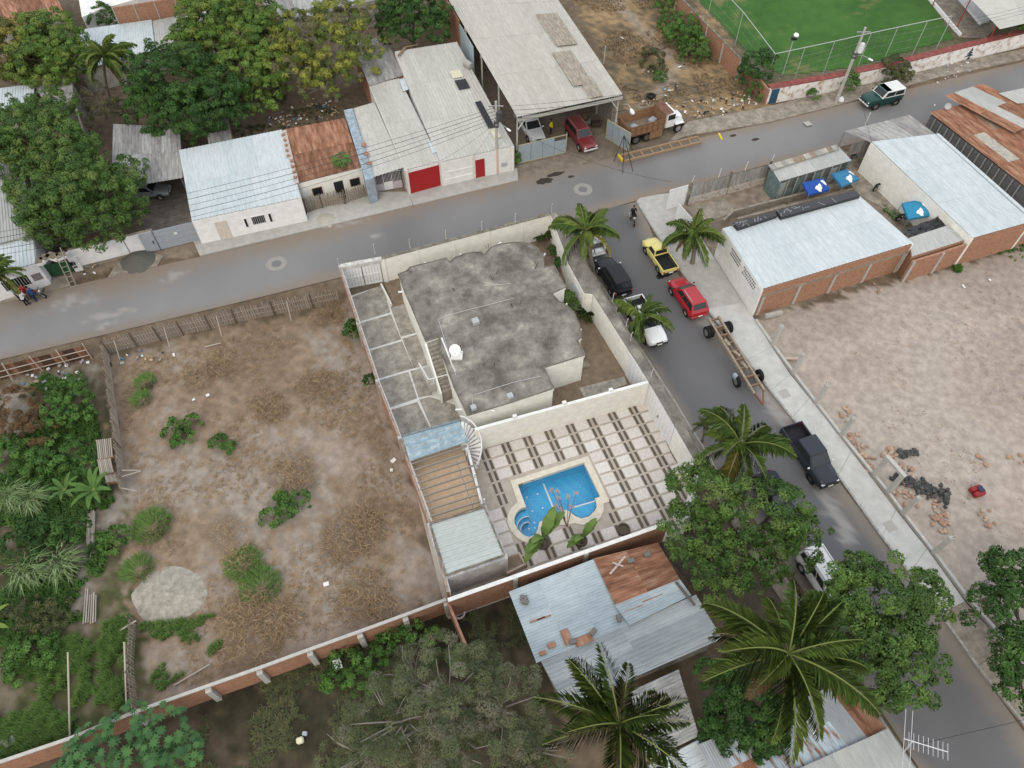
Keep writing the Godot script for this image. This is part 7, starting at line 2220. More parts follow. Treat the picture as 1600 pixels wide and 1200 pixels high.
	for l in lob:
		var c: Vector3 = l[0] - cb.position
		gs.tube([Vector3(R(-0.5, 0.5), -0.1, R(-0.5, 0.5)), c * 0.6, c], [0.07, 0.05, 0.03], 5)
		for i in 50:
			var y := R(0.3, 1.0)
			var a := R(0, TAU)
			var d := Vector3(cos(a) * sqrt(1 - y * y), y, sin(a) * sqrt(1 - y * y))
			var m := part(cb, "leaf", sm[rng.randi() % 3], leafmat("leaf_castor"), c + d * l[1] * Vector3(1, 0.7, 1) * R(0.75, 1.08))
			m.basis = Basis(Quaternion(Vector3.UP, (d + Vector3(0, 0.9, 0)).normalized())) * Basis(Vector3.UP, R(0, 6)) * Basis().scaled(Vector3.ONE * R(0.75, 1.2))
	part(cb, "stems", gs, M("bark"))
	# reeds with long pale leaves
	for q in [[62, 795, 26, "pale long-leaved reed clump above the large dark shrub"], [60, 905, 34, "wide pale reed clump below the large dark shrub"], [112, 895, 30, "pale reed clump beside the bamboo slat mat"], [30, 790, 20, "reed clump at the thicket's edge near the racks"]]:
		var t := thing("reed_clump", q[3], "reeds", G(q[0], q[1]), 0, "pale reeds in the thicket")
		var g := Geo.new()
		for i in 200:
			var a := R(0, TAU)
			var p = Vector3(R(-1, 1), 0, R(-1, 1)) * q[2] * 0.018
			var d := Vector3(cos(a), 0, sin(a))
			g.col = L([[0.13, 0.19, 0.075], [0.1, 0.16, 0.055], [0.18, 0.23, 0.115]][i % 3]) * R(0.8, 1.2)
			var h := R(1.0, 2.0)
			var mid = p + d * h * 0.35 + Vector3(0, h, 0)
			var tip = mid + d * h * 0.5 - Vector3(0, h * 0.25, 0)
			var s := Vector3(-d.z, 0, d.x) * 0.03
			g.tri(p - s, p + s, mid, Vector3.UP, Vector3.UP, Vector3.UP); g.tri(mid - s, tip, mid + s, Vector3.UP, Vector3.UP, Vector3.UP)
		part(t, "blades", g, leafmat("leaf_reed"))
	# grass and straw that nobody could count
	var yes := func(x, z): return true
	scatter("green_grass", "long green grass covering the corner below the thicket", "grass", poly([[120, 990], [205, 960], [210, 1010], [195, 1100], [110, 1148], [0, 1185], [-40, 1100], [40, 1040]]), 4300, "grass", 9, 0.62, 0.34, func(x, z): return n1.get_noise_2d(x * 2.0, z * 2.0) + 0.5 * n2.get_noise_2d(x, z) > -0.1)
	scatter("green_grass", "patchy green grass between cement mound and brick wall", "grass", poly([[215, 975], [340, 960], [350, 1010], [250, 1080], [220, 1050]]), 700, "grass", 8, 0.35, 0.2, func(x, z): return n1.get_noise_2d(x * 3.0, z * 3.0) > 0.0)
	scatter("undergrowth", "low green undergrowth among the thicket's bushes", "undergrowth", poly([[60, 580], [140, 610], [165, 720], [180, 800], [150, 960], [0, 1010], [-60, 900], [-60, 700]]), 6000, "bush", 8, 0.3, 0.28, func(x, z): return n1.get_noise_2d(x * 2.0, z * 2.0) > -0.1)
	scatter("dry_grass", "thin dry straw grass over the dry lot", "grass", poly([[190, 570], [530, 478], [560, 560], [690, 915], [260, 1085], [225, 880], [200, 720]]), 4800, "straw", 6, 0.16, 0.3, func(x, z): return n1.get_noise_2d(x * 1.5, z * 1.5) + 0.4 * n2.get_noise_2d(x, z) > -0.05)
	scatter("dry_grass", "brown dead weeds on the lot beside the workshop", "grass", poly([[880, -30], [975, 140], [1000, 165], [1190, 160], [1150, 100], [1030, -30]]), 3600, "straw", 7, 0.3, 0.3, func(x, z): return n1.get_noise_2d(x * 1.5, z * 1.5) > 0.0)
	scatter("dry_grass", "sparse straw on the bare lot east of the pavement", "grass", poly([[1300, 520], [1600, 430], [1680, 800], [1600, 860], [1430, 760]]), 500, "straw", 5, 0.07, 0.22, func(x, z): return n1.get_noise_2d(x, z) > -0.1)
	scatter("undergrowth", "dark weeds below the long brick wall", "undergrowth", poly([[330, 1090], [700, 960], [830, 930], [860, 1200], [280, 1230]]), 3500, "olive", 7, 0.22, 0.3, func(x, z): return n1.get_noise_2d(x * 2.0, z * 2.0) > 0.0)
	scatter("undergrowth", "weeds in the yards behind the street houses", "undergrowth", poly([[110, 60], [440, 30], [540, 170], [440, 200], [280, 230], [170, 190]]), 2200, "olive", 7, 0.2, 0.3, func(x, z): return n1.get_noise_2d(x * 2.0, z * 2.0) > 0.05)
	for q in [[[1560, 372], [1600, 365], [1600, 412], [1555, 395]], [[1490, 415], [1500, 413], [1502, 425], [1490, 425]], [[1225, 282], [1250, 320], [1240, 330], [1200, 300]], [[1380, 318], [1405, 335], [1400, 345], [1380, 330]]]:
		scatter("green_weeds", "small patch of green weeds on bare ground", "weeds", poly(q), 60, "bush", 8, 0.2, 0.25, yes)

# ================================================================ vehicles (x forward, y up, z to the right-hand side)
const AD := Vector3(0.94, 0, -0.342)   # along the wide street, eastwards
const BD := Vector3(0.342, 0, 0.94)    # down the side street
func yaw_of(d: Vector3) -> float: return atan2(-d.z, d.x)
func loft(g: Geo, st: Array, rnd := 0.12):   # stations: [x, y bottom, y top, half width bottom, half width top]
	var rings := []
	for s in st:
		var r := []
		var hb: float = s[3]
		var ht: float = s[4]
		var y0: float = s[1]
		var y1: float = s[2]
		for q in [[hb - rnd, y0], [hb, y0 + rnd], [lerpf(hb, ht, 0.55) + 0.03, lerpf(y0, y1, 0.55)], [ht, y1 - rnd], [ht - rnd * 0.7, y1 - rnd * 0.15], [ht * 0.4, y1 + 0.02]]: r.append(Vector3(s[0], q[1], q[0]))
		for k in range(5, -1, -1): r.append(Vector3(s[0], r[k].y, -r[k].z))
		rings.append(r)
	var m := 12
	for i in rings.size() - 1:
		for k in m:
			var a: Vector3 = rings[i][k]
			var b: Vector3 = rings[i + 1][k]
			var c: Vector3 = rings[i + 1][(k + 1) % m]
			var d: Vector3 = rings[i][(k + 1) % m]
			var nn := (b - a).cross(d - a)
			var mid := (a + c) / 2.0 - Vector3((a.x + c.x) / 2.0, (st[i][1] + st[i][2]) / 2.0, 0)
			if nn.dot(mid) > 0: g.quad(a, b, c, d, 0.1, 0.1)
			else: g.quad(d, c, b, a, 0.1, 0.1)
	for e in [0, rings.size() - 1]:
		var c := Vector3(st[e][0], (st[e][1] + st[e][2]) / 2.0, 0)
		var nn := Vector3(-1 if e == 0 else 1, 0, 0)
		for k in m:
			var a: Vector3 = rings[e][k]
			var b: Vector3 = rings[e][(k + 1) % m]
			if (a - c).cross(b - c).dot(nn) > 0: g.tri(c, a, b, nn, nn, nn)
			else: g.tri(c, b, a, nn, nn, nn)
	smooth(g)
func smooth(g: Geo):   # average normals of corners that meet at a shallow angle
	var at := {}
	for i in g.v.size():
		var k := Vector3i((g.v[i] * 500.0).round())
		if not at.has(k): at[k] = []
		at[k].append(g.n[i])
	var out := g.n.duplicate()
	for i in g.v.size():
		var s := Vector3.ZERO
		for n in at[Vector3i((g.v[i] * 500.0).round())]:
			if n.dot(g.n[i]) > 0.6: s += n
		out[i] = s.normalized()
	g.n = out
func wheel(p: Node, at: Vector3, r: float, w: float, rim_col: Array, nm := "wheel"):
	var side := signf(at.z) if at.z != 0.0 else 1.0
	var g := Geo.new()
	g.ring(at, Vector3(0, 0, 1), [[-w / 2, r * 0.62], [-w / 2, r * 0.9], [-w * 0.36, r], [w * 0.36, r], [w / 2, r * 0.9], [w / 2, r * 0.62]], 20)
	var o := part(p, nm, g, M("tyre", [0.022, 0.022, 0.023], 0.85, "grain", 1.5))
	g = Geo.new()
	var ax := Vector3(0, 0, side)
	g.ring(at, ax, [[w * 0.2, r * 0.63], [w * 0.42, r * 0.62], [w * 0.36, r * 0.3], [w * 0.44, r * 0.12], [w * 0.44, 0.001]], 14, false)
	part(o, "rim", g, plain("rim_%d" % int(rim_col[0] * 100), rim_col, 0.4, 0.3))
func facepanel(p: Node, nm: String, q: Array, u0: float, u1: float, v0: float, v1: float, off: float, m):   # a thin pane on the quad q
	var f := func(u, v): return bil(q, u, v)
	var n: Vector3 = (q[1] - q[0]).cross(q[3] - q[0]).normalized()
	var c: Vector3 = bil(q, 0.5, 0.5)
	var g := Geo.new()
	var a: Vector3 = bil(q, u0, v0)
	var b: Vector3 = bil(q, u1, v0)
	var d: Vector3 = bil(q, u1, v1)
	var e: Vector3 = bil(q, u0, v1)
	g.quad(a + n * off, b + n * off, d + n * off, e + n * off)
	for k in [[a, b], [b, d], [d, e], [e, a]]: g.quad(k[0], k[1], k[1] + n * off, k[0] + n * off)
	return part(p, nm, g, m)
# d: length, width, hood height, belt height, roof height, cabin [rear base x, front base x, rear top x, front top x] from the rear end, wheel radius, wheels [rear x, front x], bed
func car(nm: String, label: String, at: Vector3, dir: Vector3, col: String, rgb: Array, d: Dictionary, cat := "car", group := "parked vehicles") -> Node3D:
	var t := thing(nm, label, cat, at, yaw_of(dir), group)
	var body := paint("paint_" + col, rgb)
	if rgb[0] < 0.05: body.metallic_specular = 0.3; body.clearcoat = 0.2
	var black := plain("trim_black", [0.02, 0.02, 0.021], 0.6)
	var glass := plain("car_glass", [0.015, 0.02, 0.022], 0.05)
	var ln: float = d.l
	var w: float = d.w / 2.0
	var cb: Array = d.cab
	var x0 := -ln / 2.0
	var belt: float = d.belt
	var gb: float = d.get("clear", 0.28)
	var bed: bool = d.has("bed")
	var bx: float = x0 + (d.bed if bed else 0.0)
	var g := Geo.new()
	var st := []
	if bed: st = [[bx, gb, belt, w * 0.95, w * 0.97]]
	else: st = [[x0, gb + 0.16, belt - 0.18, w * 0.84, w * 0.82], [x0 + 0.1, gb + 0.05, belt - 0.04, w * 0.95, w * 0.9], [x0 + 0.45, gb, belt, w, w * 0.95]]
	st += [[x0 + cb[1] - 0.3, gb, belt, w, w * 0.95], [x0 + cb[1] + 0.1, gb, lerpf(belt, d.hood, 0.6), w, w * 0.93], [ln / 2.0 - 0.5, gb, d.hood - 0.05, w * 0.97, w * 0.88], [ln / 2.0 - 0.14, gb + 0.06, d.hood - 0.13, w * 0.9, w * 0.8], [ln / 2.0, gb + 0.16, d.hood - 0.26, w * 0.78, w * 0.72]]
	loft(g, st, d.get("rnd", 0.13))
	part(t, "body", g, body)
	# cabin
	var wb := w * 0.93
	var wt: float = w * d.get("tumble", 0.78)
	var R0: float = d.roof
	var B := [Vector3(x0 + cb[0], belt - 0.06, wb), Vector3(x0 + cb[1], belt - 0.06, wb), Vector3(x0 + cb[1], belt - 0.06, -wb), Vector3(x0 + cb[0], belt - 0.06, -wb)]
	var T := [Vector3(x0 + cb[2], R0 - 0.04, wt), Vector3(x0 + cb[3], R0 - 0.04, wt), Vector3(x0 + cb[3], R0 - 0.04, -wt), Vector3(x0 + cb[2], R0 - 0.04, -wt)]
	g = Geo.new()
	g.hexa(B + T)
	var cabm: Material = paint("paint_" + d.top, d.toprgb) if d.has("top") else body
	part(t, "cabin", g, cabm)
	g = Geo.new()
	var rl: float = cb[3] - cb[2]
	g.rbox(Vector3(x0 + (cb[2] + cb[3]) / 2.0, R0 - 0.02, 0), Vector3(rl + 0.1, 0.13, wt * 2.0 + 0.07), 0.062)
	var roof := part(t, "roof", g, body if not d.has("top") or d.get("roofbody", false) else cabm)
	facepanel(t, "windscreen", [B[1], B[2], T[2], T[1]], 0.06, 0.94, 0.16, 0.95, 0.02, glass)
	facepanel(t, "rear_window", [B[3], B[0], T[0], T[3]], 0.1, 0.9, 0.3, 0.92, 0.02, glass)
	var ns: int = d.get("panes", 2)
	for k in ns:
		var u0 := 0.05 + k * 0.9 / ns
		var u1 := u0 + 0.9 / ns - 0.03
		facepanel(t, "side_window", [B[0], B[1], T[1], T[0]], u0, u1, 0.2, 0.9, 0.015, glass)
		facepanel(t, "side_window", [B[2], B[3], T[3], T[2]], 1.0 - u1, 1.0 - u0, 0.2, 0.9, 0.015, glass)
	if d.has("rails"):
		for s in [-1, 1]: stick(roof, "roof_rail", [Vector3(x0 + cb[2] + 0.2, R0 + 0.07, s * wt * 0.86), Vector3(x0 + cb[3] - 0.2, R0 + 0.07, s * wt * 0.86)], 0.025, plain("rail_silver", [0.5, 0.5, 0.5], 0.35, 0.6), 5)
	if d.has("rack"):
		for k in 6: stick(roof, "rack_bar", [Vector3(x0 + cb[2] + 0.15 + k * 0.28, R0 + 0.12, -wt * 0.85), Vector3(x0 + cb[2] + 0.15 + k * 0.28, R0 + 0.12, wt * 0.85)], 0.03, plain("rack_white", [0.7, 0.7, 0.7], 0.5), 5)
	# load bed
	if bed:
		var bedm := plain("bed_black", [0.025, 0.025, 0.028], 0.7)
		var bl: float = d.bed
		for s in [-1, 1]:
			g = Geo.new()
			g.rbox(Vector3(x0 + bl / 2.0, (gb + 0.1 + belt) / 2.0, s * (w - 0.06)), Vector3(bl, belt - gb - 0.1, 0.12), 0.04)
			part(t, "bed_side", g, body)
		g = Geo.new()
		g.rbox(Vector3(x0 + 0.05, (gb + 0.25 + belt) / 2.0, 0), Vector3(0.09, belt - gb - 0.25, d.w - 0.26), 0.03)
		part(t, "tailgate", g, body)
		g = Geo.new()
		g.box(Vector3(x0 + bl / 2.0 + 0.03, gb + 0.3, 0), Vector3(bl - 0.12, 0.08, d.w - 0.25))
		part(t, "bed_floor", g, bedm)
		g = Geo.new()
		g.box(Vector3(bx - 0.03, (gb + 0.35 + belt) / 2.0, 0), Vector3(0.05, belt - gb - 0.3, d.w - 0.27))
		part(t, "bed_front", g, bedm)
		for s in [-1, 1]:
			g = Geo.new()
			g.box(Vector3(x0 + bl / 2.0, (gb + 0.36 + belt) / 2.0, s * (w - 0.13)), Vector3(bl - 0.14, belt - gb - 0.42, 0.02))
			part(t, "bed_liner", g, bedm)
	# bumpers, lights, grille, plate, mirrors
	for e in [[ln / 2.0 - 0.02, "front_bumper"], [x0 + 0.02, "rear_bumper"]]:
		g = Geo.new()
		g.rbox(Vector3(e[0], gb + 0.2, 0), Vector3(0.18, 0.22, d.w * 0.88), 0.06)
		part(t, e[1], g, plain("chrome", [0.5, 0.5, 0.5], 0.3, 0.5) if d.has("chrome") else (black if bed else body))
	for s in [-1, 1]:
		g = Geo.new()
		g.rbox(Vector3(ln / 2.0 - 0.1, d.hood - 0.3, s * w * 0.62), Vector3(0.2, 0.16, 0.34), 0.05)
		part(t, "headlight", g, plain("lamp_glass", [0.6, 0.62, 0.65], 0.15))
		g = Geo.new()
		g.rbox(Vector3(x0 + 0.06, belt - 0.3, s * w * 0.84), Vector3(0.16, 0.3, 0.16), 0.04)
		part(t, "tail_light", g, plain("lamp_red", [0.3, 0.01, 0.01], 0.2))
		g = Geo.new()
		g.rbox(Vector3(x0 + cb[1] - 0.15, belt + 0.08, s * (w + 0.1)), Vector3(0.12, 0.16, 0.2), 0.04)
		part(t, "mirror", g, plain("mirror_%s" % ("chrome" if d.has("mirror") else "black"), [0.6, 0.6, 0.6] if d.has("mirror") else [0.02, 0.02, 0.02], 0.3))
		stick(t, "door_handle", [Vector3(x0 + (cb[0] + cb[1]) / 2.0, belt - 0.14, s * w * 0.99), Vector3(x0 + (cb[0] + cb[1]) / 2.0 + 0.16, belt - 0.14, s * w * 0.99)], 0.02, black, 4)
	g = Geo.new()
	g.rbox(Vector3(ln / 2.0 - 0.03, d.hood - 0.36, 0), Vector3(0.1, 0.2, d.w * 0.36), 0.03)
	part(t, "grille", g, black)
	for e in [ln / 2.0 + 0.075, x0 - 0.075]:
		g = Geo.new()
		g.box(Vector3(e, gb + 0.3, 0), Vector3(0.02, 0.13, 0.42))
		part(t, "number_plate", g, plain("plate_white", [0.75, 0.75, 0.73], 0.5))
	for e in d.wheels:
		for s in [-1, 1]:
			wheel(t, Vector3(x0 + e, d.wr, s * (w - 0.1)), d.wr, 0.24, d.get("rim", [0.35, 0.35, 0.36]))
			g = Geo.new()
			g.ring(Vector3(x0 + e, d.wr, s * (w - 0.02)), Vector3(0, 0, s), [[0.0, d.wr + 0.1], [0.035, d.wr + 0.09], [0.035, d.wr + 0.02], [0.0, d.wr + 0.01]], 18, false)
			part(t, "wheel_arch", g, black)
	return t
func mid2(a: Array, b: Array, off: Vector3) -> Vector3: return (G(a[0], a[1]) + G(b[0], b[1])) / 2.0 + off
func build_vehicles():
	var suv := {"l": 4.5, "w": 1.84, "hood": 1.0, "belt": 1.05, "roof": 1.66, "cab": [0.06, 3.35, 0.5, 2.4], "wr": 0.35, "tumble": 0.74, "wheels": [0.85, 3.55], "rails": 1, "panes": 3}
	car("red_suv", "glossy red SUV with roof rails parked against the eastern kerb", mid2([1047, 460], [1071, 491], AD * 0.85), -BD, "red", [0.32, 0.008, 0.014], suv)
	var blk := {"l": 4.6, "w": 1.85, "hood": 1.02, "belt": 1.08, "roof": 1.72, "cab": [0.08, 3.3, 0.4, 2.6], "wr": 0.36, "wheels": [0.85, 3.6], "panes": 3, "mirror": 1}
	car("black_suv", "black SUV parked beside the walled house's east wall", mid2([936, 433], [950, 453], AD * 0.85), -BD, "black", [0.008, 0.009, 0.012], blk)
	var hat := {"l": 4.0, "w": 1.7, "hood": 0.92, "belt": 0.95, "roof": 1.5, "cab": [0.15, 2.85, 0.55, 2.2], "wr": 0.31, "wheels": [0.7, 3.2]}
	car("white_car", "silver-white hatchback half hidden under the windswept palm", mid2([936, 433], [950, 453], AD * 0.85) - BD * 5.1, -BD, "silver", [0.5, 0.52, 0.54], hat)
	var pk := {"l": 5.3, "w": 1.86, "hood": 1.12, "belt": 1.12, "roof": 1.78, "cab": [1.55, 3.95, 1.72, 3.2], "wr": 0.39, "wheels": [1.1, 4.3], "bed": 1.55, "clear": 0.34, "mirror": 1, "rim": [0.06, 0.06, 0.06]}
	car("dark_pickup", "dark blue-grey double-cab pickup parked beside the new pavement", mid2([1263, 749], [1226, 699], AD * 0.9), BD, "slate", [0.025, 0.03, 0.04], pk, "pickup truck")
	var wp := pk.duplicate()
	wp.erase("rim")
	car("white_pickup", "white double-cab pickup under the low windswept palm", mid2([979, 492], [1006, 536], AD * 0.88), BD, "white", [0.72, 0.74, 0.76], wp, "pickup truck")
	var yp := {"l": 4.5, "w": 1.65, "hood": 0.95, "belt": 0.97, "roof": 1.5, "cab": [2.0, 3.35, 2.15, 2.85], "wr": 0.33, "wheels": [0.9, 3.5], "bed": 1.95, "clear": 0.32, "panes": 1, "rnd": 0.06, "rim": [0.2, 0.2, 0.2]}
	car("yellow_pickup", "old pale yellow single-cab pickup with black load bed", mid2([1007, 396], [1027, 424], AD * 0.78), -BD, "yellow", [0.6, 0.53, 0.17], yp, "pickup truck")
	var br := {"l": 4.6, "w": 1.95, "hood": 1.22, "belt": 1.25, "roof": 1.9, "cab": [0.06, 3.0, 0.14, 2.55], "wr": 0.42, "wheels": [0.85, 3.55], "top": "capwhite", "toprgb": [0.68, 0.7, 0.7], "panes": 2, "rack": 1, "rnd": 0.06, "clear": 0.42, "chrome": 1, "rim": [0.18, 0.18, 0.18], "tumble": 0.86}
	var bp := mid2([1362, 172], [1397, 164], -BD * 0.85)
	var bc := car("green_offroader", "old dark green off-road car with white rear top and roof rack", bp, -AD, "green", [0.012, 0.05, 0.045], br)
	var g := Geo.new()
	g.rbox(Vector3(0.02, 1.91, 0), Vector3(0.95, 0.07, 1.62), 0.03)
	part(bc, "cab_roof", g, paint("paint_green", [0.012, 0.05, 0.045]))
	var ms := {"l": 4.8, "w": 1.85, "hood": 1.12, "belt": 1.12, "roof": 1.75, "cab": [0.08, 3.35, 0.2, 2.7], "wr": 0.37, "wheels": [0.95, 3.75], "panes": 3, "rails": 1, "chrome": 1, "rnd": 0.09, "clear": 0.35}
	car("maroon_car", "maroon estate car rolling out of the open workshop", G(907, 221), (BD * 0.96 + AD * 0.05).normalized(), "maroon", [0.16, 0.02, 0.025], ms)
	car("silver_pickup", "silver pickup with its front dismantled inside the workshop", G(828, 206), BD, "silver2", [0.48, 0.5, 0.52], wp, "pickup truck")
	car("white_van", "white car parked under the feathery tree beside the largest palm", G(1286, 915), BD, "white2", [0.75, 0.76, 0.77], ms)
	car("dark_car", "dark car almost hidden beneath the street mango tree", G(1207, 782), BD, "navy", [0.012, 0.016, 0.03], hat)
	var gc := car("grey_car", "grey car parked in the shade under the carport by the dark mango", G(236, 305), (AD + BD * 0.3).normalized(), "grey", [0.25, 0.26, 0.27], hat)
	build_truck()
	build_chassis()
	var mb := "motorcycles"
	motorbike("black motorcycle ridden down the side street by a dark-clothed person", G(988, 346), (BD * 0.9 - AD * 0.25).normalized(), [0.02, 0.02, 0.022])
	motorbike("black motorcycle parked in the eastern yard beside the cream wall", G(1373, 296), (AD * 0.9 - BD * 0.1).normalized(), [0.018, 0.018, 0.02])
	motorbike("pink motorcycle leaning at the end of the long shed", G(1334, 250), (AD - BD * 0.2).normalized(), [0.35, 0.08, 0.14])
	motorbike("motorcycle parked beneath the bright blue canopy", G(1412, 345), (AD + BD * 0.3).normalized(), [0.03, 0.03, 0.03])
	motorbike("red motorcycle standing beside the people by the white street house", G(60, 464), (AD * 0.8 + BD * 0.5).normalized(), [0.2, 0.03, 0.03])
	motorbike("dark motorcycle at the kerb by the corner palm", G(1062, 374), BD, [0.02, 0.02, 0.025])
func motorbike(label: String, at: Vector3, dir: Vector3, col: Array):
	var t := thing("motorcycle", label, "motorcycle", at, yaw_of(dir), "motorcycles")
	var pm := plain("moto_%d_%d" % [int(col[0] * 1000), int(col[1] * 1000)], col, 0.3)
	var blk := plain("trim_black", [0.02, 0.02, 0.021], 0.6)
	for x in [-0.62, 0.66]: wheel(t, Vector3(x, 0.3, 0.0), 0.3, 0.11, [0.3, 0.3, 0.3])
	var g := Geo.new()
	g.rbox(Vector3(0.18, 0.78, 0), Vector3(0.5, 0.22, 0.26), 0.08)
	part(t, "tank", g, pm)
	g = Geo.new()
	g.rbox(Vector3(-0.4, 0.78, 0), Vector3(0.75, 0.12, 0.26), 0.05)
	part(t, "seat", g, blk)
	g = Geo.new()
	g.rbox(Vector3(0.05, 0.42, 0), Vector3(0.45, 0.34, 0.3), 0.06)
	part(t, "engine", g, plain("engine_grey", [0.15, 0.15, 0.15], 0.5, 0.4))
	for s in [-1, 1]: stick(t, "fork", [Vector3(0.66, 0.3, s * 0.09), Vector3(0.42, 0.95, s * 0.09)], 0.025, plain("steel"), 5)
	stick(t, "handlebar", [Vector3(0.3, 1.02, -0.36), Vector3(0.42, 0.97, -0.1), Vector3(0.42, 0.97, 0.1), Vector3(0.3, 1.02, 0.36)], 0.02, blk, 5)
	stick(t, "exhaust", [Vector3(0.1, 0.3, 0.17), Vector3(-0.3, 0.28, 0.2), Vector3(-0.8, 0.42, 0.2)], 0.045, plain("steel"), 6)
	stick(t, "frame", [Vector3(0.42, 0.9, 0), Vector3(0.05, 0.62, 0), Vector3(-0.62, 0.32, 0)], 0.035, blk, 5)
	g = Geo.new()
	g.rbox(Vector3(0.56, 0.88, 0), Vector3(0.14, 0.2, 0.2), 0.06)
	part(t, "headlight", g, plain("lamp_glass", [0.6, 0.62, 0.65], 0.15))
	g = Geo.new()
	g.rbox(Vector3(-0.72, 0.7, 0), Vector3(0.4, 0.06, 0.16), 0.025)
	part(t, "rear_mudguard", g, pm)
func build_truck():
	var p0 := G(982, 218)
	var p1 := G(1060, 213)
	var dir := (AD * 0.985 - BD * 0.06).normalized()
	var at := G(1020, 216) - BD * 0.9
	var t := thing("dump_truck", "old dump truck with rusty tipper body and white bonnet cab", "truck", at, yaw_of(dir), "")
	var rust := M("tipper_rust", [0.34, 0.2, 0.12], 0.85, "blotch", 0.5)
	var rustd := M("tipper_dark", [0.26, 0.15, 0.09], 0.9, "blotch", 0.6)
	var white := paint("paint_truckwhite", [0.68, 0.69, 0.7])
	var blk := plain("trim_black", [0.02, 0.02, 0.021], 0.6)
	var g := Geo.new()
	for s in [-1, 1]: beam(t, "chassis_rail", Vector3(-3.3, 0.85, s * 0.42), Vector3(3.3, 0.85, s * 0.42), 0.12, 0.24, blk)
	# tipper: floor, sides with ribs, headboard with canopy
	g = Geo.new()
	g.box(Vector3(-1.2, 1.2, 0), Vector3(4.2, 0.12, 2.3))
	part(t, "tipper_floor", g, M("tipper_load", [0.25, 0.2, 0.16], 0.95, "soil", 0.4))
	for s in [-1, 1]:
		g = Geo.new()
		g.box(Vector3(-1.2, 1.75, s * 1.18), Vector3(4.3, 1.1, 0.08))
		part(t, "tipper_side", g, rust)
		for k in 7:
			g = Geo.new()
			g.box(Vector3(-3.25 + k * 0.68, 1.72, s * 1.25), Vector3(0.1, 1.15, 0.08))
			part(t, "side_rib", g, rustd)
		for y in [1.25, 1.85, 2.3]:
			g = Geo.new()
			g.box(Vector3(-1.2, y, s * 1.24), Vector3(4.32, 0.1, 0.06))
			part(t, "side_rail", g, rustd)
	g = Geo.new()
	g.box(Vector3(-3.32, 1.7, 0), Vector3(0.08, 1.0, 2.28))
	part(t, "tailgate", g, rust)
	g = Geo.new()
	g.box(Vector3(0.92, 1.95, 0), Vector3(0.1, 1.5, 2.4))
	part(t, "headboard", g, rust)
	g = Geo.new()
	g.box(Vector3(1.35, 2.74, 0), Vector3(1.0, 0.08, 2.3), Basis(Vector3(0, 0, 1), 0.12))
	part(t, "cab_guard", g, M("guard_brown", [0.24, 0.13, 0.09], 0.85, "blotch", 0.4))
	for k in 2:
		g = Geo.new()
		g.rbox(Vector3(-2.2 + k * 2.4, 1.5, 0.2 - 0.3 * k), Vector3(0.7 + 0.2 * k, 0.5, 0.7), 0.1, Basis(Vector3.UP, 0.4))
		part(t, "load_drum", g, M("gate_grey", [0.33, 0.36, 0.4], 0.6, "metal", 0.3))
	for s in [-1, 1]:
		g = Geo.new()
		g.box(Vector3(0.0, 0.75, s * 1.1), Vector3(1.5, 0.9, 0.35))
		part(t, "side_tank", g, rust)
	# cab and bonnet
	g = Geo.new()
	g.rbox(Vector3(1.75, 1.75, 0), Vector3(1.2, 1.75, 2.1), 0.12)
	var cab := part(t, "cab", g, white)
	for s in [-1, 1]:
		g = Geo.new()
		g.box(Vector3(1.8, 2.15, s * 1.055), Vector3(0.85, 0.6, 0.02))
		part(cab, "side_window", g, plain("car_glass", [0.015, 0.02, 0.022], 0.05))
		g = Geo.new()
		g.rbox(Vector3(2.95, 1.15, s * 0.92), Vector3(1.1, 0.16, 0.5), 0.06)
		part(t, "mudguard", g, white)
		g = Geo.new()
		g.rbox(Vector3(3.4, 1.25, s * 0.75), Vector3(0.16, 0.22, 0.26), 0.05)
		part(t, "headlight", g, plain("lamp_glass", [0.6, 0.62, 0.65], 0.15))
		stick(t, "mirror_arm", [Vector3(2.2, 2.0, s * 1.05), Vector3(2.35, 2.25, s * 1.35)], 0.03, blk, 5)
	g = Geo.new()
	g.box(Vector3(2.36, 2.2, 0), Vector3(0.02, 0.62, 1.7))
	part(cab, "windscreen", g, plain("car_glass", [0.015, 0.02, 0.022], 0.05))
	g = Geo.new()
	loft(g, [[2.3, 0.9, 1.95, 0.8, 0.72], [3.0, 0.9, 1.85, 0.75, 0.66], [3.4, 0.95, 1.7, 0.68, 0.6]], 0.14)
	part(t, "bonnet", g, white)
	g = Geo.new()
	g.rbox(Vector3(3.52, 0.8, 0), Vector3(0.2, 0.3, 2.1), 0.06)
	part(t, "bumper", g, blk)
	wheel(t, Vector3(2.9, 0.52, 0.95), 0.52, 0.3, [0.3, 0.3, 0.3]); wheel(t, Vector3(2.9, 0.52, -0.95), 0.52, 0.3, [0.3, 0.3, 0.3])
	for x in [-1.0, -2.3]:
		for s in [-1, 1]:
			wheel(t, Vector3(x, 0.52, s * 1.0), 0.52, 0.28, [0.14, 0.12, 0.11]); wheel(t, Vector3(x, 0.52, s * 0.68), 0.52, 0.28, [0.14, 0.12, 0.11])
	# ladder frame on trestles
	var f := thing("ladder_chassis", "long rusty ladder-shaped truck frame on a stand beside the dump truck", "frame")
	var a := [G(969, 243, 0.55), G(976, 252, 0.55)]
	var b := [G(1090, 214, 0.45), G(1096, 222, 0.45)]
	var fr := M("frame_brown_rust", [0.36, 0.26, 0.17], 0.9, "grain", 0.6)
	for k in 2: beam(f, "rail", a[k], b[k], 0.17, 0.24, fr)
	for k in 9: beam(f, "rung", a[0].lerp(b[0], k / 8.0), a[1].lerp(b[1], k / 8.0), 0.14, 0.12, fr)
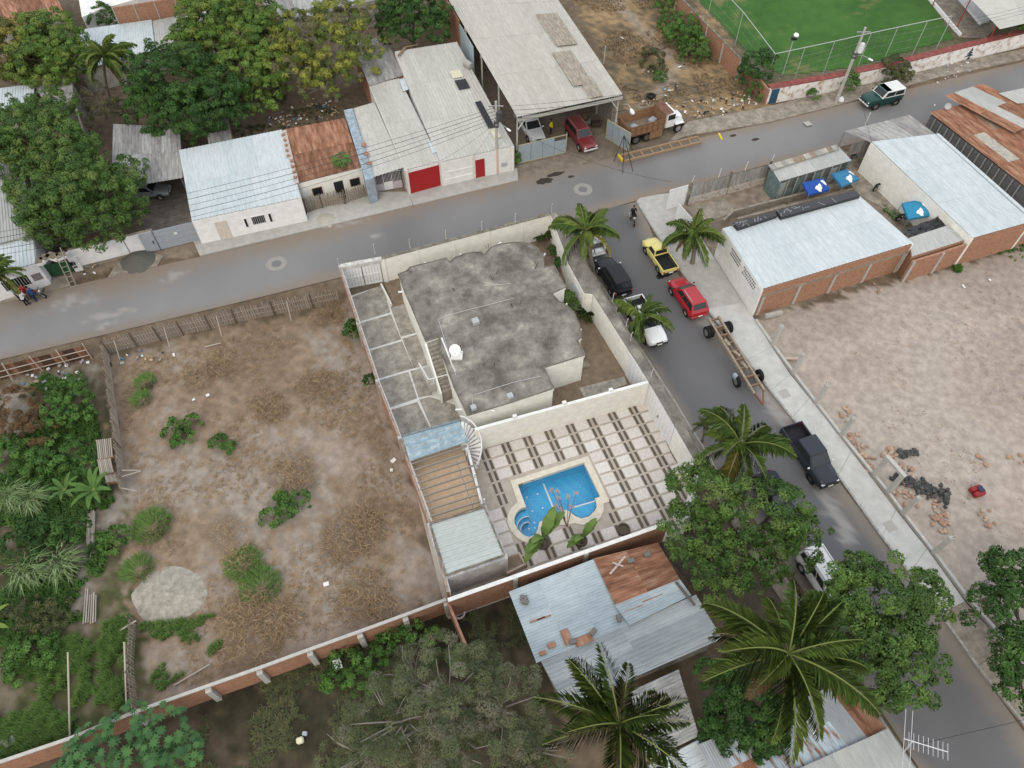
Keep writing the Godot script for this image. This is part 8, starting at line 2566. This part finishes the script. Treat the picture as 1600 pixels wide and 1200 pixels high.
	beam(f, "yellow_end", a[0] + Vector3(-0.2, 0.05, 0), a[1] + Vector3(-0.2, 0.05, 0), 0.16, 0.28, plain("yellow_paint", [0.6, 0.45, 0.03], 0.6))
	for q in [[975, 212, 2.2, 959, 252], [975, 212, 2.2, 989, 268], [975, 212, 2.2, 973, 271], [975, 212, 2.2, 992, 240]]: stick(f, "trestle_leg", [G(q[0], q[1], q[2]), G(q[3], q[4])], 0.035, blk, 5)
	var yp := thing("yellow_board", "short yellow painted board lying on the road edge", "board")
	beam(yp, "board", G(1123, 208, 0.05), G(1128, 218, 0.05), 0.2, 0.06, plain("yellow_paint"))
func build_chassis():
	var a := G(1117, 516)
	var b := G(1172, 606)
	var t := thing("truck_chassis", "bare rusty truck chassis on wheels standing on the side street", "chassis", (a + b) / 2.0, yaw_of(b - a))
	var ln := a.distance_to(b) + 1.4
	var m := M("frame_rust", [0.24, 0.17, 0.12], 0.9, "grain", 0.6)
	var ox := M("frame_tan", [0.4, 0.335, 0.265], 0.9, "blotch", 0.5)
	for s in [-1, 1]: beam(t, "rail", Vector3(-ln / 2.0, 0.85, s * 0.45), Vector3(ln / 2.0 + 0.4, 0.8, s * 0.45), 0.17, 0.28, ox)
	for k in 9: beam(t, "cross_member", Vector3(-ln / 2.0 + 0.2 + k * ln / 8.6, 0.86, -0.4), Vector3(-ln / 2.0 + 0.2 + k * ln / 8.6, 0.86, 0.4), 0.14, 0.16, m)
	for x in [-ln / 2.0 + 1.1, ln / 2.0 - 1.3]:
		beam(t, "axle", Vector3(x, 0.52, -1.1), Vector3(x, 0.52, 1.1), 0.16, 0.16, m)
		for s in [-1, 1]:
			wheel(t, Vector3(x, 0.52, s * 1.02), 0.52, 0.28, [0.2, 0.19, 0.18])
			if x < 0: wheel(t, Vector3(x, 0.52, s * 0.72), 0.52, 0.28, [0.2, 0.19, 0.18])
			beam(t, "leaf_spring", Vector3(x - 0.6, 0.72, s * 0.5), Vector3(x + 0.6, 0.72, s * 0.5), 0.09, 0.12, m)
	beam(t, "drive_shaft", Vector3(-ln / 2.0 + 1.2, 0.6, 0), Vector3(ln / 2.0 - 1.8, 0.75, 0), 0.12, 0.12, m)
	for s in [-1, 1]: beam(t, "drawbar", Vector3(ln / 2.0 + 0.3, 0.8, s * 0.4), Vector3(ln / 2.0 + 1.3, 0.35, 0.02 * s), 0.09, 0.12, M("frame_red", [0.3, 0.13, 0.08], 0.9, "grain", 0.6))
	for k in 3:
		var g := Geo.new()
		g.rbox(Vector3(-1.0 + k * 1.3, 1.0, R(-0.2, 0.2)), Vector3(0.7, 0.12, 0.25), 0.03, Basis(Vector3.UP, R(-0.5, 0.5)))
		part(t, "loose_plank", g, ox)
	var g2 := Geo.new()
	g2.rbox(Vector3(ln / 2.0 - 1.6, 0.85, 1.1), Vector3(0.5, 0.5, 0.35), 0.12)
	part(t, "air_tank", g2, M("gate_grey", [0.33, 0.36, 0.4], 0.6, "metal", 0.3))

# ================================================================ people: joints with radii, joined by a smooth minimum and meshed as surface nets
func sdf(p: Vector3, bones: Array) -> float:
	var d := 10.0
	for b in bones:
		var ab: Vector3 = b[1] - b[0]
		var t := clampf((p - b[0]).dot(ab) / maxf(ab.length_squared(), 1e-6), 0.0, 1.0)
		var e := p.distance_to(b[0] + ab * t) - lerpf(b[2], b[3], t)
		var h := clampf(0.5 + 0.5 * (d - e) / 0.035, 0.0, 1.0)
		d = lerpf(d, e, h) - 0.035 * h * (1.0 - h)
	return d
func nets(g: Geo, bones: Array, cell: float):
	var lo := Vector3.ONE * 9.0
	var hi := Vector3.ONE * -9.0
	for b in bones:
		for k in 2:
			var r: Vector3 = Vector3.ONE * (b[2 + k] + cell * 2.0)
			lo = lo.min(b[k] - r); hi = hi.max(b[k] + r)
	var n := Vector3i(((hi - lo) / cell).ceil()) + Vector3i.ONE
	var val := PackedFloat32Array()
	val.resize(n.x * n.y * n.z)
	for z in n.z:
		for y in n.y:
			for x in n.x: val[x + n.x * (y + n.y * z)] = sdf(lo + Vector3(x, y, z) * cell, bones)
	var vid := {}
	var cx := [1, n.x, n.x * n.y]
	for z in n.z - 1:
		for y in n.y - 1:
			for x in n.x - 1:
				var i := x + n.x * (y + n.y * z)
				var neg := 0
				var p := Vector3.ZERO
				var cnt := 0
				var c := []
				for k in 8: c.append(val[i + (k & 1) + ((k >> 1) & 1) * n.x + ((k >> 2) & 1) * cx[2]])
				for k in 8:
					if c[k] < 0: neg += 1
				if neg == 0 or neg == 8: continue
				for k in 8:
					for ax in 3:
						if (k >> ax) & 1: continue
						var j := k | (1 << ax)
						if (c[k] < 0) == (c[j] < 0): continue
						var q := Vector3(k & 1, (k >> 1) & 1, (k >> 2) & 1)
						q[ax] += c[k] / (c[k] - c[j])
						p += q
						cnt += 1
				vid[i] = lo + (Vector3(x, y, z) + p / cnt) * cell
	for z in range(1, n.z - 1):
		for y in range(1, n.y - 1):
			for x in range(1, n.x - 1):
				var i := x + n.x * (y + n.y * z)
				for ax in 3:
					var s0 := val[i] < 0
					if s0 == (val[i + cx[ax]] < 0): continue
					var u: int = cx[(ax + 1) % 3]
					var w: int = cx[(ax + 2) % 3]
					var q := [i - u - w, i - w, i, i - u]
					if not (vid.has(q[0]) and vid.has(q[1]) and vid.has(q[2]) and vid.has(q[3])): continue
					if not s0: q.reverse()
					g.quad(vid[q[0]], vid[q[1]], vid[q[2]], vid[q[3]], 0.1, 0.1)
	smooth(g)
# joints are given facing +x; pose: "stand", "ride"
func person(label: String, at: Vector3, dir: Vector3, shirt: Array, legs: Array, pose: String, arm := 0.3, hair := [0.015, 0.012, 0.01], seat := 0.0):
	var t := thing("person", label, "person", at, yaw_of(dir), "people")
	var hip := Vector3(0, 0.92, 0)
	var knees := [Vector3(0.03, 0.5, -0.1), Vector3(0.06, 0.5, 0.1)]
	var feet := [Vector3(-0.02, 0.08, -0.12), Vector3(0.08, 0.08, 0.12)]
	if pose == "ride":
		hip = Vector3(-0.35, 0.92, 0)
		knees = [Vector3(0.12, 0.8, -0.24), Vector3(0.12, 0.8, 0.24)]
		feet = [Vector3(0.0, 0.36, -0.24), Vector3(0.0, 0.36, 0.24)]
	var chest := hip + Vector3(0.03 if pose == "stand" else 0.14, 0.4, 0)
	var neck := chest + Vector3(0.02, 0.17, 0)
	var head := neck + Vector3(0.03, 0.19, 0)
	var sk := plain("skin", [0.26, 0.14, 0.085], 0.6)
	var all := [[hip + Vector3(0, 0, -0.07), hip + Vector3(0, 0, 0.07), 0.13, 0.13], [hip, chest, 0.13, 0.15], [chest + Vector3(0, 0.03, -0.11), chest + Vector3(0, 0.03, 0.11), 0.1, 0.1], [chest, neck + Vector3(0, 0.06, 0), 0.1, 0.055]]
	var top := all.duplicate()
	var pants := [all[0]]
	var g := Geo.new()
	for s in 2:
		var sg := -1.0 if s == 0 else 1.0
		var sh := chest + Vector3(0, 0.07, sg * 0.19)
		var el := sh + Vector3(0.05 + arm * 0.12, -0.28, sg * 0.06)
		var wr := el + Vector3(0.24 * arm + 0.04, -0.2 + arm * 0.12, -sg * 0.02)
		if pose == "ride":
			el = sh + Vector3(0.2, -0.2, sg * 0.1)
			wr = Vector3(0.3, 1.05, sg * 0.32)
		all.append([sh, el, 0.055, 0.045]); all.append([el, wr, 0.043, 0.03])
		top.append([sh, sh.lerp(el, 0.75), 0.06, 0.055])
		all.append([hip + Vector3(0, 0, sg * 0.09), knees[s], 0.095, 0.062]); all.append([knees[s], feet[s], 0.06, 0.042])
		all.append([feet[s], feet[s] + Vector3(0.17, -0.04, sg * 0.02), 0.042, 0.035])
		pants.append([hip + Vector3(0, 0, sg * 0.09), knees[s], 0.105, 0.074]); pants.append([knees[s], knees[s].lerp(feet[s], 0.92), 0.074, 0.06])
		# palm and five fingers, each its own short chain
		var hd: Vector3 = (wr - el).normalized()
		var sd := hd.cross(Vector3.UP).normalized()
		g.tube([wr, wr + hd * 0.05, wr + hd * 0.1], [0.03, 0.042, 0.036], 8)
		for f in 4:
			var r0 := wr + hd * 0.085 + sd * (f - 1.5) * 0.021
			var fl: float = [0.06, 0.075, 0.07, 0.055][f]
			g.tube([r0, r0 + hd * fl * 0.6, r0 + hd * fl * 0.9 + Vector3(0, -0.03, 0)], [0.0095, 0.009, 0.007], 6)
		var th := wr + hd * 0.03 + sd * -0.035
		g.tube([th, th + hd * 0.035 - sd * 0.03, th + hd * 0.065 - sd * 0.035], [0.011, 0.01, 0.008], 6)
	nets(g, all, 0.028)
	# head on its own finer grid: skull, jaw, nose, ears
	nets(g, [[head + Vector3(-0.02, 0.03, 0), head + Vector3(0.01, 0.03, 0), 0.095, 0.09], [head + Vector3(0.03, -0.03, 0), head + Vector3(0.05, -0.075, 0), 0.07, 0.042], [head + Vector3(0.09, 0.005, 0), head + Vector3(0.108, -0.02, 0), 0.012, 0.016], [head + Vector3(0, 0, -0.092), head + Vector3(-0.005, 0.03, -0.094), 0.016, 0.018], [head + Vector3(0, 0, 0.092), head + Vector3(-0.005, 0.03, 0.094), 0.016, 0.018], [head - Vector3(0.0, 0.15, 0), head, 0.052, 0.055]], 0.014)
	part(t, "body", g, sk)
	var e := Geo.new()
	for s in [-1, 1]: e.ring(head + Vector3(0.082, 0.02, s * 0.034), Vector3(1, 0, 0), [[0, 0.011], [0.006, 0.008], [0.009, 0.001]], 8, false)
	e.ring(head + Vector3(0.085, -0.055, 0), Vector3(1, 0, 0), [[0, 0.02], [0.006, 0.012], [0.008, 0.001]], 8, false)
	part(t, "eyes_and_mouth", e, plain("eye_dark", [0.03, 0.015, 0.012], 0.4))
	g = Geo.new()
	for b in top: b[2] += 0.014; b[3] += 0.014
	top[3][1] = chest + Vector3(0, 0.12, 0)
	nets(g, top, 0.028)
	part(t, "shirt", g, M("shirt_%d_%d_%d" % [int(shirt[0] * 99), int(shirt[1] * 99), int(shirt[2] * 99)], shirt, 0.9, "grain", 2.0))
	g = Geo.new()
	nets(g, pants, 0.028)
	part(t, "trousers", g, M("cloth_%d_%d_%d" % [int(legs[0] * 999), int(legs[1] * 999), int(legs[2] * 999)], legs, 0.9, "grain", 2.0))
	g = Geo.new()
	nets(g, [[head + Vector3(-0.035, 0.06, 0), head + Vector3(0.01, 0.075, 0), 0.097, 0.085], [head + Vector3(-0.06, -0.02, 0), head + Vector3(-0.04, 0.05, 0), 0.065, 0.085]], 0.02)
	part(t, "hair", g, plain("hair_%d" % int(hair[0] * 1000), hair, 0.7))
	g = Geo.new()
	for s in 2: g.rbox(feet[s] + Vector3(0.07, -0.035, 0), Vector3(0.27, 0.08, 0.1), 0.03)
	part(t, "shoes", g, plain("shoe_dark", [0.03, 0.028, 0.03], 0.7))
func build_people():
	person("person in a white shirt and dark trousers standing with the street group", G(44, 477), (BD * -0.9 + AD * 0.2).normalized(), [0.72, 0.7, 0.7], [0.015, 0.017, 0.03], "stand", 0.9)
	person("person in a blue shirt and jeans beside the red motorcycle", G(58, 470), (-AD * 0.8 - BD * 0.3).normalized(), [0.04, 0.09, 0.24], [0.03, 0.05, 0.1], "stand", 0.6)
	person("person in a pale striped shirt at the kerb facing the white-shirted person", G(33, 469), (AD * 0.8 + BD * 0.4).normalized(), [0.3, 0.38, 0.5], [0.03, 0.03, 0.04], "stand", 0.5)
	person("person in a red shirt between the white-shirted and blue-shirted people", G(47, 466), BD, [0.4, 0.04, 0.05], [0.05, 0.05, 0.06], "stand", 0.4)
	person("person in a bright yellow shirt standing inside the workshop", G(861, 210), (BD * -0.5 - AD * 0.6).normalized(), [0.75, 0.62, 0.02], [0.02, 0.025, 0.05], "stand", 0.5)
	person("dark-clothed person riding the motorcycle down the side street", G(988, 346), (BD * 0.9 - AD * 0.25).normalized(), [0.03, 0.032, 0.04], [0.02, 0.022, 0.03], "ride", 0.5)

# ================================================================ poles and wires
func build_poles():
	var conc := M("pole_concrete", [0.44, 0.42, 0.39], 0.9, "plaster", 0.5)
	var steel := plain("steel")
	var poles := []
	for q in [[[777, 271], 8.2, "concrete utility pole with pink painted foot before the red door", true], [[1305, 163], 8.8, "concrete utility pole with white transformer before the whitewashed wall", false]]:
		var p := G(q[0][0], q[0][1])
		var t := thing("utility_pole", q[2], "utility pole", p, 0, "utility poles")
		var g := Geo.new()
		g.tube([Vector3(0, -0.2, 0), Vector3(0, q[1], 0)], [0.2, 0.12], 10)
		part(t, "shaft", g, conc)
		if q[3]:
			g = Geo.new()
			g.tube([Vector3(0, 0, 0), Vector3(0, 3.0, 0)], [0.215, 0.19], 10)
			part(t, "painted_foot", g, M("foot_pink", [0.62, 0.45, 0.4], 0.85, "plaster", 0.4))
		g = Geo.new()
		g.tube([Vector3(0.3, 6.2, 0.2), Vector3(0.3, 6.3, 0.2), Vector3(0.3, 7.1, 0.2), Vector3(0.3, 7.2, 0.2)], [0.2, 0.3, 0.3, 0.22], 12)
		part(t, "transformer" if not q[3] else "junction_drum", g, plain("transformer_white", [0.62, 0.64, 0.66], 0.5) if not q[3] else plain("drum_dark", [0.06, 0.06, 0.065], 0.6))
		for y in [5.6, 6.0]:
			g = Geo.new()
			g.rbox(Vector3(0, y, 0), Vector3(0.5, 0.16, 0.5), 0.03)
			part(t, "clamp", g, plain("drum_dark", [0.06, 0.06, 0.065], 0.6))
		beam(t, "crossarm", Vector3(-0.7, q[1] - 0.5, 0), Vector3(0.7, q[1] - 0.5, 0), 0.1, 0.1, steel)
		stick(t, "lamp_arm", [Vector3(0, 5.8, 0), Vector3(0.6, 6.1, 0.6), Vector3(1.1, 6.1, 1.2)], 0.04, steel, 6)
		g = Geo.new()
		g.rbox(Vector3(1.2, 6.08, 1.35), Vector3(0.22, 0.14, 0.55), 0.05, Basis(Vector3.UP, 0.65))
		part(t, "street_lamp_head", g, plain("lamp_white", [0.7, 0.72, 0.73], 0.4))
		poles.append(p)
	var tb := thing("rubbish_bag", "white rubbish bag at the foot of the transformer pole", "bag", G(1313, 159))
	var g2 := Geo.new()
	g2.ring(Vector3.ZERO, Vector3.UP, [[0.0, 0.3], [0.2, 0.36], [0.45, 0.25], [0.55, 0.06], [0.62, 0.1], [0.63, 0.001]], 12, false)
	part(tb, "sack", g2, plain("bag_white", [0.65, 0.65, 0.66], 0.5))
	# thin white poles
	for q in [[943, 100, 2.2, "thin white post standing on the weedy lot by the workshop roof"], [1343, 215, 3.0, "thin aerial mast on the grey roof at the street's edge"]]:
		stick(thing("thin_post", q[3], "post"), "shaft", [G(q[0], q[1]), G(q[0], q[1]) + Vector3(0, q[2], 0)], 0.05, plain("rod_white", [0.6, 0.6, 0.58], 0.5))
	# wires: sagging cables between poles and houses
	var wm := plain("cable_black", [0.03, 0.03, 0.03], 0.6)
	var cable := func(a: Vector3, b: Vector3, sag: float, r: float, label: String):
		var pts := []
		for i in 17:
			var s := i / 16.0
			pts.append(a.lerp(b, s) - Vector3(0, sag * 4.0 * s * (1.0 - s), 0))
		var g := Geo.new()
		g.tube(pts, [r], 4, false)
		solo("overhead_cable", g, wm, label, "cable", "overhead cables")
	var pa: Vector3 = poles[0]
	var pb: Vector3 = poles[1]
	var west := G(-60, 480) + Vector3(0, 7.0, 0)
	for k in 5: cable.call(pa + Vector3(0, 7.6 - k * 0.35, 0.05 * k), west + Vector3(0, -k * 0.3, 0.25 * k), 1.2 + 0.2 * k, 0.016 + 0.006 * (k % 2), ["topmost", "second", "middle", "fourth", "lowest"][k] + " black cable along the house fronts west of the pink-footed pole")
	for k in 4: cable.call(pa + Vector3(0, 7.6 - k * 0.4, 0), pb + Vector3(0, 7.8 - k * 0.45, 0), 1.4 + 0.25 * k, 0.014 + 0.005 * (k % 2), ["topmost", "second", "third", "lowest"][k] + " black cable running between the two utility poles")
	for k in 3: cable.call(pb + Vector3(0, 7.8 - k * 0.5, 0), G(1700, 60) + Vector3(0, 7.6 - k * 0.4, 0), 1.0, 0.014, ["topmost", "middle", "lowest"][k] + " black cable running east from the transformer pole")
	cable.call(pa + Vector3(0, 6.2, 0), G(1040, 320) + Vector3(0, 2.8, 0), 0.9, 0.014, "thin cable crossing the wide street to the corner panel")
	cable.call(pa + Vector3(0, 6.0, 0), G(686, 252, 3.1), 0.3, 0.012, "short cable from the pink-footed pole to the garage roof")
	cable.call(pa + Vector3(0, 6.1, 0), G(740, 242, 3.1), 0.3, 0.012, "short cable from the pink-footed pole to the small red door")
	cable.call(pb + Vector3(0, 6.0, 0), G(1362, 222, 3.6), 0.4, 0.012, "cable crossing the street from the transformer to the white roof")
	cable.call(G(1440, 1162, 6.1), G(1640, 1130) + Vector3(0, 6.5, 0), 0.15, 0.014, "pale cable running across the side street from the aerial")

# ================================================================ litter and small things
func build_litter():
	var r := RandomNumberGenerator.new()
	r.seed = 77
	var white := plain("litter_white", [0.65, 0.64, 0.62], 0.8)
	var cols := [white, plain("litter_grey", [0.3, 0.3, 0.3], 0.8), plain("litter_blue", [0.1, 0.22, 0.35], 0.7), plain("litter_tan", [0.4, 0.3, 0.2], 0.9), plain("litter_dark", [0.05, 0.05, 0.05], 0.8)]
	# heaps of mixed rubbish: many scraps each
	var heaps := [[1090, 172, 2.2, 34, "dark rubbish heap beside the dump truck's bonnet"], [1128, 168, 2.4, 40, "long rubbish heap on the weedy lot's kerb"], [1150, 158, 2.0, 26, "scattered rubbish by the corner shrubs"], [1048, 138, 0.8, 12, "small rubbish heap in the middle of the weedy lot"], [1010, 113, 0.7, 9, "white litter beside the dusty olive bush"], [1020, 158, 0.9, 9, "dark junk lying behind the dump truck"], [480, 185, 3.0, 44, "junk heap behind the rust-roofed house"], [500, 170, 2.5, 34, "coloured junk below the sparse yellow-green tree"], [440, 190, 1.6, 18, "junk by the hut behind the white roof"], [75, 605, 2.2, 30, "pale rubbish beside the rust-brown sheet fence"], [1360, 118, 1.6, 0, ""], [1445, 112, 3.0, 40, "grey stone chips below the whitewashed wall"], [1490, 104, 2.2, 26, "grey rubble strip further along the whitewashed wall"], [12, 1155, 1.0, 18, "pale ash heap at the foot of the green grass"], [105, 575, 1.4, 14, "white rubble beside the crooked poles"], [930, 862, 0.9, 12, "plastic sheeting tucked behind the pool yard's brick wall"], [148, 422, 0.9, 7, "white bags below the bright white wall"], [230, 555, 1.2, 8, "litter under the long cane fence"], [185, 560, 1.0, 8, "litter at the cane fences' corner"]]
	for h in heaps:
		if h[3] == 0: continue
		var o := thing("rubbish_heap", h[4], "rubbish", G(h[0], h[1], -0.02), 0, "rubbish heaps")
		for k in h[3]:
			var g := Geo.new()
			var a := r.randf_range(0, TAU)
			var d: float = sqrt(r.randf()) * h[2]
			g.rbox(Vector3(cos(a) * d * 1.3, r.randf_range(0.02, 0.25) * (1.2 - d / h[2]) + 0.04, sin(a) * d * 0.8), Vector3(r.randf_range(0.07, 0.42), r.randf_range(0.03, 0.16), r.randf_range(0.07, 0.3)), 0.015, Basis.from_euler(Vector3(r.randf_range(-0.5, 0.5), r.randf_range(0, 3), r.randf_range(-0.5, 0.5))))
			var stone: bool = "stone" in h[4] or "rubble" in h[4] or "ash" in h[4]
			part(o, "scrap", g, (cols[[0, 1, 1][r.randi() % 3]] if stone else cols[[0, 1, 1, 3, 3, 4, 4, 4, 0, 2, 3, 1][r.randi() % 12]]))
	# single scraps
	for q in [[325, 618], [303, 625], [95, 598], [100, 592], [272, 555], [222, 556], [510, 913], [1512, 370], [1460, 165], [1062, 105], [1115, 158], [1170, 155], [1040, 150], [1030, 98], [972, 60], [1395, 812], [1546, 438], [615, 720], [612, 735], [1505, 448]]:
		var g := Geo.new()
		g.rbox(Vector3(0, 0.06, 0), Vector3(r.randf_range(0.2, 0.45), 0.1, r.randf_range(0.15, 0.35)), 0.03, Basis.from_euler(Vector3(0.2, r.randf_range(0, 3), 0.2)))
		var where := "on the bare lot east of the pavement" if q[0] > 1350 else ("on the weedy lot or wide street" if q[1] < 300 else ("beside the walled house's brick wall" if q[0] > 590 else "on the dry lot"))
		solo("litter_scrap", g, white, "small scrap of white litter lying " + where, "litter", "white litter scraps " + where).position = G(q[0], q[1], -0.03)
	# plastic chair seat and tub below the brick wall
	var c := thing("plastic_chair", "overturned white plastic chair in the weeds below the brick wall", "chair", G(530, 1042), 0.4)
	var g2 := Geo.new()
	g2.rbox(Vector3(0, 0.35, 0), Vector3(0.48, 0.06, 0.48), 0.025)
	part(c, "seat", g2, plain("plastic_white", [0.75, 0.75, 0.75], 0.4))
	g2 = Geo.new()
	g2.rbox(Vector3(0, 0.58, -0.22), Vector3(0.48, 0.45, 0.05), 0.02)
	part(c, "backrest", g2, plain("plastic_white", [0.75, 0.75, 0.75], 0.4))
	for e in [[-1, -1], [1, -1], [1, 1], [-1, 1]]: stick(c, "leg", [Vector3(e[0] * 0.21, -0.04, e[1] * 0.21), Vector3(e[0] * 0.19, 0.34, e[1] * 0.19)], 0.025, plain("plastic_white", [0.75, 0.75, 0.75], 0.4))
	g2 = Geo.new()
	g2.rbox(Vector3(0, 0.18, 0), Vector3(0.42, 0.36, 0.36), 0.07, Basis(Vector3.UP, 0.3))
	solo("plastic_tub", g2, plain("tub_cream", [0.62, 0.6, 0.42], 0.5), "cream plastic tub in the dark weeds near the castor bush", "tub").position = G(470, 1158, -0.05)
	g2 = Geo.new()
	g2.rbox(Vector3(0, 0.12, 0), Vector3(0.3, 0.24, 0.26), 0.05)
	solo("plastic_bag", g2, plain("bag_grey", [0.35, 0.37, 0.42], 0.5), "crumpled grey bag beside the cream plastic tub", "bag").position = G(477, 1147, -0.05)
	# oil drums and tyre at the workshop
	g2 = Geo.new()
	g2.ring(Vector3(0, 0.0, 0), Vector3.UP, [[0, 0.5], [0.25, 0.55], [0.25, 0.3], [0, 0.3]], 18)
	solo("old_tyre", g2, M("tyre", [0.022, 0.022, 0.023], 0.85, "grain", 1.5), "black truck tyre lying behind the dump truck", "tyre").position = G(1017, 152)
	# garden step
	g2 = Geo.new()
	g2.box(Vector3(0, 0.1, 0), Vector3(0.7, 0.24, 0.6), Basis(Vector3.UP, 0.35))
	solo("stone_block", g2, M("concrete_dusty"), "square concrete block on the soil beside the house's corner", "block").position = G(914, 571)
